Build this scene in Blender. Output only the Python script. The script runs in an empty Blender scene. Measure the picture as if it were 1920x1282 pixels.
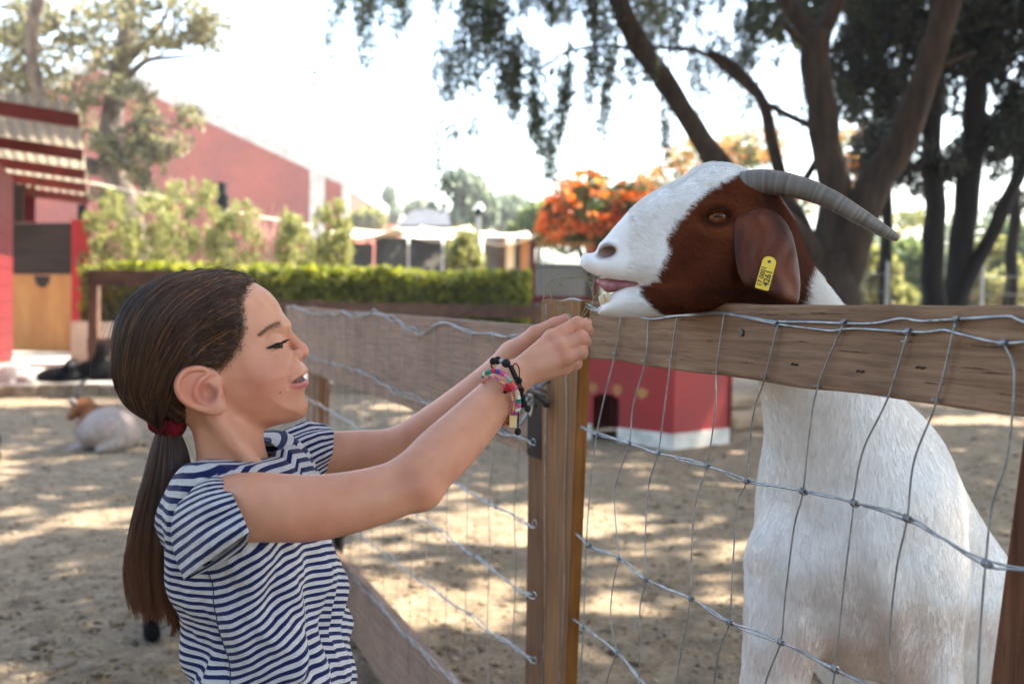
import bpy, bmesh, math, random
import numpy as np
from mathutils import Vector, Matrix

random.seed(7)
RNG = np.random.default_rng(7)
SC = bpy.context.scene
COL = SC.collection
def want(k):
    return True

# ------------------------------------------------------------------ camera
FPX, CX, CY = 1867.0, 960.0, 641.0
CAM = np.array([0.0, 0.0, 1.15])
PITCH = math.radians(2.147)
ROLL = math.radians(1.2)
_f = np.array([0, math.cos(PITCH), -math.sin(PITCH)])
_u0 = np.array([0, math.sin(PITCH), math.cos(PITCH)])
_x = np.array([1.0, 0, 0])
FWD = _f
RIGHT = math.cos(ROLL) * _x + math.sin(ROLL) * _u0
UP = -math.sin(ROLL) * _x + math.cos(ROLL) * _u0

cam_data = bpy.data.cameras.new('camera')
cam_data.sensor_width = 36.0
cam_data.lens = FPX / 1920.0 * 36.0
cam_data.clip_start = 0.05
cam_data.clip_end = 2000.0
cam_data.dof.use_dof = True
cam_data.dof.focus_distance = 1.24
cam_data.dof.aperture_fstop = 4.5
cam = bpy.data.objects.new('camera', cam_data)
COL.objects.link(cam)
cam.matrix_world = Matrix(((RIGHT[0], UP[0], -FWD[0], CAM[0]),
                           (RIGHT[1], UP[1], -FWD[1], CAM[1]),
                           (RIGHT[2], UP[2], -FWD[2], CAM[2]),
                           (0, 0, 0, 1)))
SC.camera = cam

# ------------------------------------------------------------------ sky, sun, exposure
SUN_EL, SUN_AZ = math.radians(54), math.radians(62)      # azimuth from +Y towards +X
world = bpy.data.worlds.new('World')
SC.world = world
world.use_nodes = True
wn = world.node_tree
sky = wn.nodes.new('ShaderNodeTexSky')
sky.sky_type = 'NISHITA'
sky.sun_disc = False
sky.sun_elevation = SUN_EL
sky.sun_rotation = SUN_AZ
sky.air_density = 1.3
sky.dust_density = 2.6
sky.ozone_density = 1.0
wn.links.new(sky.outputs[0], wn.nodes['Background'].inputs[0])
wn.nodes['Background'].inputs[1].default_value = 0.15
sun_data = bpy.data.lights.new('sun', 'SUN')
sun_data.energy = 4.2
sun_data.angle = math.radians(0.55)
sun_data.color = (1.0, 0.93, 0.82)
sun = bpy.data.objects.new('sun', sun_data)
COL.objects.link(sun)
SUN_DIR = Vector((math.sin(SUN_AZ) * math.cos(SUN_EL), math.cos(SUN_AZ) * math.cos(SUN_EL), math.sin(SUN_EL)))
sun.rotation_euler = (-SUN_DIR).to_track_quat('-Z', 'Y').to_euler()
sun.location = (4, 2, 20)

SC.view_settings.view_transform = 'Standard'
SC.view_settings.look = 'None'
SC.view_settings.exposure = 2.5
SC.view_settings.gamma = 1.0
SC.view_settings.use_curve_mapping = False
SC.render.engine = 'CYCLES'
SC.cycles.use_denoising = True
SC.cycles.max_bounces = 8
SC.cycles.diffuse_bounces = 4
SC.cycles.glossy_bounces = 3
SC.cycles.transmission_bounces = 4
SC.cycles.transparent_max_bounces = 12
SC.cycles.volume_bounces = 0
SC.cycles.volume_step_rate = 4.0
SC.cycles.caustics_reflective = False
SC.cycles.caustics_refractive = False

# ------------------------------------------------------------------ helpers: places
def W(px, py, d):
    """point seen at pixel (px, py) of the 1920x1282 photograph, d metres in front of the camera"""
    return CAM + d * (FWD + (px - CX) / FPX * RIGHT + (CY - py) / FPX * UP)

def ray(px, py):
    return FWD + (px - CX) / FPX * RIGHT + (CY - py) / FPX * UP

def on_plane(px, py, p0, n):
    r = ray(px, py)
    t = np.dot(np.asarray(p0) - CAM, n) / np.dot(r, n)
    return CAM + t * r

def on_ground(px, py, z=0.0):
    return on_plane(px, py, (0, 0, z), np.array([0, 0, 1.0]))

# ------------------------------------------------------------------ helpers: objects
def mesh_obj(name, verts, faces, mat=None, parent=None, smooth=False, uvs=None, cols=None, mats=None, fmat=None):
    me = bpy.data.meshes.new(name)
    verts = np.asarray(verts, dtype=np.float32)
    if isinstance(faces, np.ndarray):
        nf, k = faces.shape
        me.vertices.add(len(verts))
        me.vertices.foreach_set('co', verts.ravel())
        me.loops.add(nf * k)
        me.loops.foreach_set('vertex_index', faces.astype(np.int32).ravel())
        me.polygons.add(nf)
        me.polygons.foreach_set('loop_start', np.arange(0, nf * k, k, dtype=np.int32))
        me.update(calc_edges=True)
        me.validate()
    else:
        me.from_pydata(verts.tolist(), [], faces)
        me.update()
    if smooth:
        me.polygons.foreach_set('use_smooth', np.ones(len(me.polygons), dtype=bool))
    if uvs is not None:                     # per vertex
        uvl = me.uv_layers.new(name='UVMap')
        li = np.empty(len(me.loops), dtype=np.int32)
        me.loops.foreach_get('vertex_index', li)
        uvl.data.foreach_set('uv', np.asarray(uvs, dtype=np.float32)[li].ravel())
    if cols is not None:
        for key, c in cols.items():
            c = np.asarray(c, dtype=np.float32)
            if c.ndim == 1:
                a = me.attributes.new(key, 'FLOAT', 'POINT')
                a.data.foreach_set('value', c)
            else:
                a = me.attributes.new(key, 'FLOAT_COLOR', 'POINT')
                if c.shape[1] == 3:
                    c = np.concatenate([c, np.ones((len(c), 1), np.float32)], 1)
                a.data.foreach_set('color', c.ravel())
    if mats:
        for m in mats:
            me.materials.append(m)
        if fmat is not None:
            me.polygons.foreach_set('material_index', np.asarray(fmat, dtype=np.int32))
    elif mat is not None:
        me.materials.append(mat)
    o = bpy.data.objects.new(name, me)
    COL.objects.link(o)
    if parent is not None:
        o.parent = parent
        o.matrix_parent_inverse = parent.matrix_basis.inverted()
    return o

def share(src, name, loc, rot=(0, 0, 0), scale=(1, 1, 1), parent=None):
    o = bpy.data.objects.new(name, src.data)
    COL.objects.link(o)
    o.location = loc
    o.rotation_euler = rot
    o.scale = scale
    if parent is not None:
        o.parent = parent
        o.matrix_parent_inverse = parent.matrix_basis.inverted()
    return o

def empty(name, loc=(0, 0, 0)):
    o = bpy.data.objects.new(name, None)
    COL.objects.link(o)
    o.location = [float(v) for v in loc]
    o.empty_display_size = 0.1
    return o

def tag(o, label=None, cat=None, group=None, kind=None):
    if label: o['label'] = label
    if cat: o['category'] = cat
    if group: o['group'] = group
    if kind: o['kind'] = kind
    return o

class MB:
    """collects shapes into one mesh"""
    def __init__(s):
        s.v, s.f = [], []
    def add(s, v, f):
        n = sum(len(a) for a in s.v)
        s.v.append(np.asarray(v, dtype=np.float64).reshape(-1, 3))
        s.f += [tuple(i + n for i in q) for q in f]
        return s
    def box(s, c, size, rotz=0.0):
        x, y, z = [a / 2 for a in size]
        v = np.array([[sx * x, sy * y, sz * z] for sx in (-1, 1) for sy in (-1, 1) for sz in (-1, 1)])
        if rotz:
            ca, sa = math.cos(rotz), math.sin(rotz)
            v = v @ np.array([[ca, sa, 0], [-sa, ca, 0], [0, 0, 1]])
        return s.add(v + np.asarray(c), [(0, 1, 3, 2), (4, 6, 7, 5), (0, 4, 5, 1), (2, 3, 7, 6), (0, 2, 6, 4), (1, 5, 7, 3)])
    def slab(s, quad, normal, t):
        """polygon extruded by t along normal"""
        q = np.asarray(quad, float); n = len(q)
        b = q + np.asarray(normal) * t
        f = [tuple(range(n))[::-1], tuple(range(n, 2 * n))]
        f += [(i, (i + 1) % n, n + (i + 1) % n, n + i) for i in range(n)]
        return s.add(np.concatenate([q, b]), f)
    def tube(s, pts, rad, seg=8, cap=True):
        v, f = tube_geo(pts, rad, seg, cap)
        return s.add(v, f)
    def build(s, name, mat, parent=None, smooth=False, bevel=0.0):
        o = mesh_obj(name, np.concatenate(s.v), s.f, mat, parent, smooth)
        if bevel:
            m = o.modifiers.new('bevel', 'BEVEL'); m.width = bevel; m.segments = 2; m.limit_method = 'ANGLE'
        return o

def tube_geo(pts, rad, seg=8, cap=True):
    P = np.asarray(pts, float)
    n = len(P)
    R = np.broadcast_to(np.asarray(rad, float), (n,))
    T = np.gradient(P, axis=0)
    T /= np.linalg.norm(T, axis=1, keepdims=True) + 1e-12
    ref = np.array([0, 0, 1.0]) if abs(T[0][2]) < 0.8 else np.array([1.0, 0, 0])
    N = np.zeros_like(P)
    a = ref - T[0] * np.dot(ref, T[0]); N[0] = a / np.linalg.norm(a)
    for i in range(1, n):
        a = N[i - 1] - T[i] * np.dot(N[i - 1], T[i])
        N[i] = a / (np.linalg.norm(a) + 1e-12)
    B = np.cross(T, N)
    ang = np.arange(seg) * 2 * math.pi / seg
    v = P[:, None, :] + R[:, None, None] * (np.cos(ang)[None, :, None] * N[:, None, :] + np.sin(ang)[None, :, None] * B[:, None, :])
    f = []
    for i in range(n - 1):
        for j in range(seg):
            k = (j + 1) % seg
            f.append((i * seg + j, i * seg + k, (i + 1) * seg + k, (i + 1) * seg + j))
    if cap:
        f.append(tuple(range(seg))[::-1])
        f.append(tuple(range((n - 1) * seg, n * seg)))
    return v.reshape(-1, 3), f

def spline(pts, n, closed=False):
    """Catmull-Rom through pts (any dimension), n samples evenly spread by chord length"""
    P = np.asarray(pts, float)
    if closed:
        Q = np.concatenate([P[-1:], P, P[:2]])
        m = len(P)
    else:
        Q = np.concatenate([2 * P[:1] - P[1:2], P, 2 * P[-1:] - P[-2:-1]])
        m = len(P) - 1
    seg = []
    L = [np.linalg.norm(Q[i + 2] - Q[i + 1]) for i in range(m)]
    cum = np.concatenate([[0], np.cumsum(L)])
    ts = np.linspace(0, cum[-1], n, endpoint=not closed)
    i = np.clip(np.searchsorted(cum, ts, side='right') - 1, 0, m - 1)
    t = ((ts - cum[i]) / np.maximum(np.array(L)[i], 1e-12))[:, None]
    p0, p1, p2, p3 = Q[i], Q[i + 1], Q[i + 2], Q[i + 3]
    return 0.5 * (2 * p1 + (p2 - p0) * t + (2 * p0 - 5 * p1 + 4 * p2 - p3) * t * t + (-p0 + 3 * p1 - 3 * p2 + p3) * t ** 3)

# ------------------------------------------------------------------ helpers: noise
def _hash(i, j, k, s):
    h = (i * 374761393 + j * 668265263 + k * 2147483647 + s * 1274126177) & 0xFFFFFFFF
    h = ((h ^ (h >> 13)) * 1274126177) & 0xFFFFFFFF
    h = h ^ (h >> 16)
    return (h & 0xFFFFFF) / float(0xFFFFFF) * 2 - 1

def vnoise(P, seed=0):
    P = np.asarray(P, float)
    I = np.floor(P).astype(np.int64)
    F = P - I
    F = F * F * (3 - 2 * F)
    o = 0
    for a in (0, 1):
        wa = F[..., 0] if a else 1 - F[..., 0]
        for b in (0, 1):
            wb = F[..., 1] if b else 1 - F[..., 1]
            for c in (0, 1):
                wc = F[..., 2] if c else 1 - F[..., 2]
                o = o + wa * wb * wc * _hash(I[..., 0] + a, I[..., 1] + b, I[..., 2] + c, seed)
    return o

def fbm(P, oct=3, seed=0):
    P = np.asarray(P, float)
    o, a = 0, 1.0
    for k in range(oct):
        o = o + a * vnoise(P * (2 ** k), seed + k)
        a *= 0.5
    return o

# ------------------------------------------------------------------ helpers: materials
def hexc(h):
    c = [int(h[i:i + 2], 16) / 255 for i in (0, 2, 4)]
    return tuple((x / 12.92 if x <= 0.04045 else ((x + 0.055) / 1.055) ** 2.4) for x in c)

def new_mat(name):
    m = bpy.data.materials.new(name)
    m.use_nodes = True
    nt = m.node_tree
    b = nt.nodes['Principled BSDF']
    return m, nt, b

def N(nt, t, **kw):
    n = nt.nodes.new(t)
    for k, v in kw.items():
        if k in ('operation', 'blend_type', 'data_type', 'attribute_name', 'wave_type', 'bands_direction', 'feature', 'noise_dimensions', 'voronoi_dimensions', 'wave_profile'):
            setattr(n, k, v)
        else:
            n.inputs[k].default_value = v
    return n

def ramp(nt, src, stops):
    r = nt.nodes.new('ShaderNodeValToRGB')
    els = r.color_ramp.elements
    while len(els) < len(stops):
        els.new(0.5)
    for e, (p, c) in zip(els, stops):
        e.position = p
        e.color = (*c, 1) if len(c) == 3 else c
    nt.links.new(src, r.inputs[0])
    return r

def pmat(name, stops, scale=5.0, detail=5.0, rough=0.8, stretch=(1, 1, 1), bump=0.0, bscale=None, bdist=0.01,
         spec=0.3, coord='Object', dist=0.0, metal=0.0, trans=0.0, rough_noise=0.6):
    """procedural material: noise-driven colour ramp, bump, gloss variation"""
    m, nt, b = new_mat(name)
    tc = nt.nodes.new('ShaderNodeTexCoord')
    mp = nt.nodes.new('ShaderNodeMapping')
    mp.inputs['Scale'].default_value = stretch
    nt.links.new(tc.outputs[coord], mp.inputs[0])
    nz = N(nt, 'ShaderNodeTexNoise', Scale=scale, Detail=detail, Roughness=rough_noise, Distortion=dist)
    nt.links.new(mp.outputs[0], nz.inputs['Vector'])
    if len(stops) == 1:
        stops = [(0.3, tuple(c * 0.8 for c in stops[0])), (0.7, tuple(min(1, c * 1.15) for c in stops[0]))]
    r = ramp(nt, nz.outputs[0], stops)
    nt.links.new(r.outputs[0], b.inputs['Base Color'])
    b.inputs['Roughness'].default_value = rough
    b.inputs['Specular IOR Level'].default_value = spec
    b.inputs['Metallic'].default_value = metal
    if bump:
        nb = N(nt, 'ShaderNodeTexNoise', Scale=bscale or scale * 4, Detail=6.0, Roughness=0.65)
        nt.links.new(mp.outputs[0], nb.inputs['Vector'])
        bp = N(nt, 'ShaderNodeBump', Strength=bump, Distance=bdist)
        nt.links.new(nb.outputs[0], bp.inputs['Height'])
        nt.links.new(bp.outputs[0], b.inputs['Normal'])
    return m

def leaf_mat(name, stops, trans=0.35, rough=0.55):
    """leaf: colour varies from leaf to leaf (random per island), light passes through"""
    m, nt, b = new_mat(name)
    g = nt.nodes.new('ShaderNodeNewGeometry')
    r = ramp(nt, g.outputs['Random Per Island'], stops)
    nt.links.new(r.outputs[0], b.inputs['Base Color'])
    b.inputs['Roughness'].default_value = rough
    b.inputs['Specular IOR Level'].default_value = 0.25
    tr = nt.nodes.new('ShaderNodeBsdfTranslucent')
    mx = nt.nodes.new('ShaderNodeMixShader')
    mx.inputs[0].default_value = trans
    hs = N(nt, 'ShaderNodeHueSaturation', Saturation=1.15, Value=1.5)
    nt.links.new(r.outputs[0], hs.inputs['Color'])
    nt.links.new(hs.outputs[0], tr.inputs[0])
    nt.links.new(b.outputs[0], mx.inputs[1])
    nt.links.new(tr.outputs[0], mx.inputs[2])
    nt.links.new(mx.outputs[0], nt.nodes['Material Output'].inputs[0])
    return m

# ------------------------------------------------------------------ helpers: implicit surfaces
def smin(a, b, k):
    h = np.clip(0.5 + 0.5 * (b - a) / k, 0, 1)
    return b + (a - b) * h - k * h * (1 - h)

def smax(a, b, k):
    return -smin(-a, -b, k)

def sd_sphere(P, c, r):
    return np.linalg.norm(P - np.asarray(c), axis=-1) - r

def sd_ell(P, c, r, R=None):
    """ellipsoid; R = 3x3 rows are its axes"""
    Q = P - np.asarray(c)
    if R is not None:
        Q = Q @ np.asarray(R).T
    r = np.asarray(r, float)
    k0 = np.linalg.norm(Q / r, axis=-1)
    k1 = np.linalg.norm(Q / (r * r), axis=-1)
    return k0 * (k0 - 1) / np.maximum(k1, 1e-9)

def sd_cone(P, a, b, ra, rb):
    """capsule with two radii"""
    a, b = np.asarray(a, float), np.asarray(b, float)
    ab = b - a
    t = np.clip(((P - a) @ ab) / max(np.dot(ab, ab), 1e-12), 0, 1)
    return np.linalg.norm(P - a - t[..., None] * ab, axis=-1) - (ra + (rb - ra) * t)

def sd_chain(P, pts, rad, k=0.0):
    d = None
    for i in range(len(pts) - 1):
        e = sd_cone(P, pts[i], pts[i + 1], rad[i], rad[i + 1])
        d = e if d is None else (smin(d, e, k) if k else np.minimum(d, e))
    return d

def near(P, c, R, f, pad=.04):
    """f(P) inside a ball round c; a cheap lower bound outside"""
    d = np.linalg.norm(P - np.asarray(c), axis=-1) - R
    m = d < pad
    d = np.maximum(d, pad * .6)
    if m.any():
        d[m] = f(P[m])
    return d

class Poly2:
    """signed distance to a closed outline, kept on a grid"""
    def __init__(s, pts, h=0.001, pad=0.05):
        P = np.asarray(pts, float)
        s.lo = P.min(0) - pad; s.h = h
        n = np.ceil((P.max(0) + pad - s.lo) / h).astype(int) + 1
        s.n = n
        gx, gy = np.meshgrid(s.lo[0] + np.arange(n[0]) * h, s.lo[1] + np.arange(n[1]) * h, indexing='ij')
        d = np.full(gx.shape, 1e9); ins = np.zeros(gx.shape, bool)
        for i in range(len(P)):
            a, b = P[i], P[(i + 1) % len(P)]
            e = b - a
            t = np.clip(((gx - a[0]) * e[0] + (gy - a[1]) * e[1]) / max(e @ e, 1e-12), 0, 1)
            d = np.minimum(d, (gx - a[0] - t * e[0]) ** 2 + (gy - a[1] - t * e[1]) ** 2)
            c = (a[1] > gy) != (b[1] > gy)
            if a[1] != b[1]:
                ins ^= c & (gx < (b[0] - a[0]) * (gy - a[1]) / (b[1] - a[1]) + a[0])
        s.d = np.sqrt(d) * np.where(ins, -1, 1)
    def __call__(s, x, y):
        u = np.clip((x - s.lo[0]) / s.h, 0, s.n[0] - 1.001); v = np.clip((y - s.lo[1]) / s.h, 0, s.n[1] - 1.001)
        i, j = u.astype(int), v.astype(int); a, b = u - i, v - j
        D = s.d
        out = (D[i, j] * (1 - a) + D[i + 1, j] * a) * (1 - b) + (D[i, j + 1] * (1 - a) + D[i + 1, j + 1] * a) * b
        ex = np.maximum(np.maximum(s.lo[0] - x, x - (s.lo[0] + s.h * (s.n[0] - 1))), 0)
        ey = np.maximum(np.maximum(s.lo[1] - y, y - (s.lo[1] + s.h * (s.n[1] - 1))), 0)
        return out + np.hypot(ex, ey)

def surface_nets(fn, lo, hi, h, B=8, slack=1.6):
    """mesh of fn(P) = 0 inside the box lo..hi with cells of size h; only blocks near the surface are sampled"""
    lo = np.asarray(lo, float)
    nb = np.ceil((np.asarray(hi) - lo) / (h * B)).astype(int)
    bi = np.stack(np.meshgrid(*[np.arange(k) for k in nb], indexing='ij'), -1).reshape(-1, 3)
    c = lo + (bi + 0.5) * h * B
    d = np.concatenate([fn(c[i:i + 200000]) for i in range(0, len(c), 200000)])
    bi = bi[np.abs(d) < slack * h * B * 0.9 + h]
    g = np.arange(B + 1)
    off = np.stack(np.meshgrid(g, g, g, indexing='ij'), -1)
    vals = np.empty((len(bi), B + 1, B + 1, B + 1), np.float32)
    step = 400
    for i in range(0, len(bi), step):
        b = bi[i:i + step]
        P = lo + (b[:, None, None, None, :] * B + off[None]) * h
        vals[i:i + step] = fn(P.reshape(-1, 3)).reshape(len(b), B + 1, B + 1, B + 1)
    corners = [(a, b, c) for a in (0, 1) for b in (0, 1) for c in (0, 1)]
    cv = np.stack([vals[:, a:a + B, b:b + B, c:c + B] for a, b, c in corners], -1)
    neg = cv < 0
    act = neg.any(-1) & ~neg.all(-1)
    bI, x, y, z = np.nonzero(act)
    cell = bi[bI] * B + np.stack([x, y, z], -1)
    v8 = cv[act]
    acc = np.zeros((len(v8), 3)); cnt = np.zeros(len(v8))
    C = np.array(corners, float)
    for i in range(8):
        for j in range(i + 1, 8):
            if np.abs(C[i] - C[j]).sum() == 1:
                cr = (v8[:, i] < 0) != (v8[:, j] < 0)
                t = np.where(cr, v8[:, i] / np.where(cr, v8[:, i] - v8[:, j], 1), 0)
                acc += np.where(cr[:, None], C[i] + t[:, None] * (C[j] - C[i]), 0)
                cnt += cr
    V = lo + (cell + acc / np.maximum(cnt, 1)[:, None]) * h
    M = (nb * B + 2).astype(np.int64)
    key = (cell[:, 0].astype(np.int64) * M[1] + cell[:, 1]) * M[2] + cell[:, 2]
    order = np.argsort(key); ks = key[order]
    def find(c):
        k = (c[:, 0].astype(np.int64) * M[1] + c[:, 1]) * M[2] + c[:, 2]
        p = np.clip(np.searchsorted(ks, k), 0, len(ks) - 1)
        return np.where(ks[p] == k, order[p], -1)
    F = []
    idx = {(a, b, c): i for i, (a, b, c) in enumerate(corners)}
    for ax in range(3):
        e = [0, 0, 0]; e[ax] = 1
        s0 = v8[:, 0] < 0; s1 = v8[:, idx[tuple(e)]] < 0
        sel = np.nonzero(s0 != s1)[0]
        u, w = [(1, 2), (2, 0), (0, 1)][ax]
        du = np.zeros(3, int); du[u] = 1
        dw = np.zeros(3, int); dw[w] = 1
        c0 = cell[sel]
        q = np.stack([find(c0 - du - dw), find(c0 - dw), sel, find(c0 - du)], -1)
        ok = (q >= 0).all(1)
        q, fl = q[ok], s0[sel][ok]
        q[~fl] = q[~fl][:, ::-1]
        F.append(q)
    return V, np.concatenate(F)

def smooth_mesh(V, F, it=2, lam=0.5):
    """light Laplacian smoothing"""
    n = len(V)
    E = np.concatenate([F[:, [0, 1]], F[:, [1, 2]], F[:, [2, 3]], F[:, [3, 0]]])
    E = np.concatenate([E, E[:, ::-1]])
    deg = np.bincount(E[:, 0], minlength=n)[:, None]
    for k in range(it):
        for l in (lam, -lam * 1.02):
            S = np.stack([np.bincount(E[:, 0], weights=V[E[:, 1], a], minlength=n) for a in range(3)], -1)
            V = V + l * (S / np.maximum(deg, 1) - V)
    return V

def normals(V, F):
    n = np.cross(V[F[:, 2]] - V[F[:, 0]], V[F[:, 3]] - V[F[:, 1]])
    out = np.zeros_like(V)
    for a in range(3):
        for k in range(4):
            out[:, a] += np.bincount(F[:, k], weights=n[:, a], minlength=len(V))
    return out / (np.linalg.norm(out, axis=1, keepdims=True) + 1e-12)

def strands(name, pts, radius, mat, parent=None, col=None, taper=True):
    """hair curves: pts (n, k, 3)"""
    n, k, _ = pts.shape
    hc = bpy.data.hair_curves.new(name)
    hc.add_curves([k] * n)
    hc.points.foreach_set('position', pts.astype(np.float32).ravel())
    r = np.broadcast_to(np.asarray(radius, np.float32).reshape(-1, 1), (n, k)).copy()
    if taper:
        r *= np.linspace(1.0, 0.25, k)[None, :] ** 0.8
    hc.points.foreach_set('radius', r.ravel().astype(np.float32))
    if col is not None:
        a = hc.attributes.new('col', 'FLOAT_COLOR', 'CURVE')
        c = np.concatenate([col, np.ones((n, 1))], 1).astype(np.float32)
        a.data.foreach_set('color', c.ravel())
    hc.materials.append(mat)
    o = bpy.data.objects.new(name, hc)
    COL.objects.link(o)
    if parent is not None:
        o.parent = parent
        o.matrix_parent_inverse = parent.matrix_basis.inverted()
    return o

# ================================================================== the setting
def ground_height(x, y):
    P = np.stack([x, y, np.zeros_like(x)], -1)
    near = np.exp(-(np.hypot(x, y) / 40.0) ** 2)
    return near * (0.020 * fbm(P * 0.7, 3, 3) + 0.010 * fbm(P * 4.0, 3, 9)) - 0.012

def make_ground():
    def axis(lo, hi, c, n):
        t = np.linspace(-1, 1, n)
        s = np.sign(t) * (np.abs(t) ** 3.2)
        return c + np.where(s < 0, s * (c - lo), s * (hi - c))
    xs, ys = axis(-600, 600, 0.0, 361), axis(-300, 900, 4.0, 401)
    gx, gy = np.meshgrid(xs, ys, indexing='ij')
    gz = ground_height(gx, gy)
    v = np.stack([gx, gy, gz], -1).reshape(-1, 3)
    nx, ny = len(xs), len(ys)
    i = np.arange(nx - 1)[:, None] * ny + np.arange(ny - 1)[None]
    f = np.stack([i, i + ny, i + ny + 1, i + 1], -1).reshape(-1, 4)
    m, nt, b = new_mat('dry_soil')
    tc = nt.nodes.new('ShaderNodeTexCoord')
    n1 = N(nt, 'ShaderNodeTexNoise', Scale=0.55, Detail=5.0, Roughness=0.6)
    n2 = N(nt, 'ShaderNodeTexNoise', Scale=9.0, Detail=8.0, Roughness=0.72)
    n3 = N(nt, 'ShaderNodeTexNoise', Scale=70.0, Detail=4.0, Roughness=0.7)
    for n in (n1, n2, n3):
        nt.links.new(tc.outputs['Object'], n.inputs['Vector'])
    r1 = ramp(nt, n1.outputs[0], [(0.32, hexc('7e6e58')), (0.55, hexc('9c8a70')), (0.72, hexc('b39f84'))])
    r2 = ramp(nt, n2.outputs[0], [(0.30, hexc('54473a')), (0.52, hexc('9c8870')), (0.75, hexc('c9b599'))])
    mx = N(nt, 'ShaderNodeMix', data_type='RGBA', blend_type='MULTIPLY')
    mx.inputs['Factor'].default_value = 0.0
    mix = nt.nodes.new('ShaderNodeMixRGB'); mix.inputs[0].default_value = 0.68
    nt.links.new(r1.outputs[0], mix.inputs[1]); nt.links.new(r2.outputs[0], mix.inputs[2])
    spk = ramp(nt, n3.outputs[0], [(0.33, (0.45, 0.45, 0.45)), (0.5, (1, 1, 1)), (0.70, (1.0, 1.0, 1.0))])
    mul = nt.nodes.new('ShaderNodeMixRGB'); mul.blend_type = 'MULTIPLY'; mul.inputs[0].default_value = 0.8
    nt.links.new(mix.outputs[0], mul.inputs[1]); nt.links.new(spk.outputs[0], mul.inputs[2])
    nt.links.new(mul.outputs[0], b.inputs['Base Color'])
    b.inputs['Roughness'].default_value = 0.95
    b.inputs['Specular IOR Level'].default_value = 0.15
    bp = N(nt, 'ShaderNodeBump', Strength=0.8, Distance=0.03)
    ad = N(nt, 'ShaderNodeMath', operation='ADD')
    nt.links.new(n2.outputs[0], ad.inputs[0]); nt.links.new(n3.outputs[0], ad.inputs[1])
    nt.links.new(ad.outputs[0], bp.inputs['Height'])
    nt.links.new(bp.outputs[0], b.inputs['Normal'])
    g = mesh_obj('ground', v, f, m, smooth=True)
    tag(g, 'dry sandy soil of the animal pen with patches of sunlight', None, None, 'structure')

def gz(x, y):
    return float(ground_height(np.array([x], float), np.array([y], float))[0])

# ---- leaves
def leaf_quads(P, size, seed=0, flat=0.0, hang=0.0, aspect=0.5):
    """one folded leaf (two quads sharing a midrib -> diamond of 2 tris) per point"""
    rng = np.random.default_rng(seed)
    n = len(P)
    s = size * rng.uniform(0.6, 1.3, n)[:, None]
    d = rng.normal(size=(n, 3))
    d[:, 2] = d[:, 2] * (1 - flat) - hang * 1.5
    d /= np.linalg.norm(d, axis=1, keepdims=True)
    u = np.cross(d, rng.normal(size=(n, 3)))
    u /= np.linalg.norm(u, axis=1, keepdims=True) + 1e-9
    nn = np.cross(d, u)
    v = np.stack([P - d * s, P + u * s * aspect + nn * s * 0.12, P + d * s, P - u * s * aspect + nn * s * 0.12], 1)
    f = np.arange(n * 4).reshape(n, 4)
    return v.reshape(-1, 3), f

def cloud_points(blobs, seed):
    rng = np.random.default_rng(seed)
    out = []
    for c, r, n in blobs:
        q = rng.normal(size=(int(n), 3))
        q /= np.linalg.norm(q, axis=1, keepdims=True)
        q *= rng.uniform(0.15, 1.0, (int(n), 1)) ** 0.45
        out.append(np.asarray(c) + q * np.asarray(r))
    P = np.concatenate(out)
    return P

def clumpy(P, scale, thr, seed):
    """keeps points where a noise field is high: clumps with gaps between"""
    nz = fbm(P / scale, 2, seed)
    return P[nz > thr]

def crown(name, blobs, size, mat, parent, seed=1, clump=None, thr=-0.1, hang=0.0, flat=0.0, aspect=0.5):
    P = cloud_points(blobs, seed)
    if clump:
        P = clumpy(P, clump, thr, seed)
    v, f = leaf_quads(P, size, seed, flat, hang, aspect)
    return mesh_obj(name, v, f, mat, parent)

def pxblob(px, py, rx, ry, d, n, rd=None):
    c = W(px, py, d)
    k = d / FPX
    return (c, (rx * k, (rd if rd is not None else rx * k), ry * k), n)

def limb(mb, pts, w0, w1, n=14, seg=10, wob=0.0, seed=0):
    """pts: (px, py, depth); widths in photograph pixels at those depths"""
    P = spline([W(*p) for p in pts], n)
    d = np.linspace(pts[0][2], pts[-1][2], n)
    r = np.linspace(w0, w1, n) * 0.5 * d / FPX
    if wob:
        P = P + wob * np.stack([vnoise(P * 1.7 + 11 * k, seed + k) for k in range(3)], -1)
        r = r * (1 + 0.12 * vnoise(P * 3.1, seed))
    mb.tube(P, r, seg)
    return P

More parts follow.
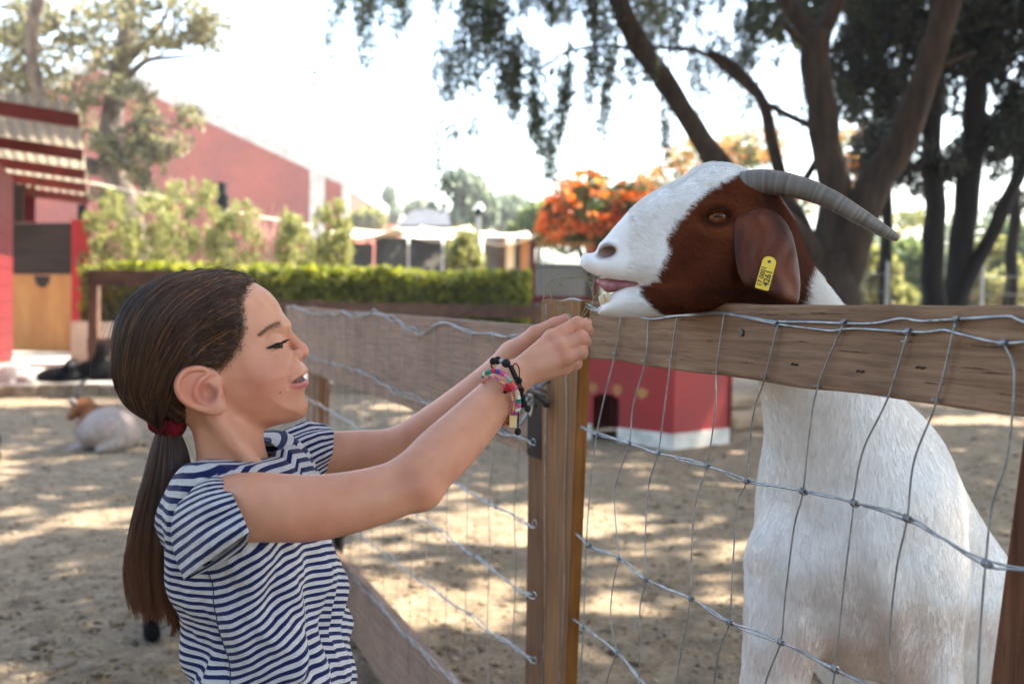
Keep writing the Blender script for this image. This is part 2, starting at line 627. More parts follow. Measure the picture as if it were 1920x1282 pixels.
def make_materials():
    M = {}
    M['bark_dark'] = pmat('bark_dark', [(0.3, hexc('1d1611')), (0.7, hexc('43352b'))], 9, stretch=(1, 1, .25), rough=.95, bump=.9, bscale=16, bdist=.04)
    M['bark_grey'] = pmat('bark_grey', [(0.3, hexc('40372f')), (0.7, hexc('86776a'))], 7, stretch=(1, 1, .3), rough=.95, bump=.9, bscale=14, bdist=.04)
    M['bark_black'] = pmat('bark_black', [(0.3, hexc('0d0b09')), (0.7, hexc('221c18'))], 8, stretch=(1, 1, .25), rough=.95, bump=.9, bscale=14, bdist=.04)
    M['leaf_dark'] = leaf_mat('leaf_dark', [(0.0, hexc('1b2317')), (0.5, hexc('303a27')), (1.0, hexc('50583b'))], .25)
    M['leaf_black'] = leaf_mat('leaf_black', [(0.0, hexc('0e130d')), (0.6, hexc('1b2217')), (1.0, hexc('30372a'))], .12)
    M['leaf_olive'] = leaf_mat('leaf_olive', [(0.0, hexc('4c4a3a')), (0.4, hexc('6f6a50')), (0.8, hexc('86845f')), (1.0, hexc('9a8f78'))], .4)
    M['leaf_hedge'] = leaf_mat('leaf_hedge', [(0.0, hexc('3f4820')), (0.4, hexc('71782f')), (1.0, hexc('a5a24e'))], .42)
    M['leaf_yellow'] = leaf_mat('leaf_yellow', [(0.0, hexc('60653c')), (0.5, hexc('82834f')), (1.0, hexc('a39d6c'))], .40)
    M['leaf_mid'] = leaf_mat('leaf_mid', [(0.0, hexc('3c4a2a')), (0.5, hexc('5a6940')), (1.0, hexc('858c5c'))], .35)
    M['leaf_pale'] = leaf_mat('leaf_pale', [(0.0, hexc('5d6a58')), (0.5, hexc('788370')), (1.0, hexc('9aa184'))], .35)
    M['petal'] = leaf_mat('petal', [(0.0, hexc('c4552e')), (0.4, hexc('dd7440')), (0.8, hexc('e69858')), (1.0, hexc('e9b878'))], .4)
    M['petal_gold'] = leaf_mat('petal_gold', [(0.0, hexc('cf6844')), (0.5, hexc('dd9a5c')), (1.0, hexc('dcbf86'))], .4)
    M['wood_old'] = pmat('weathered_wood', [(0.25, hexc('6b5140')), (0.5, hexc('8f735d')), (0.75, hexc('a98d75'))], 6, stretch=(1, 1, 9), rough=.85, bump=.5, bscale=18, bdist=.004)
    M['wood_rail'] = pmat('rail_wood', [(0.3, hexc('3f2c22')), (0.7, hexc('6d5140'))], 4, rough=.85, bump=.4)
    M['red_paint'] = pmat('red_paint', [(0.2, hexc('560a0e')), (0.55, hexc('6c0e13')), (0.8, hexc('781920'))], 3, rough=.6, bump=.15, bscale=30)
    M['dark_wood'] = pmat('dark_wood', [(0.3, hexc('1f1713')), (0.7, hexc('3b2c24'))], 5, stretch=(.3, 1, 4), rough=.85, bump=.3)
    M['plywood'] = pmat('plywood', [(0.25, hexc('8a5a30')), (0.5, hexc('a8713f')), (0.75, hexc('b98450'))], 3, stretch=(1, 1, .35), rough=.7, bump=.15)
    M['brick'] = None
    M['concrete'] = pmat('concrete', [(0.3, hexc('a09a90')), (0.7, hexc('c6c0b4'))], 2, rough=.9, bump=.25)
    M['roof_sheet'] = pmat('roof_sheet', [(0.3, hexc('b09a7c')), (0.7, hexc('d2bf9f'))], 1.5, rough=.6)
    M['purlin'] = pmat('purlin_red', [(0.3, hexc('5a1d16')), (0.7, hexc('7a2a1e'))], 4, rough=.7)
    M['cream'] = pmat('cream_cloth', [(0.3, hexc('d9c9ac')), (0.7, hexc('efe3cb'))], 1.2, rough=.9, bump=.1)
    M['black_metal'] = pmat('black_metal', [(0.3, hexc('121415')), (0.7, hexc('202325'))], 6, rough=.8, spec=.1)
    M['grey_metal'] = pmat('grey_metal', [(0.3, hexc('9a9b9a')), (0.7, hexc('c4c4c0'))], 6, rough=.45, metal=.3)
    M['stone'] = pmat('pale_stone', [(0.25, hexc('5c5042')), (0.5, hexc('7a6c5a')), (0.8, hexc('9a8b76'))], 9, rough=.9, bump=.4, bscale=40)
    M['galv'] = pmat('galvanised_wire', [(0.3, hexc('7d7f80')), (0.7, hexc('b9bbbc'))], 60, rough=.42, metal=.75, spec=.5)
    return M

def brick_mat():
    m, nt, b = new_mat('red_brick')
    tc = nt.nodes.new('ShaderNodeTexCoord')
    mp = nt.nodes.new('ShaderNodeMapping')
    mp.inputs['Rotation'].default_value = (math.radians(90), 0, 0)
    br = nt.nodes.new('ShaderNodeTexBrick')
    br.inputs['Color1'].default_value = (*hexc('9a4029'), 1)
    br.inputs['Color2'].default_value = (*hexc('853522'), 1)
    br.inputs['Mortar'].default_value = (*hexc('92604e'), 1)
    br.inputs['Scale'].default_value = 2.2
    nt.links.new(tc.outputs['Object'], mp.inputs[0])
    nt.links.new(mp.outputs[0], br.inputs[0])
    nz = N(nt, 'ShaderNodeTexNoise', Scale=0.35, Detail=6.0)
    nt.links.new(tc.outputs['Object'], nz.inputs['Vector'])
    r = ramp(nt, nz.outputs[0], [(0.3, (0.72, 0.72, 0.75)), (0.7, (1.1, 1.06, 1.02))])
    mu = nt.nodes.new('ShaderNodeMixRGB'); mu.blend_type = 'MULTIPLY'; mu.inputs[0].default_value = 1
    nt.links.new(br.outputs[0], mu.inputs[1]); nt.links.new(r.outputs[0], mu.inputs[2])
    nt.links.new(mu.outputs[0], b.inputs['Base Color'])
    b.inputs['Roughness'].default_value = .9
    return m

M = make_materials()
M['brick'] = brick_mat()
AXIS = np.array([-0.360, 0.933, 0.0])        # the whole yard (fence, stall) runs along this direction
SIDE = np.array([0.933, 0.360, 0.0])

# ------------------------------------------------------------------ buildings and things far behind
def far_things():
    # --- brick hall
    D = 60.0
    root = empty('brick_hall', W(400, 590, D)); root.location.z = 0
    def q(px, py, dd=0.0):
        p = W(px, py, D); p[1] = D + dd; return p
    g0 = W(652, 570, D); g0[2] = -0.2
    R = q(652, 332)
    x_r = R[0]; apex = q(190, 112); left = np.array([2 * apex[0] - x_r, D, R[2]])
    wall = [[x_r, D, -.2], [x_r, D, R[2]], apex, left, [left[0], D, -.2]]
    MB().slab(wall, (0, 1, 0), 30).build('wall', M['brick'], root)
    t = 0.55
    sl = (apex[2] - R[2]) / (x_r - apex[0])
    cop = [[x_r + .05, D - .12, R[2] + .12], [apex[0], D - .12, apex[2] + .12], [apex[0], D - .12, apex[2] - .75], [x_r + .05, D - .12, R[2] - .68]]
    MB().slab(cop, (0, 1, 0), 30.4).build('roof_coping', M['concrete'], root)
    cop2 = [[apex[0] - .02, D - .12, apex[2] + .12], [left[0], D - .12, left[2] + .12], [left[0], D - .12, left[2] - .68], [apex[0] - .02, D - .12, apex[2] - .75]]
    MB().slab(cop2, (0, 1, 0), 30.4).build('roof_coping', M['concrete'], root)
    for a, b_ in ((580, 608), (640, 652)):
        xa, xb = q(a, 500)[0], q(b_, 500)[0]
        top = R[2] + (x_r - xa) * sl - .7
        topb = R[2] + (x_r - xb) * sl - .7
        MB().slab([[xa, D - .10, -.2], [xb, D - .10, -.2], [xb, D - .10, topb], [xa, D - .10, top]], (0, 1, 0), .3).build('concrete_column', M['concrete'], root)
    tag(root, 'large red brick hall with a sloping grey roof edge behind the yard', 'building')

    # --- shade sails, dark screen, posts, cabin
    D = 25.0
    def sail(pts, label):
        P = np.array([W(*p) for p in pts])
        n = 14
        u, v = np.meshgrid(np.linspace(0, 1, n), np.linspace(0, 1, n), indexing='ij')
        S = ((1 - u) * (1 - v))[..., None] * P[0] + (u * (1 - v))[..., None] * P[1] + (u * v)[..., None] * P[2] + ((1 - u) * v)[..., None] * P[3]
        S[..., 2] -= 0.55 * (u * (1 - u) * 4) * (0.4 + 0.6 * (1 - v)) * 0.5 + 0.12 * v * (1 - v) * 4
        vv = S.reshape(-1, 3)
        i = np.arange(n - 1)[:, None] * n + np.arange(n - 1)[None]
        f = np.stack([i, i + n, i + n + 1, i + 1], -1).reshape(-1, 4)
        o = mesh_obj('shade_sail', vv, f, M['cream'], smooth=True)
        sm = o.modifiers.new('thick', 'SOLIDIFY'); sm.thickness = .015
        tag(o, label, 'shade sail')
    sail([(588, 424, 24), (745, 424, 25), (800, 430, 30), (640, 425, 30)], 'cream shade sail nearest the brick hall')
    sail([(742, 428, 25.5), (905, 436, 24), (880, 422, 30), (790, 424, 31)], 'cream shade sail in the middle, drooping beside the lamp post')
    sail([(880, 438, 25), (1005, 438, 24), (990, 434, 29), (880, 428, 30)], 'small cream shade sail over the pale cabin, rightmost')
    scr = empty('screen_wall', (W(730, 580, 26)[0], 26, 0))
    m_scr = pmat('screen_cloth', [(0.42, hexc('26292a')), (0.55, hexc('3d4042')), (0.62, hexc('9a9a95'))], 1.1, rough=.85, dist=.8)
    xa, xb = W(572, 500, 26)[0], W(895, 500, 26)[0]
    n = 5
    for k in range(n):
        a, b_ = xa + (xb - xa) * k / n, xa + (xb - xa) * (k + 1) / n
        z0 = W(700, 449 + (8 if k < 2 else -4), 26)[2]
        MB().box(((a + b_) / 2, 26, z0 / 2), (b_ - a - .05, .06, z0)).build('panel', m_scr, scr)
    tag(scr, 'dark shade cloth screen standing behind the hedge', 'screen')
    gr = empty('grey_pavilion', (W(790, 580, 34)[0], 34, 0))
    c = W(795, 415, 34)
    MB().slab([W(742, 428, 34), W(845, 428, 34), W(838, 398, 36), W(775, 398, 36)], (0, .2, .98), .1).build('roof', pmat('slate', [(0.3, hexc('3f4042')), (0.7, hexc('555658'))], 3, rough=.9), gr)
    MB().box((c[0], 36, 1.6), (1.7, 3, 3.1)).build('wall', M['concrete'], gr)
    tag(gr, 'small pavilion with a grey hipped roof behind the shade sails', 'pavilion')
    cb = empty('cabin', (W(965, 580, 25)[0], 25.5, 0))
    xa, xb = W(905, 500, 25)[0], W(1000, 500, 25)[0]
    zt = W(960, 440, 25)[2]
    MB().box(((xa + xb) / 2, 27, zt / 2), (xb - xa, 2.4, zt)).build('wall', pmat('cabin_grey', [(0.3, hexc('4b4c4e')), (0.7, hexc('66676a'))], 2), cb)
    for a, b_, mm in ((934, 946, 'wood_rail'), (948, 964, 'cream'), (976, 992, 'plywood')):
        x0, x1 = W(a, 500, 25)[0], W(b_, 500, 25)[0]
        MB().box(((x0 + x1) / 2, 25.72, zt / 2), (x1 - x0, .1, zt - .05)).build('door_panel' if mm == 'cream' else 'corner_post', M[mm], cb)
    x0, x1 = W(902, 500, 25)[0], W(930, 500, 25)[0]
    MB().box(((x0 + x1) / 2, 25.76, .85), (x1 - x0, .06, 1.7)).build('doorway', M['black_metal'], cb)
    tag(cb, 'grey cabin with cream door panel below the rightmost shade sail', 'cabin')
    lp = empty('lamp_post', (W(894, 560, 20)[0], 20, 0))
    MB().tube([(lp.location.x, 20, 0), (lp.location.x, 20, W(894, 405, 20)[2])], .045, 8).build('pole', M['grey_metal'], lp)
    MB().tube([(lp.location.x, 20, W(894, 405, 20)[2]), (lp.location.x, 20, W(894, 398, 20)[2]), (lp.location.x, 20, W(894, 390, 20)[2])], [.05, .085, .04], 10).build('lantern', M['black_metal'], lp)
    tag(lp, 'slim lamp post with a dark lantern standing beside the shade sails', 'lamp post')
    dp = empty('dark_post', (W(413, 560, 21)[0], 21, 0))
    z1 = W(413, 344, 21)[2]
    MB().box((dp.location.x, 21, z1 / 2), (.18, .18, z1)).build('column', M['black_metal'], dp)
    MB().box((dp.location.x + .11, 20.95, W(413, 380, 21)[2]), (.09, .14, .3)).build('bracket_box', M['black_metal'], dp)
    tag(dp, 'square black post rising out of the yellow shrubs', 'post')
    ro = MB().tube(spline([W(165, 342, 19), W(413, 392, 21), W(595, 426, 24)], 24), .018, 6).build('rope', M['cream'])
    tag(ro, 'pale rope stretched from the stall roof to the shade sail', 'rope')
    bx = MB().box((W(487, 500, 20)[0], 20, .85), (1.25, .7, 1.85)).build('storage_box', pmat('box_grey', [(0.3, hexc('8f9491')), (0.7, hexc('b3b7b1'))], 2, rough=.5), bevel=.03)
    tag(bx, 'pale grey storage box behind the hedge', 'box')
    # brown frame beyond the post
    fr = empty('wooden_frame', (W(1050, 580, 16)[0], 16, 0))
    xa, xb = W(999, 500, 16)[0], W(1118, 500, 16)[0]
    zt = W(1050, 455, 16)[2]
    for x in (xa, xb):
        MB().box((x, 16, zt / 2), (.07, .07, zt)).build('post', M['purlin'], fr)
    MB().box(((xa + xb) / 2, 16.002, zt - .02), (xb - xa - .072, .06, .06)).build('top_rail', M['plywood'], fr)
    MB().box(((xa + xb) / 2, 16.002, 1.24), (xb - xa - .072, .05, .12)).build('red_board', M['red_paint'], fr)
    MB().box(((xa + xb) / 2, 16.01, .55), (xb - xa - .072, .04, 1.0)).build('lower_panel', M['wood_old'], fr)
    for k in range(1, 12):
        x = xa + (xb - xa) * k / 12
        MB().tube([(x, 16, 1.3), (x, 16, zt - .05)], .004, 5).build('wire', M['galv'], fr)
    tag(fr, 'brown wooden frame with wire panel between the hedge and the goat', 'frame')
    tk = pmat('tank_grey', [(0.3, hexc('4a4a4a')), (0.7, hexc('5e5d5a'))], 1.5, rough=.8)
    tr = empty('water_trough', (W(1062, 580, 22)[0], 22, 0))
    MB().box((tr.location.x, 22, 1.0), (1.5, .8, 2.0)).build('tank', tk, tr, bevel=.06)
    MB().box((tr.location.x, 22, 2.035), (1.56, .86, .06)).build('rim', tk, tr)
    tag(tr, 'grey water tank standing behind the brown wooden frame', 'tank')

    # --- mesh fence far right
    D = 17.0
    mf = empty('mesh_fence', (W(1750, 580, D)[0], D, 0))
    xa, xb = W(1560, 500, D)[0], W(2060, 500, D)[0]
    for px in (1585, 1664, 1840, 2000):
        x = W(px, 500, D)[0]; zt = W(px, 490 if px == 1664 else 497, D)[2]
        MB().tube([(x, D, 0), (x, D, zt)], .035, 8).build('post', M['grey_metal'], mf)
    k = 0
    for z in np.arange(.3, 1.85, .3):
        MB().tube([(xa, D, z), (xb, D, z)], .006, 5).build('line_wire', M['galv'], mf)
    for x in np.arange(xa, xb, .3):
        MB().tube([(x, D + .006, .15), (x, D + .006, 1.85)], .003, 4).build('stay_wire', M['galv'], mf)
    tag(mf, 'grey wire mesh fence with metal posts behind the dark trees', 'fence')

def far_trees():
    def tree(name, label, trunk_pts, wd, blobs, size, lm, bm='bark_grey', clump=None, thr=-.1, seed=1, hang=0., extra=None, cat='tree', group=None):
        base = W(*trunk_pts[0]); root = empty(name, (base[0], base[1], 0))
        mb = MB()
        pts = [np.array([base[0], base[1], -.05])] + [W(*p) for p in trunk_pts]
        P = spline(pts, 16)
        mb.tube(P, np.linspace(wd[0], wd[1], 16), 9)
        for b in (extra or []):
            limb(mb, b[0], b[1], b[2], 12, 8)
        mb.build('trunk', M[bm], root, smooth=True)
        crown('crown', blobs, size, M[lm], root, seed, clump, thr, hang)
        tag(root, label, cat, group)
        return root
    # distant line above the sails
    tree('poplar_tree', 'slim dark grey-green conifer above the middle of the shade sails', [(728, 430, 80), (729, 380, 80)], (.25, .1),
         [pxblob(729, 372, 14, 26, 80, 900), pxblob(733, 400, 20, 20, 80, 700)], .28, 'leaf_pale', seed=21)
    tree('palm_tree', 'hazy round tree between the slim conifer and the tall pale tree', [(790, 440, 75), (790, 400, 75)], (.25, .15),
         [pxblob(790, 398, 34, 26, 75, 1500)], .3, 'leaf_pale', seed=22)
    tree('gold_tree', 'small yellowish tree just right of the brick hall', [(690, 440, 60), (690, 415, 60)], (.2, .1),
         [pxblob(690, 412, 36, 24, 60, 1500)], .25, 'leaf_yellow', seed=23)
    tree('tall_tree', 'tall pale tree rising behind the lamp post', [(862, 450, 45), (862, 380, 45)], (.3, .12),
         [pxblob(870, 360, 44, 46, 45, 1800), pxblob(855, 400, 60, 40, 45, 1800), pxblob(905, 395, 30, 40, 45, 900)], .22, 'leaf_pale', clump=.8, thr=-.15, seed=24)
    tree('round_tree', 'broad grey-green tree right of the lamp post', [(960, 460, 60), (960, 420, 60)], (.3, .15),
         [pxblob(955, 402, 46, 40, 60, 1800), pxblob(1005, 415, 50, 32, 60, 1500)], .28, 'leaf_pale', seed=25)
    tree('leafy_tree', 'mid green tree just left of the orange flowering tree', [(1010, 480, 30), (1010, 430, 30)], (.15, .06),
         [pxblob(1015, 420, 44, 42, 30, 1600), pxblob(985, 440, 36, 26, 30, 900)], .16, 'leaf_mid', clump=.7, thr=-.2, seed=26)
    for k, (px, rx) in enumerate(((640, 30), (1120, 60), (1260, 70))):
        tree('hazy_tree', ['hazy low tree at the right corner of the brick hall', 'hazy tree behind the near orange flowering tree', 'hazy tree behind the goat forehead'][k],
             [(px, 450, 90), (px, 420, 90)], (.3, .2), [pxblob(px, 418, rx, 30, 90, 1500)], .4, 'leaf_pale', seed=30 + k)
    # flowering trees
    for nm, label, base, bl, pet, seed, d in (
        ('flame_tree', 'near flowering tree with orange red blossom left of the goat muzzle', (1105, 520, 19),
         [(1110, 395, 86, 66), (1052, 428, 50, 50), (1150, 440, 66, 52), (1090, 345, 46, 28), (1180, 385, 46, 46), (1035, 400, 30, 30)], 'petal', 41, 19),
        ('flame_tree', 'far flowering tree with golden and orange blossom above the goat head', (1340, 500, 27),
         [(1250, 345, 70, 36), (1330, 300, 90, 46), (1410, 280, 70, 42), (1200, 370, 50, 30), (1480, 380, 60, 40), (1590, 300, 50, 60), (1380, 370, 90, 40)], 'petal_gold', 42, 27)):
        B = W(*base); root = empty(nm, (B[0], B[1], 0))
        mb = MB()
        top = W(bl[0][0], bl[0][1], d)
        mb.tube(spline([(B[0], B[1], -.05), B, top], 10), np.linspace(.14, .04, 10), 8)
        for k, b in enumerate(bl[1:]):
            mb.tube(spline([B, (B + W(b[0], b[1], d)) / 2 + [0, 0, .25], W(b[0], b[1], d)], 8), np.linspace(.07, .015, 8), 6)
        mb.build('trunk', M['bark_dark'], root, smooth=True)
        crown('crown', [pxblob(x, y, rx, ry, d, rx * ry * .50) for x, y, rx, ry in bl], .075, M['leaf_mid'], root, seed, .4, -.12)
        crown('blossom', [pxblob(x, y - 6, rx, ry, d - .2, rx * ry * .95) for x, y, rx, ry in bl], .052, M[pet], root, seed + 7, .20 * d / 19, .20)
        tag(root, label, 'tree')
    # background planting far right
    spots = [(1625, 520, 24, 'yellow'), (1700, 505, 26, 'mid'), (1760, 520, 28, 'pale'), (1850, 500, 27, 'yellow'), (1905, 470, 30, 'mid'), (1600, 470, 33, 'pale'), (1700, 440, 36, 'yellow'), (1830, 440, 38, 'pale')]
    names = ['low yellow bush behind the right trunk of the big tree', 'mid green bush beside the grey fence post', 'pale bush between the black trunks and the fence post',
             'sunlit yellow bush behind the black trunks', 'green bush at the right edge of the picture', 'hazy bush seen through the fork of the big tree', 'sunlit yellow tree crown far behind the grey fence post', 'hazy tree far behind the black trunks']
    for k, (px, py, d, c) in enumerate(spots):
        B = W(px, 580, d); root = empty('bush', (B[0], B[1], 0))
        mb = MB(); mb.tube([(B[0], B[1], -.05), (B[0], B[1], W(px, py, d)[2])], [.1, .04], 7); mb.build('trunk', M['bark_grey'], root)
        crown('crown', [pxblob(px, py, 62, 62, d, 1700), pxblob(px + 20, py + 40, 70, 40, d, 1300)], .15, M['leaf_' + c], root, 50 + k, .8, -.1)
        tag(root, names[k], 'bush')
    # shrubs behind the hedge on the left
    sh = [(205, 455, 46, 70, 17.5, 'slender yellow-green shrub beside the red stall pillar'), (300, 450, 50, 60, 18, 'bushy yellow-green shrub left of the black post'), (360, 425, 60, 66, 19, 'tall yellow-green shrub directly left of the black post'),
          (445, 450, 46, 56, 18.5, 'yellow-green shrub right of the black post'), (548, 462, 26, 40, 18, 'small yellow shrub in front of the concrete column'), (620, 455, 34, 58, 16.6, 'feathery young tree in front of the dark screen'), (870, 480, 26, 30, 16.6, 'little feathery shrub in front of the screen near the lamp post')]
    for k, (px, py, rx, ry, d, lab) in enumerate(sh):
        B = W(px, 580, d); root = empty('shrub', (B[0], B[1], 0))
        mb = MB()
        for j in range(7):
            a = random.uniform(-.8, .8)
            mb.tube(spline([(B[0] + .05 * j - .15, B[1], -.05), (B[0] + a * .25, B[1] + .1 * a, 1.0), W(px + a * rx, py - random.uniform(0, .7) * ry, d)], 8), np.linspace(.02, .005, 8), 5)
        mb.build('stem', M['bark_grey'], root)
        rg_ = np.random.default_rng(700 + k)
        sprays = []
        for j in range(64):
            ax_, ay_ = rg_.uniform(-1.15, 1.15), rg_.uniform(-1.25, 1.0)
            sprays.append(pxblob(px + ax_ * rx * (1 - .35 * abs(min(ay_, 0))), py + ay_ * ry, rg_.uniform(5, 13), rg_.uniform(10, 26), d + rg_.uniform(-.5, .5), 62, rd=.16))
        crown('foliage', sprays, .062, M['leaf_yellow'], root, 70 + k, .2, -.15, hang=-.3, aspect=.33)
        tag(root, lab, 'shrub')
    # bare pinkish shrub
    B = W(505, 580, 18.3); root = empty('bare_shrub', (B[0], B[1], 0)); mb = MB()
    rng = np.random.default_rng(3)
    for j in range(26):
        a = rng.uniform(-1, 1); h = rng.uniform(.3, 1)
        e = W(505 + a * 58, 470 - h * 95, 18.3 + rng.uniform(-.5, .5))
        mb.tube(spline([(B[0], B[1], 0), W(503 + a * 14, 480, 18.3), (W(503 + a * 14, 480, 18.3) + e) / 2 + [0, 0, .1], e], 9), np.linspace(.028, .005, 9), 5)
    mb.build('branches', pmat('pale_twigs', [(0.3, hexc('b08a78')), (0.7, hexc('d3b09c'))], 5), root)
    tag(root, 'leafless pale pink shrub against the brick hall', 'shrub')
    # hedge
    d0 = 15.0
    xa, xb = W(172, 500, d0)[0], W(994, 500, d0)[0]
    root = empty('hedge', ((xa + xb) / 2, d0, 0))
    rng = np.random.default_rng(5)
    n = 42000
    P = np.stack([rng.uniform(xa, xb, n), d0 + rng.uniform(-.45, .45, n), rng.uniform(.30, 1, n) ** .6 * 1.62], -1)
    P[:, 2] += .09 * fbm(np.stack([P[:, 0] * 1.6, P[:, 1] * 2, P[:, 0] * 0], -1), 2, 4) * (P[:, 2] / 1.6)
    P[:, 1] += .12 * fbm(P * 1.8, 2, 6)
    inner = rng.uniform(0, 1, n) < .25
    v, f = leaf_quads(P, .055, 6)
    mesh_obj('foliage', v, f, M['leaf_hedge'], root)
    mb = MB()
    for x in np.arange(xa + .2, xb, .55):
        mb.tube([(x, d0, -.05), (x + .05, d0, 1.3)], [.03, .012], 6)
        mb.box((x, d0, .8), (.5, .35, 1.3))
    mb.build('stem', pmat('hedge_core', [(0.3, hexc('20240f')), (0.7, hexc('353a1a'))], 4), root)
    tag(root, 'long clipped yellow-green hedge behind the wooden rail', 'hedge')
    pw = MB().box(((xa + xb) / 2, d0 - .62, .33), (xb - xa, .16, .9)).build('planter_wall', M['concrete'], bevel=.02)
    tag(pw, 'low pale concrete planter wall below the hedge', 'wall')

def far_wood():
    rng = np.random.default_rng(55)
    n = 26000
    px = rng.uniform(-150, 2150, n)
    top = 492 - 16 * fbm(np.stack([px / 90, 0 * px, 0 * px], -1), 3, 8) + .018 * (px - 960)
    py = top + (575 - top) * rng.uniform(0, 1, n) ** .7
    d = rng.uniform(105, 125, n)
    P = np.stack([W(a, b, c) for a, b, c in zip(px, py, d)])
    v, f = leaf_quads(P, .55, 5)
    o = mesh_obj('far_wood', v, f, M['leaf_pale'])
    tag(o, 'hazy wood closing the view far behind the yard', 'wood', None, 'stuff')

def left_tree():
    d = 21.0
    B = W(262, 580, d)
    root = empty('leaning_tree', (B[0], B[1], 0)); mb = MB()
    limb(mb, [(275, 600, d), (262, 490, d), (240, 400, d), (214, 325, d), (205, 240, d), (225, 150, d), (240, 40, d), (245, -60, d)], 62, 26, 26, 10, .05, 1)
    limb(mb, [(214, 330, d), (150, 300, d - .5), (90, 230, d - 1), (60, 120, d - 1.5), (75, -20, d - 2)], 30, 22, 18, 8, .05, 2)
    limb(mb, [(228, 150, d), (270, 118, d - .5), (330, 110, d - 1), (385, 98, d - 1)], 16, 5, 14, 7, .05, 3)
    limb(mb, [(230, 130, d), (300, 50, d), (330, -20, d)], 14, 6, 10, 7, .05, 4)
    limb(mb, [(208, 250, d), (270, 230, d - .6), (330, 235, d - 1)], 12, 4, 10, 7, .05, 5)
    limb(mb, [(90, 230, d - 1), (30, 160, d - 1.2), (-30, 140, d - 1.2)], 12, 6, 10, 7, .05, 6)
    mb.build('trunk', M['bark_grey'], root, smooth=True)
    bl = [(60, 120, 110, 80, 900), (200, 60, 130, 70, 1100), (320, 40, 90, 50, 650), (120, 230, 110, 60, 900), (230, 200, 80, 60, 650), (300, 250, 70, 50, 500), (340, 225, 50, 30, 250),
          (180, 290, 60, 40, 400), (270, 300, 50, 50, 350), (20, 40, 100, 60, 600), (400, 60, 50, 40, 160), (285, 345, 24, 40, 160), (180, 350, 30, 30, 120)]
    crown('crown', [pxblob(x, y, rx, ry, d - .6, n * 2.3) for x, y, rx, ry, n in bl], .085, M['leaf_olive'], root, 81, .6, -.02, hang=.3)
    tag(root, 'leaning tree with sparse olive foliage in front of the brick hall', 'tree')

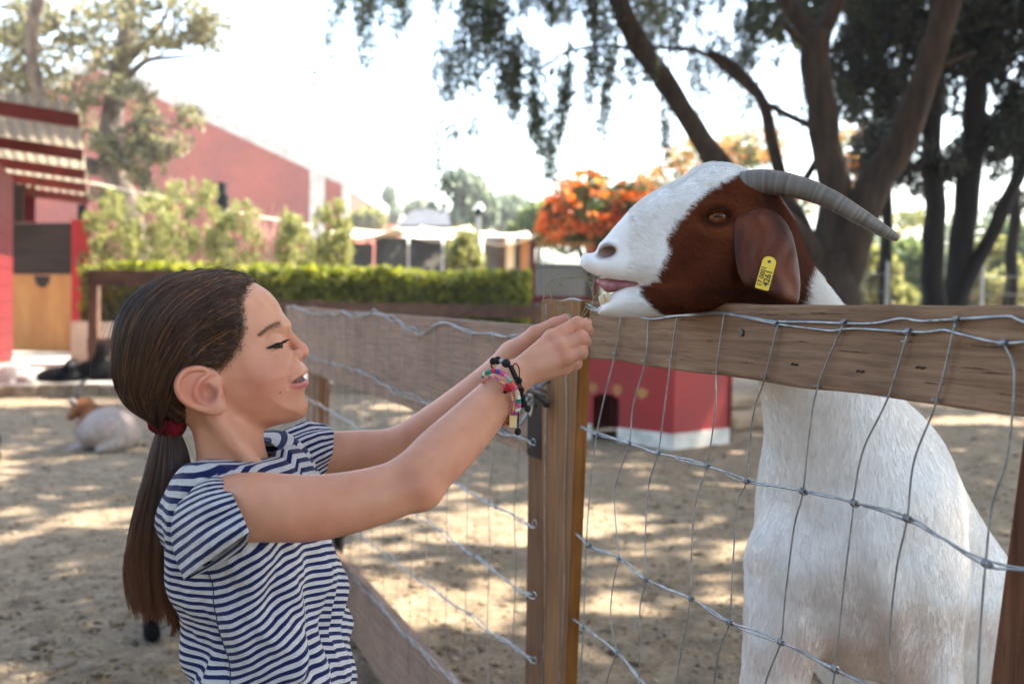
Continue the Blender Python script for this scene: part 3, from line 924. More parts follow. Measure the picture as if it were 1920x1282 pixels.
def right_trees():
    d = 14.5
    B = W(1560, 620, d)
    root = empty('multi_stem_tree', (B[0], B[1], 0)); mb = MB()
    foot = (1575, 745, d)
    limb(mb, [foot, (1570, 660, d), (1560, 560, d), (1550, 480, d)], 130, 92, 14, 14, .04, 1)
    limb(mb, [(1555, 520, d), (1480, 420, d - .4), (1400, 370, d - .6), (1340, 300, d - .7), (1285, 215, d - .8), (1215, 105, d - .9), (1150, -10, d - 1), (1100, -110, d - 1)], 46, 36, 24, 12, .05, 2)
    limb(mb, [(1545, 500, d), (1510, 440, d + .2), (1478, 370, d + .3), (1448, 270, d + .4), (1430, 190, d + .4), (1385, 130, d + .5), (1330, 95, d + .6)], 36, 16, 20, 10, .04, 3)
    limb(mb, [(1548, 500, d), (1562, 410, d), (1560, 320, d), (1540, 220, d), (1528, 110, d), (1530, 60, d)], 62, 54, 20, 12, .04, 4)
    limb(mb, [(1530, 75, d), (1495, 30, d), (1440, -50, d)], 36, 26, 8, 9, .03, 5)
    limb(mb, [(1530, 80, d), (1560, 20, d), (1590, -60, d)], 38, 28, 8, 9, .03, 6)
    limb(mb, [(1570, 545, d), (1600, 450, d - .1), (1640, 345, d - .2), (1690, 265, d - .3), (1735, 150, d - .4), (1760, 50, d - .5), (1785, -70, d - .5)], 70, 46, 24, 12, .04, 7)
    limb(mb, [(1500, 350, d + .1), (1540, 260, d + .4), (1420, 180, d + .6), (1300, 95, d + .6), (1100, 90, d + .6), (1010, 130, d + .6)], 16, 6, 22, 7, .05, 8)
    limb(mb, [(1745, 130, d - .4), (1790, 112, d - .5), (1828, 100, d - .5)], 14, 6, 8, 7, .02, 9)
    limb(mb, [(1525, 95, d), (1480, 60, d - .3), (1470, 40, d - .3)], 14, 10, 6, 7, .02, 10)
    mb.build('trunk', M['bark_dark'], root, smooth=True)
    # foliage: drooping twigs hung with small leaves
    rng = np.random.default_rng(92)
    pts, tw = [], MB()
    def droop(x0, x1, y0, y1, n, dd, slant=0.0, fray=.75):
        for k in range(n):
            x = rng.uniform(x0, x1); ys = y0 + rng.uniform(-.25, .25) * (y1 - y0); ye = y1 - rng.uniform(0, fray) * (y1 - y0)
            dz = dd + rng.uniform(-.9, .9)
            m = max(6, int((ye - ys) * .55))
            tt = np.sort(rng.uniform(0, 1, m)) ** .9
            xx = x + slant * tt * (ye - ys) + 5 * np.sin(tt * 5 + k) + rng.normal(0, 3.2, m) * (.6 + .8 * np.sin(tt * 9 + k) ** 2)
            yy = ys + tt * (ye - ys)
            if k % 3 == 0 and ye - ys > 60:
                Q_ = [W(x + 2 * math.sin(k), ys - 60, dz), W(x, ys, dz)] + [W(a_, b_, dz) for a_, b_ in zip(np.interp([.3, .6, .9], tt, xx), ys + np.array([.3, .6, .9]) * (ye - ys))]
                tw.tube(spline(Q_, 9), np.linspace(.008, .003, 9), 4)
            for a_, b_ in zip(xx, yy):
                pts.append(W(a_, b_, dz + rng.normal(0, .08)))
    for x0, x1, y0, y1, n, dd, sl in (
        (620, 770, -70, 90, 46, 13.6, -.10), (600, 650, -40, 200, 9, 13.6, -.12), (672, 700, -20, 175, 16, 13.6, .02), (740, 775, -30, 90, 12, 13.6, 0), (540, 610, -60, 15, 12, 13.6, -.2),
        (815, 850, -60, 80, 12, 13.6, 0), (850, 900, -40, 120, 22, 13.6, -.05), (895, 960, -30, 190, 50, 13.6, -.08), (845, 885, 120, 230, 20, 13.6, -.05), (880, 905, 150, 285, 14, 13.6, .0), (930, 975, 100, 250, 26, 13.4, .03),
        (965, 1015, -30, 200, 46, 13.5, -.04), (950, 975, 190, 290, 8, 13.5, 0), (992, 1016, 170, 320, 18, 13.5, .02), (1030, 1075, 90, 300, 26, 13.6, -.06), (1025, 1050, 270, 400, 10, 13.6, -.03),
        (1015, 1120, -50, 120, 70, 13.8, 0), (1110, 1170, 60, 230, 34, 13.8, -.12), (1125, 1150, 200, 330, 10, 13.8, -.15), (1120, 1230, -50, 130, 70, 14.2, 0), (1200, 1290, -50, 150, 60, 15.5, 0), (1160, 1230, 100, 210, 26, 14.2, 0),
        (1240, 1262, 150, 360, 16, 14.4, .0), (1270, 1420, -60, 140, 100, 16.2, 0), (1290, 1360, 90, 230, 36, 16.2, 0), (1360, 1450, 90, 240, 40, 16.4, 0), (1400, 1560, -60, 150, 90, 16.6, 0), (1450, 1520, 120, 260, 26, 16.4, 0),
        (1540, 1720, -60, 140, 110, 16.8, 0), (1570, 1660, 110, 260, 44, 16.8, 0), (808, 842, 120, 400, 16, 13.6, .0), (838, 880, 100, 340, 10, 13.6, 0)):
        droop(x0, x1, y0, y1, n, dd, sl)
    pts = np.array(pts)
    pts = pts[fbm(pts * np.array([2.2, 1.0, 1.5]), 2, 19) > -.22]
    pts = pts + rng.normal(0, .035, pts.shape)
    v, f = leaf_quads(pts, .038, 91, hang=.45, aspect=.42)
    mesh_obj('crown', v, f, M['leaf_dark'], root)
    tw.build('twigs', M['bark_dark'], root)
    tag(root, 'big multi-stemmed tree with drooping dark foliage behind the goat', 'tree')
    # scraps caught in the tree
    # dark trees at the right edge
    d = 16.5
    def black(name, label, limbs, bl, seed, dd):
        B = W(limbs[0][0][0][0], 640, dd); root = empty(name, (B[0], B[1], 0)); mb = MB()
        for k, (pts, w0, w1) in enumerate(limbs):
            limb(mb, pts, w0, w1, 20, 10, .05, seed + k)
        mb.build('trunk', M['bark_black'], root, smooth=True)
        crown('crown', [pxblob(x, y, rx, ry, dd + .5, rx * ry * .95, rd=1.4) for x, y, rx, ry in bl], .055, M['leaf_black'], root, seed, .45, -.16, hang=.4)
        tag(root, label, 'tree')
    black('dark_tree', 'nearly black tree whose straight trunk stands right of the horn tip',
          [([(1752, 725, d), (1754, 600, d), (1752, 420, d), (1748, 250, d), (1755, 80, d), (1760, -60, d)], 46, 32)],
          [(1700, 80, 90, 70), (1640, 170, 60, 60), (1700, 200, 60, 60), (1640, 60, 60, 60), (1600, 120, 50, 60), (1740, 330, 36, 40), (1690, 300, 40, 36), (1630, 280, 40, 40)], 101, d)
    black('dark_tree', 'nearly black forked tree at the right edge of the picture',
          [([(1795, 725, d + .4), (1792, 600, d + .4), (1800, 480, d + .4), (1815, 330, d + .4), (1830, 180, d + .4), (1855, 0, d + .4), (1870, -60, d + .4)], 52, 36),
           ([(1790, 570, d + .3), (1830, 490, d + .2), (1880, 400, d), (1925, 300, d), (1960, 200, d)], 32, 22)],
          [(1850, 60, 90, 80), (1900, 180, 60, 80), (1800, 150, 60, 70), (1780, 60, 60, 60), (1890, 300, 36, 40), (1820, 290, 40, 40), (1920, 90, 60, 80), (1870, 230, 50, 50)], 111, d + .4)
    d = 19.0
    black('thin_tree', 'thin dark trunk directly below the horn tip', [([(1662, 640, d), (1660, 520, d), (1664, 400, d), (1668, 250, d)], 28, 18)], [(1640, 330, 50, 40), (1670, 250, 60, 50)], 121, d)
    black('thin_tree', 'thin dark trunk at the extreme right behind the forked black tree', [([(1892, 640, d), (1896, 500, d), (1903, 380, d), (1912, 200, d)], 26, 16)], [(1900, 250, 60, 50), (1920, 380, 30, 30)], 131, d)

# ------------------------------------------------------------------ stall on the left
def stall():
    # paved platform
    p0 = on_ground(-260, 745); p1 = on_ground(330, 738)
    e = p1 - p0; e /= np.linalg.norm(e)
    back = np.array([-e[1], e[0], 0])
    a = p0 - e * 4; b = p1 + e * 3
    o = MB().slab([a + [0, 0, -.1], b + [0, 0, -.1], b + back * 12 + [0, 0, -.1], a + back * 12 + [0, 0, -.1]], (0, 0, 1), .22).build('platform', M['concrete'])
    tag(o, 'low concrete platform in front of the red stall', None, None, 'structure')
    kb = empty('platform_kerb', a)
    n = 16
    for k in range(n):
        s = a + (b - a) * k / n; t = a + (b - a) * (k + .985) / n
        off = -back * .16
        MB().slab([s + off + [0, 0, -.05], t + off + [0, 0, -.05], t - back * .004 + [0, 0, -.05], s - back * .004 + [0, 0, -.05]], (0, 0, 1), .17 + .012 * math.sin(k * 2.3)).build('kerb_stone', M['stone'], kb, bevel=.01)
    kb['kind'] = 'structure'
    tag(kb, 'pale kerb stones along the platform edge')
    D = 17.5
    root = empty('red_stall', (W(80, 660, D)[0], D, .12))
    zf = .12
    def flat(px0, px1, py0, py1, d, t=.08, bottom=None):
        q = [W(px0, py0, d), W(px1, py0, d), W(px1, py1, d), W(px0, py1, d)]
        if bottom is not None:
            q[2][2] = q[3][2] = bottom
        return MB().slab(q, (AXIS[0], AXIS[1], 0), t)
    flat(134, 167, 412, 657, D - .05, .30, zf).build('pillar', pmat('bright_red_paint', [(0.2, hexc('8a0c10')), (0.6, hexc('a81218')), (0.8, hexc('b51c22'))], 3, rough=.6, bump=.15, bscale=30), root)
    flat(22, 134, 515, 657, D, .05, zf + .03).build('half_door', M['plywood'], root)
    flat(18, 136, 418, 514, D + .12, .05).build('dark_boards', M['dark_wood'], root)
    # notch in the half door
    th = np.linspace(math.pi, 2 * math.pi, 12)
    c = W(79, 517, D - .02); r = 15 * D / FPX
    arc = [c + np.array([r * math.cos(t), 0, 1.5 * r * math.sin(t)]) for t in th]
    MB().slab(arc, (AXIS[0], AXIS[1], 0), .05).build('door_notch', M['dark_wood'], root)
    flat(20, 42, 326, 416, D + .3, .2).build('dark_post', M['dark_wood'], root)
    flat(44, 66, 336, 417, D + .6, .1).build('red_board', M['red_paint'], root)
    # near wall of the stall, running along the yard
    w0 = W(24, 600, 15.0); w0[2] = zf
    w1 = w0 - AXIS * 5.0
    ztop = 2.9
    nplank = 12
    for k in range(nplank):
        z0 = zf + (ztop - zf) * k / nplank; z1 = zf + (ztop - zf) * (k + .97) / nplank
        MB().slab([[w0[0], w0[1], z0], [w1[0], w1[1], z0], [w1[0], w1[1], z1], [w0[0], w0[1], z1]], -SIDE, .06).build('wall_plank', M['red_paint'], root)
    # roof: corrugated sheets on purlins
    A0, A1 = W(148, 196, 10.6), W(166, 366, 18.6)
    ax = A1 - A0
    lat = -SIDE * 5.0 + np.array([0, 0, .45])
    nu, nv = 10, 241
    u, v = np.meshgrid(np.linspace(0, 1, nu), np.linspace(0, 1, nv), indexing='ij')
    S = A0 + u[..., None] * ax + v[..., None] * lat
    S[..., 2] += .032 * np.sin(v * 2 * math.pi * 34)
    i = np.arange(nu - 1)[:, None] * nv + np.arange(nv - 1)[None]
    f = np.stack([i, i + nv, i + nv + 1, i + 1], -1).reshape(-1, 4)
    rs, nt, bsdf = new_mat('roof_fibreglass')
    bsdf.inputs['Base Color'].default_value = (*hexc('c3ae8d'), 1); bsdf.inputs['Roughness'].default_value = .6
    tr = nt.nodes.new('ShaderNodeBsdfTranslucent'); tr.inputs[0].default_value = (*hexc('cdb68e'), 1)
    nz = N(nt, 'ShaderNodeTexNoise', Scale=1.2, Detail=5.0)
    rr = ramp(nt, nz.outputs[0], [(0.3, hexc('857a68')), (0.7, hexc('a89d88'))])
    nt.links.new(rr.outputs[0], tr.inputs[0]); nt.links.new(rr.outputs[0], bsdf.inputs['Base Color'])
    mx = nt.nodes.new('ShaderNodeMixShader'); mx.inputs[0].default_value = .38
    nt.links.new(bsdf.outputs[0], mx.inputs[1]); nt.links.new(tr.outputs[0], mx.inputs[2]); nt.links.new(mx.outputs[0], nt.nodes['Material Output'].inputs[0])
    rf = mesh_obj('roof', S.reshape(-1, 3), f, rs, root, smooth=True)
    for t in (.03, .32, .55, .75, .97):
        c = A0 + ax * t
        q = [c + [0, 0, -.05], c + lat + [0, 0, -.05], c + lat + [0, 0, -.20], c + [0, 0, -.20]]
        MB().slab(q, AXIS, .07).build('purlin', M['purlin'], rf)
    pz = A1 + np.array([.02, 0, -.2])
    MB().box((pz[0] - .05, pz[1] - .2, (pz[2] + zf) / 2), (.12, .12, pz[2] - zf)).build('roof_post', M['black_metal'], root)
    tag(root, 'red painted animal stall with half door and corrugated roof at the left edge', 'stall')
    # rail fence beside the stall
    rf = empty('rail_fence', (W(230, 660, 13.3)[0], 13.3, 0))
    for (ya, yb) in ((507, 536), (634, 660)):
        flat(163, 330, ya, yb, 13.3, .05).build('rail', M['wood_rail'], rf)
    x = W(300, 600, 13.38)
    MB().box((x[0], 13.46, .75), (.12, .12, 1.5)).build('post', M['wood_rail'], rf)
    x = W(172, 600, 13.38)
    MB().box((x[0], 13.46, .75), (.12, .12, 1.5)).build('post', M['wood_rail'], rf)
    tag(rf, 'brown two-rail fence joining the red stall pillar', 'fence')
    # rail fence before the hedge
    rf = empty('rail_fence', (W(780, 600, 13.6)[0], 13.6, 0))
    xa, xb = W(330, 560, 13.6)[0], W(1100, 560, 13.6)[0]
    for z in (1.055, .62, .25):
        nseg = 3
        for k in range(nseg):
            a, b_ = xa + (xb - xa) * k / nseg, xa + (xb - xa) * (k + 1) / nseg
            MB().box(((a + b_) / 2, 13.6, z), (b_ - a - .012, .05, .17)).build('rail', M['wood_rail'], rf)
    for k in range(4):
        MB().box((xa + (xb - xa) * k / 3 + .02, 13.69, .58), (.12, .12, 1.16)).build('post', M['wood_rail'], rf)
    tag(rf, 'dark brown rail fence running in front of the hedge', 'fence')

# ------------------------------------------------------------------ red kennel in the pen
def kennel():
    c = on_ground(1262, 842)
    r = on_ground(1366, 828); l = on_ground(1040, 812)
    H = .74
    root = empty('kennel', c)
    m, nt, b = new_mat('peeling_red_paint')
    tc = nt.nodes.new('ShaderNodeTexCoord')
    n1 = N(nt, 'ShaderNodeTexNoise', Scale=4.5, Detail=7.0, Roughness=.62, Distortion=.6)
    n2 = N(nt, 'ShaderNodeTexNoise', Scale=2.0, Detail=4.0)
    nt.links.new(tc.outputs['Object'], n1.inputs['Vector']); nt.links.new(tc.outputs['Object'], n2.inputs['Vector'])
    r1 = ramp(nt, n2.outputs[0], [(0.3, hexc('7c0503')), (0.7, hexc('980804'))])
    r2 = ramp(nt, n1.outputs[0], [(0.66, (0, 0, 0)), (0.69, (1, 1, 1))])
    mx = nt.nodes.new('ShaderNodeMixRGB'); nt.links.new(r2.outputs[0], mx.inputs[0]); nt.links.new(r1.outputs[0], mx.inputs[1]); mx.inputs[2].default_value = (*hexc('b58e66'), 1)
    nt.links.new(mx.outputs[0], b.inputs['Base Color']); b.inputs['Roughness'].default_value = .65
    wht = pmat('white_base', [(0.3, hexc('a9a49b')), (0.6, hexc('cfcbc3'))], 8, rough=.8)
    up = np.array([0, 0, 1.0])
    fl = (l - c); fr = (r - c)
    ln, rn = np.cross(up, fl / np.linalg.norm(fl)), np.cross(fr / np.linalg.norm(fr), up)
    for nvec in (ln, rn):
        pass
    # front (left-facing) wall with a doorway
    def fp(u, z):
        return c + fl * u + up * z
    def px_u(px):
        p = on_plane(px, 780, c, np.cross(up, fl / np.linalg.norm(fl)))
        return np.dot(p - c, fl) / np.dot(fl, fl)
    u0, u1 = px_u(1160), px_u(1111)
    zd = .40
    inn = ln if np.dot(ln, np.array([0, 1.0, 0])) > 0 else -ln
    inr = rn if np.dot(rn, np.array([0, 1.0, 0])) > 0 else -rn
    MB().slab([fp(0, .12), fp(u0, .12), fp(u0, H), fp(0, H)], inn, .02).build('front_panel', m, root)
    MB().slab([fp(u1, .12), fp(1, .12), fp(1, H), fp(u1, H)], inn, .02).build('front_panel', m, root)
    um = (u0 + u1) / 2; hw = (u1 - u0) / 2
    arch = [fp(u0, zd - .06)] + [fp(um - hw * math.cos(t), zd - .06 + .06 * math.sin(t)) for t in np.linspace(.15, math.pi - .15, 9)] + [fp(u1, zd - .06), fp(u1, H), fp(u0, H)]
    MB().slab(arch, inn, .02).build('lintel', m, root)
    MB().slab([fp(-.004, -.05), fp(u0, -.05), fp(u0, .125), fp(-.004, .125)], -inn, .012).build('base_strip', wht, root)
    MB().slab([fp(u1, -.05), fp(1, -.05), fp(1, .125), fp(u1, .125)], -inn, .012).build('base_strip', wht, root)
    g = lambda u, z: c + fr * u + up * z
    MB().slab([g(0.002, .12), g(1, .12), g(1, H), g(0.002, H)], inr, .02).build('side_panel', m, root)
    MB().slab([g(-.002, -.05), g(1, -.05), g(1, .125), g(-.002, .125)], -inr, .012).build('base_strip', wht, root)
    bk = c + fl + fr
    MB().slab([l + up * .0, bk, bk + up * H, l + up * H], -fr / np.linalg.norm(fr), .02).build('back_panel', m, root)
    MB().slab([r, bk, bk + up * H, r + up * H], -fl / np.linalg.norm(fl), .02).build('back_panel', m, root)
    o = .05
    ef, er = fl / np.linalg.norm(fl) * o, fr / np.linalg.norm(fr) * o
    MB().slab([c - ef - er + up * (H + .004), l + ef - er + up * (H + .004), bk + ef + er + up * (H + .05), r - ef + er + up * (H + .05)], up, .03).build('roof', M['plywood'], root)
    tan = M['plywood']
    for px, py, w, h in ((1112, 727, .05, .045), (1158, 731, .045, .05), (1204, 737, .06, .045)):
        p = on_plane(px, py, c - inn * .001, inn)
        e = fl / np.linalg.norm(fl)
        t = np.linspace(0, 2 * math.pi, 12, endpoint=False)
        MB().slab([p + e * w * math.cos(a) * (1 + .2 * math.sin(3 * a)) + up * h * math.sin(a) for a in t], -inn, .003).build('bare_wood_knot', tan, root)
    tag(root, 'red painted kennel with white base and dark doorway inside the pen', 'kennel')
    # logs behind
    for k, (a, b_, rr, lab) in enumerate((((1355, 795, 9.6), (1500, 770, 10.2), .10, 'pale log lying on the ground behind the kennel'), ((1330, 745, 11.5), (1480, 738, 12.0), .12, 'grey log farther back behind the kennel'))):
        A, B_ = W(*a), W(*b_); A[2] = gz(A[0], A[1]) + rr * .8; B_[2] = gz(B_[0], B_[1]) + rr * .8
        P = spline([A, (A + B_) / 2 + [0, .05, .01], B_], 10)
        o = MB().tube(P, rr * (1 + .08 * np.sin(np.arange(10) * 1.7)), 12).build('log', pmat('log_bark', [(0.3, hexc('7e6a56')), (0.7, hexc('b79f86'))], 5, stretch=(1, 1, 4), rough=.9, bump=.5), smooth=True)
        tag(o, lab, 'log')

# ------------------------------------------------------------------ overhead shade tree and added trees that cut sky fill, out of view
def canopy():
    tr = empty('shade_tree', (6.2, -1.5, 0)); mb = MB()
    mb.tube(spline([(6.2, -1.5, -.05), (6.1, -1.4, 2.5), (5.6, -.9, 5.0), (4.2, 1.5, 7.2)], 16), np.linspace(.42, .12, 16), 12)
    rng = np.random.default_rng(17)
    for k in range(16):
        e = np.array([rng.uniform(-3, 11), rng.uniform(-5, 13), rng.uniform(6.6, 8.2)])
        mb.tube(spline([(5.6, -.9, 5.0), (np.array([5.6, -.9, 5.0]) + e) / 2 + [0, 0, .7], e], 10), np.linspace(.13, .02, 10), 7)
    mb.build('trunk', M['bark_grey'], tr, smooth=True)
    n = 95000
    P = np.stack([rng.uniform(-5.5, 15, n), rng.uniform(-7, 21.0, n), rng.uniform(6.6, 9.0, n)], -1)
    P = P[(P[:, 1] < 14.5) | (P[:, 0] > 3.5 + (P[:, 1] - 14.5) * .2)]
    dens = fbm(P / np.array([1.35, 1.35, 6.0]), 2, 33)
    # crown density shaped for the light: closed sunward of the girl, open overhead
    s = np.array(SUN_DIR); foc = np.array([.15, 1.4, 1.0]) + s * ((7.8 - 1.0) / s[2])
    r = np.hypot((P[:, 0] - foc[0]) / 2.3, (P[:, 1] - foc[1]) / 2.0)
    thr = np.where(r < 1, -2.0, np.where((P[:, 0] < 2.6) & (P[:, 1] < 8), .06, np.where((P[:, 0] > 5.8) & (P[:, 1] > 4), -.24, -.14)))
    P = P[dens > thr]
    v, f = leaf_quads(P, .19, 18, aspect=.62)
    mesh_obj('crown', v, f, M['leaf_dark'], tr)
    tag(tr, 'large shade tree whose crown spreads over the pen', 'tree')

def fill_cut_trees():  # unseen trees added behind the camera to reduce flat frontal sky fill
    rng = np.random.default_rng(61)
    labs = ['dense evergreen tree behind the photographer on the left', 'dense evergreen tree directly behind the photographer']
    for k, (x, y) in enumerate(((-5.6, -1.8), (-1.8, -4.6))):
        tr = empty('evergreen_tree', (x, y, 0))
        MB().tube(spline([(x, y, -.05), (x + .1, y, 2.0), (x - .1, y + .1, 5.0)], 10), np.linspace(.22, .05, 10), 9).build('trunk', M['bark_grey'], tr, smooth=True)
        bl = [((x + rng.uniform(-1.7, 1.7), y + rng.uniform(-1.2, 1.2), rng.uniform(.8, 5.0)), (1.2, 1.0, 1.0), 420) for j in range(16)]
        crown('crown', bl, .13, M['leaf_dark'], tr, 140 + k, aspect=.6)
        tag(tr, labs[k], 'tree')

def haze():
    m = bpy.data.materials.new('haze_air'); m.use_nodes = True; nt = m.node_tree
    for n in list(nt.nodes):
        if n.type == 'BSDF_PRINCIPLED': nt.nodes.remove(n)
    v = nt.nodes.new('ShaderNodeVolumePrincipled')
    v.inputs['Color'].default_value = (.93, .95, 1.0, 1); v.inputs['Density'].default_value = .0011; v.inputs['Anisotropy'].default_value = .2
    nt.links.new(v.outputs[0], nt.nodes['Material Output'].inputs['Volume'])
    o = MB().box((0, 300, 8.5), (1300, 1300, 21)).build('haze', m)
    tag(o, 'pale summer haze over the yard', 'haze', None, 'stuff')

# ------------------------------------------------------------------ litter and stones
def stone_mesh(seed, flat=.5):
    bm = bmesh.new(); bmesh.ops.create_icosphere(bm, subdivisions=2, radius=1.0)
    P = np.array([v.co[:] for v in bm.verts])
    P *= (1 + .28 * fbm(P * 1.1 + seed * 7.1, 2, seed))[:, None]
    P[:, 2] *= flat
    for v, p in zip(bm.verts, P):
        v.co = p
    me = bpy.data.meshes.new('stone'); bm.to_mesh(me); bm.free()
    me.polygons.foreach_set('use_smooth', np.ones(len(me.polygons), dtype=bool))
    me.materials.append(M['stone'])
    return me

def litter():
    rng = np.random.default_rng(23)
    mes = [stone_mesh(k, .35 + .1 * (k % 3)) for k in range(5)]
    k = 0
    big = [(185, 1075, 34), (215, 1112, 30), (120, 1250, 60), (55, 1230, 46), (165, 1255, 44), (230, 1245, 40), (280, 1240, 40), (310, 1215, 36), (265, 1150, 28), (90, 1200, 30), (30, 1275, 40), (210, 1205, 30),
           (330, 1262, 46), (145, 1135, 26), (90, 1065, 36), (300, 1170, 26), (25, 1180, 26), (60, 1130, 24), (230, 1060, 22), (700, 990, 26), (780, 1050, 30)]
    named = {0: 'pale stone beside the end of the ponytail', 2: 'largest flat stone at the bottom left', 3: 'flat stone left of the largest one at the bottom', 5: 'flat stone close to the shirt hem at the bottom',
             11: 'grey stone above the largest flat stone', 12: 'flat stone at the bottom touching the shirt', 14: 'long low grey stone in the shade on the left', 10: 'stone in the bottom left corner', 20: 'stone behind the gate mesh near the bottom board'}
    rest = []
    for k, (px, py, w) in enumerate(big):
        p = on_ground(px, py); dpt = np.dot(p - CAM, FWD)
        s = w * .5 * dpt / FPX
        loc = np.array([p[0], p[1], gz(p[0], p[1]) - s * .05]); sc_ = np.array([s, s * rng.uniform(.6, .9), s * rng.uniform(.45, .7)]); a = rng.uniform(0, 6.28)
        if k in named:
            o = bpy.data.objects.new('stone', mes[k % 5]); COL.objects.link(o)
            o.location = loc; o.scale = sc_; o.rotation_euler = (0, 0, a)
            tag(o, named[k], 'stone', 'flat stones in the soil')
        else:
            rest.append((k % 5, loc, sc_, a))
    for q in range(70):
        y_ = rng.uniform(1.7, 5.0); x_ = rng.uniform(-.52, -.12) * y_; s = rng.uniform(.008, .022) * (1 + y_ * .15)
        rest.append((q % 5, np.array([x_, y_, gz(x_, y_) - s * .15]), np.array([s, s * rng.uniform(.5, .9), s * .6]), rng.uniform(0, 6.28)))
    mb = MB()
    for mi, loc, sc_, a in rest:
        me = mes[mi]; v = np.array([u.co[:] for u in me.vertices]) * sc_
        ca, sa = math.cos(a), math.sin(a)
        v = v @ np.array([[ca, sa, 0], [-sa, ca, 0], [0, 0, 1]]) + loc
        mb.add(v, [tuple(pl.vertices) for pl in me.polygons])
    o = mb.build('gravel_stones', M['stone'], smooth=True)
    tag(o, 'loose small stones bedded in the soil beside the girl', 'gravel', None, 'stuff')
    # pebbles and crumbs: nobody could count them
    v0 = np.array([[1, 0, 0], [0, 1, 0], [-1, 0, 0], [0, -1, 0], [0, 0, .7], [0, 0, -.7]], float)
    f0 = np.array([[0, 1, 4], [1, 2, 4], [2, 3, 4], [3, 0, 4], [1, 0, 5], [2, 1, 5], [3, 2, 5], [0, 3, 5]])
    n = 22000
    y = rng.uniform(0, 1, n) ** 1.6 * 10 + 1.3
    x = rng.uniform(-.75, .75, n) * (y + 1)
    s = rng.gamma(2.0, .0045, n) + .003
    a = rng.uniform(0, 6.28, n)
    R = np.stack([np.stack([np.cos(a), -np.sin(a), 0 * a], -1), np.stack([np.sin(a), np.cos(a), 0 * a], -1), np.stack([0 * a, 0 * a, 1 + 0 * a], -1)], 1)
    jit = rng.uniform(.6, 1.4, (n, 6, 1))
    z = ground_height(x, y)
    V = np.einsum('nij,nkj->nki', R, v0[None] * jit * np.array([1, .7, .55])) * s[:, None, None] + np.stack([x, y, z], -1)[:, None]
    F = (f0[None] + (np.arange(n) * 6)[:, None, None]).reshape(-1, 3)
    peb = leaf_mat('pebble', [(0.0, hexc('43372b')), (0.5, hexc('75654f')), (1.0, hexc('a3937c'))], 0.0, .9)
    o = mesh_obj('pebbles', V.reshape(-1, 3), F, peb)
    tag(o, 'small pebbles and clods scattered over the soil', 'pebbles', None, 'stuff')
    n = 24000
    y = rng.uniform(0, 1, n) ** 1.5 * 11 + 1.3
    x = rng.uniform(-.7, .75, n) * (y + 1)
    P = np.stack([x, y, ground_height(x, y) + .006], -1)
    v, f = leaf_quads(P, .015, 77, flat=.93, aspect=.2)
    dry = leaf_mat('dry_leaf', [(0.0, hexc('4c3b2a')), (0.5, hexc('8a7050')), (0.9, hexc('b59c72')), (1.0, hexc('6f7044'))], .1, .9)
    o = mesh_obj('leaf_litter', v, f, dry)
    tag(o, 'dry leaves and straw scattered over the soil', 'leaf litter', None, 'stuff')

if want('set'):
    make_ground(); far_things(); far_trees(); far_wood(); left_tree(); right_trees(); stall(); kennel(); canopy(); fill_cut_trees(); litter(); haze()

# ================================================================== the fence and its gate
FP0 = np.array([0.446, 0.906, 0.0]); FP1 = np.array([0.139, 1.727, 0.0])
FDIR = (FP1 - FP0) / np.linalg.norm(FP1 - FP0)
FN = np.array([-FDIR[1], FDIR[0], 0.0])          # towards the camera's side of the fence
if np.dot(FN, CAM * [1, 1, 0] - FP0) < 0:
    FN = -FN
GP0 = np.array([0.0574, 1.945, 0.0]); GDIR = np.array([-0.383, 0.924, 0.0])
GDIR /= np.linalg.norm(GDIR)
GN = np.array([-GDIR[1], GDIR[0], 0.0])
if np.dot(GN, CAM * [1, 1, 0] - GP0) < 0:
    GN = -GN
def F_(px, py, off=0.0): return on_plane(px, py, FP0 + FN * off, FN)
def G_(px, py, off=0.0): return on_plane(px, py, GP0 + GN * off, GN)

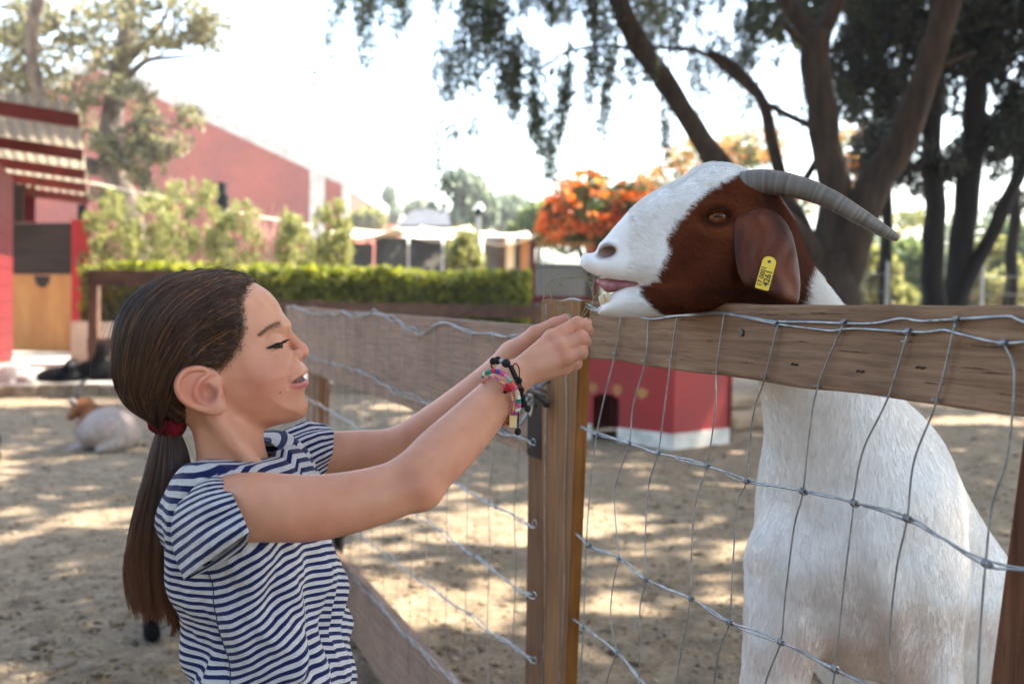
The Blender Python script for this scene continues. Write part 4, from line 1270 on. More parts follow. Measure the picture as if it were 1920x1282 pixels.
def wood_grain(name, along, c=('57412f', '86684f', 'a3856a', 'b89a7e'), fresh=False):
    """weathered timber: grain stretched along a world direction, saw marks, cracks, a few knots"""
    m, nt, b = new_mat(name)
    tc = nt.nodes.new('ShaderNodeTexCoord')
    a = np.asarray(along, float); a /= np.linalg.norm(a)
    rz = math.atan2(a[1], a[0])
    rot = nt.nodes.new('ShaderNodeMapping'); rot.vector_type = 'TEXTURE'
    rot.inputs['Rotation'].default_value = (0, -math.asin(a[2]), rz)
    nt.links.new(tc.outputs['Object'], rot.inputs[0])
    mp = nt.nodes.new('ShaderNodeMapping'); mp.inputs['Scale'].default_value = (2.2, 46, 46)
    nt.links.new(rot.outputs[0], mp.inputs[0])
    n1 = N(nt, 'ShaderNodeTexNoise', Scale=3.0, Detail=9.0, Roughness=.68, Distortion=.5)
    nt.links.new(mp.outputs[0], n1.inputs['Vector'])
    r1 = ramp(nt, n1.outputs[0], [(0.18, hexc(c[0])), (0.40, hexc(c[1])), (0.58, hexc(c[2])), (0.82, hexc(c[3]))])
    n2 = N(nt, 'ShaderNodeTexNoise', Scale=7.0, Detail=4.0)
    nt.links.new(tc.outputs['Object'], n2.inputs['Vector'])
    r2 = ramp(nt, n2.outputs[0], [(0.3, (.80, .78, .77)), (0.65, (1.06, 1.03, 1.0))])
    mu = nt.nodes.new('ShaderNodeMixRGB'); mu.blend_type = 'MULTIPLY'; mu.inputs[0].default_value = .85
    nt.links.new(r1.outputs[0], mu.inputs[1]); nt.links.new(r2.outputs[0], mu.inputs[2])
    # fine cracks
    mp2 = nt.nodes.new('ShaderNodeMapping'); mp2.inputs['Scale'].default_value = (9, 190, 190)
    nt.links.new(rot.outputs[0], mp2.inputs[0])
    n3 = N(nt, 'ShaderNodeTexNoise', Scale=1.0, Detail=5.0, Roughness=.6)
    nt.links.new(mp2.outputs[0], n3.inputs['Vector'])
    r3 = ramp(nt, n3.outputs[0], [(0.27, (.14, .11, .09)), (0.33, (1, 1, 1))])
    mu2 = nt.nodes.new('ShaderNodeMixRGB'); mu2.blend_type = 'MULTIPLY'; mu2.inputs[0].default_value = .8
    nt.links.new(mu.outputs[0], mu2.inputs[1]); nt.links.new(r3.outputs[0], mu2.inputs[2])
    nt.links.new(mu2.outputs[0], b.inputs['Base Color'])
    b.inputs['Roughness'].default_value = .82; b.inputs['Specular IOR Level'].default_value = .2
    # saw marks across the grain
    mp3 = nt.nodes.new('ShaderNodeMapping'); mp3.inputs['Scale'].default_value = (420, 26, 26)
    nt.links.new(rot.outputs[0], mp3.inputs[0])
    n4 = N(nt, 'ShaderNodeTexNoise', Scale=1.0, Detail=2.0)
    nt.links.new(mp3.outputs[0], n4.inputs['Vector'])
    ad = N(nt, 'ShaderNodeMath', operation='MULTIPLY_ADD'); ad.inputs[1].default_value = .35
    nt.links.new(n4.outputs[0], ad.inputs[0]); nt.links.new(n1.outputs[0], ad.inputs[2])
    ad2 = N(nt, 'ShaderNodeMath', operation='MULTIPLY_ADD'); ad2.inputs[1].default_value = .8
    nt.links.new(r3.outputs[0], ad2.inputs[0]); nt.links.new(ad.outputs[0], ad2.inputs[2])
    bp = N(nt, 'ShaderNodeBump', Strength=.5, Distance=.002)
    nt.links.new(ad2.outputs[0], bp.inputs['Height']); nt.links.new(bp.outputs[0], b.inputs['Normal'])
    return m

def board(name, quad, n, t, mat, parent, bevel=.003, seed=0):
    """plank with slightly uneven edges: quad = outer face corners (A B along the top, C D back along the bottom)"""
    A, B_, C, D = [np.asarray(p, float) for p in quad]
    k = 26
    s = np.linspace(0, 1, k)[:, None]
    top = A + (B_ - A) * s; bot = D + (C - D) * s
    up = np.array([0, 0, 1.0])
    top = top + up * (.0018 * fbm(np.concatenate([s * 9 + seed, s * 0 + seed, s * 0], 1), 3, seed))[:, None]
    bot = bot + up * (.0022 * fbm(np.concatenate([s * 8 + seed, s * 0 + 3, s * 0], 1), 3, seed + 5))[:, None]
    back = -np.asarray(n) * t
    V = np.concatenate([top, bot, top + back, bot + back]); f = []
    for i in range(k - 1):
        a, b_, c, d = i, k + i, 2 * k + i, 3 * k + i
        f += [(a, b_, b_ + 1, a + 1), (c, c + 1, d + 1, d), (a, a + 1, c + 1, c), (b_, d, d + 1, b_ + 1)]
    f += [(0, 2 * k, 3 * k, k), (k - 1, 2 * k - 1, 4 * k - 1, 3 * k - 1)]
    o = mesh_obj(name, V, f, mat, parent)
    bm = o.modifiers.new('bevel', 'BEVEL'); bm.width = bevel; bm.segments = 2; bm.limit_method = 'ANGLE'; bm.angle_limit = .8
    return o

WIRE_R = .00125
def wire(name, pts, parent, r=WIRE_R, n=40, seg=7):
    P = spline(pts, n)
    return MB().tube(P, r, seg).build(name, M['galv'], parent, smooth=True)

def knot(p, along, parent, r=.0033, L=.009):
    """wire wound round a crossing"""
    a = np.asarray(along, float); a /= np.linalg.norm(a)
    t = np.linspace(-1, 1, 40)
    u = np.cross(a, [0, 0, 1.0]); u /= np.linalg.norm(u) + 1e-9; v = np.cross(a, u)
    P = np.asarray(p) + a * t[:, None] * L * .5 + r * (np.cos(t * 9.5)[:, None] * u + np.sin(t * 9.5)[:, None] * v)
    return MB().tube(P, .0011, 5).build('knot', M['galv'], parent, smooth=True)

def make_fence():
    w_rail = wood_grain('fence_board_wood', FDIR, ('503a2a', '80634c', '9a7a60', 'ae8f74'))
    w_post = wood_grain('post_wood', (0, 0, 1), ('4a3020', '7a5538', '926a46', 'a57c56'))
    w_post2 = wood_grain('brown_post_wood', (0, 0, 1), ('3e2518', '5c3b28', '724b35', '875f47'))
    w_new = wood_grain('fresh_cut_wood', (0, 0, 1), ('5e3a1c', '8a5826', 'a06a33', 'a87c50'))
    steel = pmat('worn_steel', [(0.3, hexc('6f7173')), (0.7, hexc('a9abac'))], 40, rough=.35, metal=.8, spec=.5)
    fe = empty('wire_fence', (FP0 + FP1) / 2)
    board('top_board', [F_(1104, 566.5), F_(2000, 573.5), F_(2000, 795), F_(1104, 671.5)], FN, .026, w_rail, fe, seed=3)
    # lower board on which the goat's forefeet stand
    a, b_ = F_(1104, 700), F_(2000, 700)
    for p in (a, b_): p[2] = .33
    a2, b2 = a.copy(), b_.copy(); a2[2] = b2[2] = .20
    board('bottom_board', [a, b_, b2, a2], FN, .026, w_rail, fe, seed=8)
    # posts
    def post(name, quad, off, depth, mat, side=None):
        q = [F_(px, py, off) for px, py in quad]
        # carry the lower corners down to the ground
        for i, j in ((1, 2), (0, 3)):
            d = q[j] - q[i]; k = (0.0 - .12 - q[i][2]) / d[2]; q[j] = q[i] + d * k
        return board(name, q, FN, depth, mat, fe, .004, seed=int(quad[0][0]))
    post('post', [(1014, 562), (1089, 563), (1060, 1282), (1019, 1282)], .012, .023, w_post)
    # freshly sawn strip on the right-hand side of that post
    p0, p1 = F_(1089, 563, .012), F_(1060, 1282, .012)
    p1 = p0 + (p1 - p0) * ((-.05 - p0[2]) / (p1[2] - p0[2]))
    e = -FDIR * .0008
    MB().slab([p0 + e - FN * .002, p0 + e - FN * .021, p1 + e - FN * .021, p1 + e - FN * .002], -FDIR, .0015).build('sawn_face', w_new, fe)
    post('post', [(1950, 575), (2080, 575), (2000, 1282), (1855, 1282)], -.028, .07, w_post2)
    # nail marks and long drying cracks on the board: real slots
    dkw = pmat('crack_dark', [(0.3, hexc('2e2219')), (0.7, hexc('4a382b'))], 90, rough=.95)
    rngc = np.random.default_rng(41)
    for px, py, L_, tl in ((1150, 590, .03, 0), (1290, 600, .05, .0), (1330, 640, .02, 0), (1440, 590, .045, 0), (1548, 588, .06, 0), (1500, 640, .04, 0), (1600, 660, .05, .1), (1690, 628, .05, 0), (1820, 690, .05, .1), (1760, 720, .04, .05), (1860, 650, .05, 0), (1250, 630, .03, 0), (1130, 640, .025, 0), (1400, 680, .03, 0), (1890, 740, .03, 0), (1870, 700, .04, 0)):
        p = F_(px, py, .0004); k = 9
        s_ = np.linspace(-.5, .5, k)
        top_ = [p + FDIR * L_ * a + np.array([0, 0, .0005 * (1 - 4 * a * a) + .0004 * rngc.normal()]) for a in s_]
        bot_ = [p + FDIR * L_ * a + np.array([0, 0, -.0003 * (1 - 4 * a * a)]) for a in s_]
        MB().slab(top_ + bot_[::-1], -FN, .0008).build('drying_crack', dkw, fe)
    for px, py in ((1490, 684), (1613, 697), (1726, 690)):
        p = F_(px, py, .0006)
        MB().tube([p - FDIR * .006 + [0, 0, .001], p - FDIR * .002, p + FDIR * .003 + [0, 0, .0012], p + FDIR * .006], .0012, 6).build('bent_nail', dkw, fe)
    # screws
    for px, py in ((1392, 624), (1107, 614)):
        p = F_(px, py, .0)
        u = FDIR; v = np.array([0, 0, 1.0])
        mb = MB()
        mb.tube([p - FN * .004, p + FN * .0015, p + FN * .0028, p + FN * .003], [.0052, .0052, .0042, .001], 14)
        mb.build('screw', pmat('dark_screw', [(0.3, hexc('3a3938')), (0.7, hexc('6a6864'))], 80, rough=.4, metal=.7), fe, smooth=False)
    # line wires, traced
    O = .004
    tops = [[(1016, 567), (1045, 566), (1075, 560), (1100, 569), (1118, 579), (1150, 586), (1190, 592), (1222, 598), (1270, 592), (1340, 585), (1400, 593), (1450, 602), (1530, 604), (1582, 606), (1640, 606), (1690, 597), (1728, 602), (1800, 598), (1900, 593), (1914, 604), (1960, 603)],
            [(1018, 569), (1080, 564), (1112, 581), (1190, 590), (1280, 592), (1345, 588), (1400, 596), (1455, 607), (1530, 617), (1562, 620), (1600, 616), (1702, 622), (1745, 622), (1770, 618), (1800, 626), (1881, 643), (1960, 636)]]
    for t in tops:
        wire('line_wire', [F_(x, y, O) for x, y in t], fe, .0015, 120)
    lines = [[(1025, 771), (1062, 784), (1105, 808), (1119, 813), (1180, 831), (1234, 849), (1326, 873), (1400, 901), (1506, 920), (1600, 942), (1702, 972), (1768, 1010), (1850, 1056), (1960, 1070)],
             [(1022, 946), (1057, 974), (1105, 1022), (1160, 1045), (1212, 1086), (1296, 1122), (1369, 1166), (1464, 1203), (1566, 1254), (1700, 1320)],
             [(1022, 1093), (1056, 1141), (1093, 1174), (1157, 1222), (1210, 1282), (1290, 1340), (1400, 1420)],
             [(1018, 1222), (1045, 1275), (1090, 1330), (1150, 1400)]]
    rng = np.random.default_rng(9)
    for li, L in enumerate(lines):
        base = spline([F_(x, y, O) for x, y in L], 90)
        t = np.linspace(0, 1, 90)
        ph = rng.uniform(0, 6)
        amp = .0026 * (.55 + .45 * np.sin(t * 17 + ph))
        for sgn in (1, -1):
            Q = base.copy()
            Q[:, 2] += sgn * amp * np.sin(t * 26 + ph) + .0007 * vnoise(np.stack([t * 60, t * 0 + li, t * 0 + sgn], -1), 5)
            Q += FN * (sgn * .0013 * np.cos(t * 26 + ph))[:, None]
            MB().tube(Q, WIRE_R, 7).build('line_wire', M['galv'], fe, smooth=True)
    stays = [[(1165, 592), (1155, 655), (1133, 745), (1119, 813), (1109, 894), (1100, 1004), (1094, 1167), (1088, 1282), (1084, 1380)],
             [(1216, 598), (1210, 676), (1187, 760), (1180, 829), (1160, 890), (1152, 935), (1158, 1021), (1160, 1045), (1148, 1106), (1145, 1167), (1155, 1220), (1137, 1282), (1130, 1380)],
             [(1270, 592), (1258, 675), (1249, 740), (1234, 848), (1217, 907), (1210, 1004), (1210, 1086), (1200, 1139), (1200, 1208), (1198, 1282), (1196, 1400)],
             [(1358, 588), (1343, 698), (1342, 760), (1326, 872), (1306, 935), (1298, 1004), (1294, 1122), (1282, 1200), (1268, 1282), (1260, 1400)],
             [(1459, 607), (1435, 706), (1412, 780), (1400, 901), (1383, 940), (1375, 1045), (1368, 1164), (1351, 1210), (1339, 1282), (1325, 1420)],
             [(1582, 606), (1534, 723), (1518, 810), (1506, 920), (1489, 988), (1472, 1123), (1464, 1203), (1435, 1282), (1410, 1420)],
             [(1703, 622), (1666, 743), (1619, 842), (1601, 932), (1599, 962), (1582, 1101), (1566, 1254), (1559, 1300), (1545, 1440)],
             [(1793, 599), (1757, 749), (1714, 864), (1701, 972), (1681, 1067), (1669, 1191), (1672, 1300), (1665, 1460)],
             [(1882, 643), (1902, 700), (1889, 853), (1861, 943), (1848, 1056), (1838, 1180), (1833, 1282), (1825, 1460)],
             [(1024, 569), (1022, 690), (1023, 770), (1021, 945), (1022, 1093), (1018, 1222), (1016, 1330)],
             [(1060, 640), (1062, 784), (1057, 974), (1058, 1100), (1056, 1141), (1050, 1250), (1046, 1380)]]
    for s in stays:
        P = [F_(x, y, O + (.012 if s[0][0] < 1100 else .001)) for x, y in s]
        wire('stay_wire', P, fe, .0011, 60)
    ks = [(1119, 813), (1180, 831), (1234, 849), (1326, 873), (1400, 901), (1506, 921), (1602, 943), (1702, 972), (1850, 1056), (1105, 1022), (1160, 1046), (1212, 1086), (1296, 1122), (1369, 1166), (1464, 1203), (1566, 1254), (1093, 1174), (1157, 1222)]
    for px, py in ks:
        knot(F_(px, py, O + .001), F_(px + 30, py + 12, O) - F_(px, py, O), fe)
    for px, py in ((1455, 606), (1582, 605), (1703, 622), (1793, 599), (1882, 643), (1062, 784), (1057, 974), (1056, 1141)):
        knot(F_(px, py, O + .001), (FDIR[0], FDIR[1], 0), fe, .0028, .006)
    for px, py in ((1343, 698), (1435, 706), (1534, 723), (1666, 743), (1757, 749), (1258, 675), (1210, 676), (1155, 662), (1640, 606), (1750, 600), (1770, 600), (1815, 598), (1700, 640), (1790, 622)):
        p = F_(px, py, .001)
        d = np.array([FDIR[0], FDIR[1], 0]) * .004
        MB().tube([p - d - FN * .003, p - d * .9 + FN * .0035, p + FN * .0062, p + d * .9 + FN * .0035, p + d - FN * .003], .0008, 5).build('staple', M['galv'], fe, smooth=True)
    tag(fe, 'weathered wooden fence with sagging galvanised wire mesh in front of the big goat', 'fence')

    # ---- gate
    ga = empty('gate', GP0)
    w_gate = wood_grain('gate_board_wood', GDIR, ('584535', '83695a', '9a7f6c', 'ab917d'))
    w_stile = wood_grain('gate_stile_wood', (0, 0, 1), ('3c2a1b', '674833', '7e5b42', '936f54'))
    board('top_board', [G_(536, 573.5), G_(1012, 611), G_(1012, 858), G_(536, 682)], GN, .028, w_gate, ga, seed=5)
    board('bottom_board', [G_(560, 962), G_(1012, 1461), G_(1012, 1700), G_(560, 1090)], GN, .028, w_gate, ga, seed=6)
    q = [G_(990, 840, -.03), G_(1018, 846, -.03), G_(1016, 1282, -.03), G_(984, 1282, -.03)]
    for i, j in ((1, 2), (0, 3)):
        d = q[j] - q[i]; k = (.06 - q[i][2]) / d[2]; q[j] = q[i] + d * k
    board('stile', q, GN, .04, w_stile, ga, seed=7)
    p = [G_(576, 690, -.03), G_(592, 694, -.03)]
    q = [p[0], p[1], p[1].copy(), p[0].copy()]
    q[2][2] = q[3][2] = .06
    board('stile', q, GN, .06, w_stile, ga, seed=9)
    # dark end block by the latch
    e = [G_(990, 720, .004), G_(1016, 722, .004), G_(1014, 862, .004), G_(988, 852, .004)]
    MB().slab(e, -GN, .03).build('end_block', M['dark_wood'], ga)
    rng = np.random.default_rng(12)
    O = .006
    lines = [[(540, 574), (560, 578), (600, 590), (640, 586), (670, 592), (705, 586), (745, 600), (791, 624), (832, 604), (884, 622), (948, 630), (1000, 634)],
             [(560, 662), (583, 670), (676, 696), (745, 734), (809, 754), (880, 785), (940, 805), (1000, 826)],
             [(570, 742), (618, 768), (676, 803), (760, 850), (855, 903), (930, 950), (1004, 985)],
             [(575, 830), (680, 900), (780, 962), (890, 1040), (1000, 1119)],
             [(580, 920), (676, 1000), (780, 1080), (880, 1150), (1004, 1240)],
             [(640, 1060), (700, 1120), (780, 1205), (860, 1282), (1000, 1420)]]
    for li, L in enumerate(lines):
        base = spline([G_(x, y, O) for x, y in L], 110)
        t = np.linspace(0, 1, 110); ph = rng.uniform(0, 6)
        dist = np.linalg.norm(base - CAM, axis=1)
        for sgn in (1, -1):
            Q = base.copy()
            Q[:, 2] += sgn * .0060 * np.sin(t * 40 + ph) * (.5 + .5 * np.sin(t * 11 + ph)) + .0065 * vnoise(np.stack([t * 38, t * 0 + li, t * 0 + sgn], -1), 7)
            Q += GN * (.004 + sgn * .003 * np.cos(t * 34 + ph))[:, None]
            MB().tube(Q, .0015, 6).build('line_wire', M['galv'], ga, smooth=True)
    L0, L1 = G_(545, 580, O), G_(1004, 620, O)
    nst = 19
    for k in range(nst):
        s = (k + .5) / nst
        p = L0 + (L1 - L0) * s
        zs = np.linspace(p[2] - .01, .14, 9)
        pts = [np.array([p[0], p[1], z]) + GDIR * rng.normal(0, .011) + GN * (.002 + abs(rng.normal(0, .002))) for z in zs]
        wire('stay_wire', pts, ga, .0010, 44, 5)
    for L in lines[1:5]:
        for s in range(1, len(L) - 1):
            knot(G_(L[s][0], L[s][1], O + .003), GDIR, ga, .0036, .010)
    # loose wire ends twisted round the stile
    for (a, b_) in (((985, 822), (1004, 834)), ((988, 980), (1006, 986)), ((985, 1112), (1005, 1121)), ((988, 1232), (1006, 1243))):
        P = [G_(a[0], a[1], .012), G_((a[0] + b_[0]) / 2, a[1] + 9, .016), G_(b_[0], b_[1], .012), G_(b_[0] - 4, b_[1] - 12, .016), G_(b_[0] - 12, b_[1] + 4, .014)]
        wire('wire_end', P, ga, .0014, 24)
    # latch
    la = MB()
    c = W(1000, 735, 1.86)
    la.tube([W(985, 728, 1.862), W(1000, 731, 1.860), W(1024, 740, 1.866)], .0075, 14)
    bolt = la.build('latch_bolt', steel, ga, smooth=False, bevel=.0012)
    for px in (990, 1018):
        p = W(px, 733, 1.872)
        P = [p + GDIR * 0 + np.array([0, 0, z]) + GN * o for z, o in ((.03, -.012), (.020, -.006), (.011, .010), (0, .015), (-.011, .010), (-.020, -.006), (-.032, -.012))]
        v = []
        wdt = np.array([.0085, -.002, 0])
        P = np.array(P)
        V = np.concatenate([P - wdt, P + wdt]); n = len(P)
        f = [(i, i + 1, n + i + 1, n + i) for i in range(n - 1)]
        o = mesh_obj('latch_strap', V, f, steel, ga, smooth=True)
        s = o.modifiers.new('thick', 'SOLIDIFY'); s.thickness = .003
    t = np.linspace(0, 2 * math.pi, 18, endpoint=False)
    c = W(997, 752, 1.868)
    MB().slab([c + GDIR * .012 * math.cos(a) + np.array([0, 0, .028 * math.sin(a)]) for a in t], GN, .003).build('latch_plate', steel, ga)
    P = [W(992, 742, 1.855), W(976, 770, 1.852), W(968, 788, 1.852), W(974, 796, 1.852), W(986, 780, 1.852), W(996, 752, 1.855)]
    MB().tube(spline(P, 24), .0032, 8).build('latch_handle', steel, ga, smooth=True)
    tag(ga, 'weathered wooden gate with loose wire mesh and a steel bolt latch behind the girl', 'gate')

if want('fence'):
    make_fence()

# ================================================================== animals
def attr_mat(name, rough=.8, spec=.2, sss=0.0, noise=.25, nscale=60, bump=.0, sheen=.0):
    """colour from the mesh's or strands' own 'col', with fine variation"""
    m, nt, b = new_mat(name)
    at = N(nt, 'ShaderNodeAttribute', attribute_name='col')
    tc = nt.nodes.new('ShaderNodeTexCoord')
    nz = N(nt, 'ShaderNodeTexNoise', Scale=nscale, Detail=5.0)
    nt.links.new(tc.outputs['Object'], nz.inputs['Vector'])
    r = ramp(nt, nz.outputs[0], [(0.3, (1 - noise,) * 3), (0.7, (1 + noise * .35,) * 3)])
    mu = nt.nodes.new('ShaderNodeMixRGB'); mu.blend_type = 'MULTIPLY'; mu.inputs[0].default_value = 1
    nt.links.new(at.outputs['Color'], mu.inputs[1]); nt.links.new(r.outputs[0], mu.inputs[2])
    nt.links.new(mu.outputs[0], b.inputs['Base Color'])
    b.inputs['Roughness'].default_value = rough
    b.inputs['Specular IOR Level'].default_value = spec
    if sheen:
        b.inputs['Sheen Weight'].default_value = sheen
    if sss:
        b.inputs['Subsurface Weight'].default_value = sss
        b.inputs['Subsurface Radius'].default_value = (1.0, .35, .2)
        b.inputs['Subsurface Scale'].default_value = .006
    if bump:
        bp = N(nt, 'ShaderNodeBump', Strength=bump, Distance=.002)
        nt.links.new(nz.outputs[0], bp.inputs['Height']); nt.links.new(bp.outputs[0], b.inputs['Normal'])
    return m

class Frame:
    """local frame of a head: f forward, r towards the camera, z up"""
    def __init__(s, O, ang):
        s.O = np.asarray(O, float)
        s.f = np.array([math.cos(ang), math.sin(ang), 0.0])
        s.z = np.array([0, 0, 1.0])
        r = np.cross(s.f, s.z)
        s.r = r if np.dot(r, CAM - s.O) > 0 else -r
        s.A = np.stack([s.f, s.r, s.z])
    def loc(s, P): return (P - s.O) @ s.A.T
    def wor(s, L): return s.O + np.asarray(L) @ s.A
    def px(s, px, py, off=0.0):
        return s.loc(on_plane(px, py, s.O + s.r * off, s.r))
    def p2(s, pts, off=0.0):
        q = np.array([s.px(x, y, off) for x, y in pts]); return q[:, [0, 2]]
    def w(s, px, py, off=0.0):
        return on_plane(px, py, s.O + s.r * off, s.r)

def puff(d2, r, R, Wd):
    """rounded solid blown up from an outline: d2 = distance to the outline, r = sideways coordinate"""
    return np.sqrt(np.maximum(d2 + R, 0) ** 2 + (r * R / Wd) ** 2) - R

def inside(x, y, poly):
    c = np.zeros(np.shape(x), bool)
    n = len(poly)
    for i in range(n):
        a, b = poly[i], poly[(i + 1) % n]
        if a[1] != b[1]:
            c ^= ((a[1] > y) != (b[1] > y)) & (x < (b[0] - a[0]) * (y - a[1]) / (b[1] - a[1]) + a[0])
    return c

def fur(name, V, F, nrm, flow, length, count, radius, mat, parent, colfn, seed, lift=.35, keep=None, k=4, stray=.25):
    rng = np.random.default_rng(seed)
    T = np.concatenate([F[:, [0, 1, 2]], F[:, [0, 2, 3]]])
    A = np.linalg.norm(np.cross(V[T[:, 1]] - V[T[:, 0]], V[T[:, 2]] - V[T[:, 0]]), axis=1)
    if keep is not None:
        A = A * keep(V[T].mean(1))
    i = rng.choice(len(T), size=count, p=A / A.sum())
    u, v = rng.uniform(size=(2, count)); s = u + v > 1; u[s], v[s] = 1 - u[s], 1 - v[s]
    w = np.stack([1 - u - v, u, v], -1)
    P = (V[T[i]] * w[..., None]).sum(1); n = (nrm[T[i]] * w[..., None]).sum(1)
    n /= np.linalg.norm(n, axis=1, keepdims=True) + 1e-9
    d = flow(P) + stray * rng.normal(size=P.shape)
    d -= n * (d * n).sum(1, keepdims=True)
    d /= np.linalg.norm(d, axis=1, keepdims=True) + 1e-9
    L = length(P) * rng.uniform(.6, 1.25, count)
    t = np.linspace(0, 1, k)
    lf = lift * rng.uniform(.6, 1.4, count)
    S = P[:, None] - n[:, None] * .0008 + L[:, None, None] * (d[:, None] * t[None, :, None] + n[:, None] * (lf[:, None] * (t - .55 * t * t)[None])[..., None])
    c = colfn(P) * rng.uniform(.86, 1.07, (count, 1))
    return strands(name, S, radius, mat, parent, np.clip(c, 0, 1))

def big_goat():
    fr = Frame(W(1300, 450, 1.385), math.atan2(.17, -.985))
    up2 = [(1392, 318), (1356, 309), (1321, 311), (1294, 323), (1273, 338), (1239, 354), (1208, 371), (1180, 395), (1156, 421), (1136, 445), (1123, 459), (1117, 472), (1106, 476), (1095, 480), (1091, 488), (1098, 503),
           (1118, 517), (1163, 525), (1200, 532), (1250, 552), (1330, 574), (1400, 566), (1446, 540), (1470, 480), (1466, 410), (1440, 350)]
    lo2 = [(1215, 528), (1196, 534), (1173, 537), (1153, 546), (1139, 559), (1127, 572), (1118, 583), (1128, 591), (1163, 594.5), (1239, 591), (1301, 586), (1352, 579), (1404, 565), (1400, 530), (1300, 500)]
    PU, PL = Poly2(spline(fr.p2(up2), 160, True)), Poly2(spline(fr.p2(lo2), 110, True))
    fx = lambda px: fr.px(px, 450)[0]
    tx = np.array([fx(1480), fx(1420), fx(1350), fx(1290), fx(1230), fx(1170), fx(1130), fx(1095)])
    tw = np.array([.055, .060, .060, .052, .043, .036, .031, .020])
    tr = np.array([.050, .050, .046, .040, .034, .030, .026, .016])
    lw = np.array([.045, .052, .054, .046, .036, .028, .024, .018])
    L = fr.px
    nz_c = L(1141, 472, .027); eye_c = L(1347, 406, .056)
    # body, in the place
    neck = [fr.wor(L(1406, 448)), W(1460, 570, 1.42), W(1533, 700, 1.45), W(1578, 840, 1.50), W(1600, 980, 1.54)]
    nr = [.050, .064, .080, .108, .132]
    def head(P):
        q = fr.loc(P); x, r, z = q[:, 0], q[:, 1], q[:, 2]
        du, dl = PU(x, z), PL(x, z)
        Wd = np.interp(x, tx, tw); Rr = np.interp(x, tx, tr)
        a = puff(du, r, Rr, Wd)
        b = puff(dl, r, Rr * .75, np.interp(x, tx, lw))
        d = smin(a, b, .006)
        ar = np.abs(r)
        qs = np.stack([x, ar, z], -1)
        # brow, cheek, muzzle swellings; eye socket; nostril
        d = smin(d, sd_ell(qs, L(1345, 384, .045), (.030, .018, .012)), .016)
        d = smin(d, sd_ell(qs, L(1330, 500, .036), (.045, .020, .038)), .03)
        d = smin(d, sd_ell(qs, L(1155, 500, .018), (.022, .017, .014)), .014)
        d = smin(d, sd_ell(q, L(1106, 492, 0), (.0125, .017, .0095), [[.93, 0, .37], [0, 1, 0], [-.37, 0, .93]]), .008)
        d = smin(d, sd_chain(qs, [L(1395, 470, .052), L(1350, 520, .050), L(1290, 555, .034)], [.010, .012, .008]), .03)
        d = smax(d, -sd_ell(qs, eye_c + np.array([.004, .006, -.001]), (.0190, .0090, .0125)), .007)
        ring = [eye_c + np.array([.0150 * math.cos(t) + (.004 if math.cos(t) > .8 else 0), .0015 - .004 * abs(math.cos(t)), .0098 * math.sin(t) - .001 * math.cos(t)]) for t in np.linspace(0, 2 * math.pi, 13)]
        d = smin(d, sd_chain(qs, ring, [.0021] * 13), .003)
        d = smin(d, sd_chain(qs, [eye_c + np.array([-.016, .001, .008]), eye_c + np.array([-.004, .005, .0135]), eye_c + np.array([.010, .004, .0125]), eye_c + np.array([.019, .0, .005])], [.002, .0034, .0032, .002]), .004)
        d = smin(d, sd_chain(qs, [eye_c + np.array([-.0165, .000, .0035]), eye_c + np.array([-.008, .0042, .0075]), eye_c + np.array([.004, .0046, .0080]), eye_c + np.array([.017, .000, .0015])], [.0018, .0034, .0034, .0018]), .002)
        d = smin(d, sd_chain(qs, [L(1152, 462, .031), L(1140, 463, .031), L(1128, 470, .026)], [.004, .005, .004]), .008)
        d = smax(d, -sd_ell(qs, nz_c, (.0128, .011, .0072), [[.94, 0, -.34], [0, 1, 0], [.34, 0, .94]]), .004)
        return d
    def trunk(P):
        # neck and trunk
        ns_ = spline(np.concatenate([np.array(neck), np.array(nr)[:, None]], 1), 13); t = sd_chain(P, ns_[:, :3], ns_[:, 3] - .008, .032)
        t = smin(t, sd_ell(P, W(1612, 1035, 1.55), (.136, .155, .19)), .09)
        t = smin(t, sd_cone(P, W(1588, 850, 1.58), W(1700, 1130, 1.86), .098, .145), .06)
        t = smin(t, sd_cone(P, W(1690, 1170, 1.85), W(1745, 1290, 2.35), .18, .19), .08)
        t = smin(t, sd_cone(P, W(1750, 1290, 2.40), W(1760, 1310, 2.6), .18, .16), .08)
        t = smin(t, sd_cone(P, W(1640, 900, 1.60), W(1752, 1120, 1.74), .100, .135), .07)
        for (px, py), ft, k in (((1480, 1062), (1452, 1285), 1.48), ((1712, 1090), (1742, 1300), 1.50)):
            a0 = W(px, py, k); a1 = W(ft[0], ft[1], k); foot = a1.copy(); foot[2] = .055
            knee = (a1 + foot) / 2 + np.array([-.01, -.01, .06])
            t = smin(t, sd_chain(P, [a0, a1, knee, knee - [0, 0, .06], foot + [0, 0, .05], foot], [.064, .047, .038, .033, .026, .034], .01), .05)
        for dx in (-.10, .12):
            h0 = W(1755, 1300, 2.55) + [dx, 0, 0]; f0 = h0.copy(); f0[2] = .05
            t = smin(t, sd_chain(P, [h0, h0 + [0, -.08, -.26], np.array([h0[0], h0[1] + .07, .30]), f0 + [0, .03, .06], f0 + [0, .0, .0]], [.12, .075, .036, .027, .034], .03), .07)
        def groove(pts, rad, k):
            return -sd_chain(P, [W(*p) for p in pts], rad), k
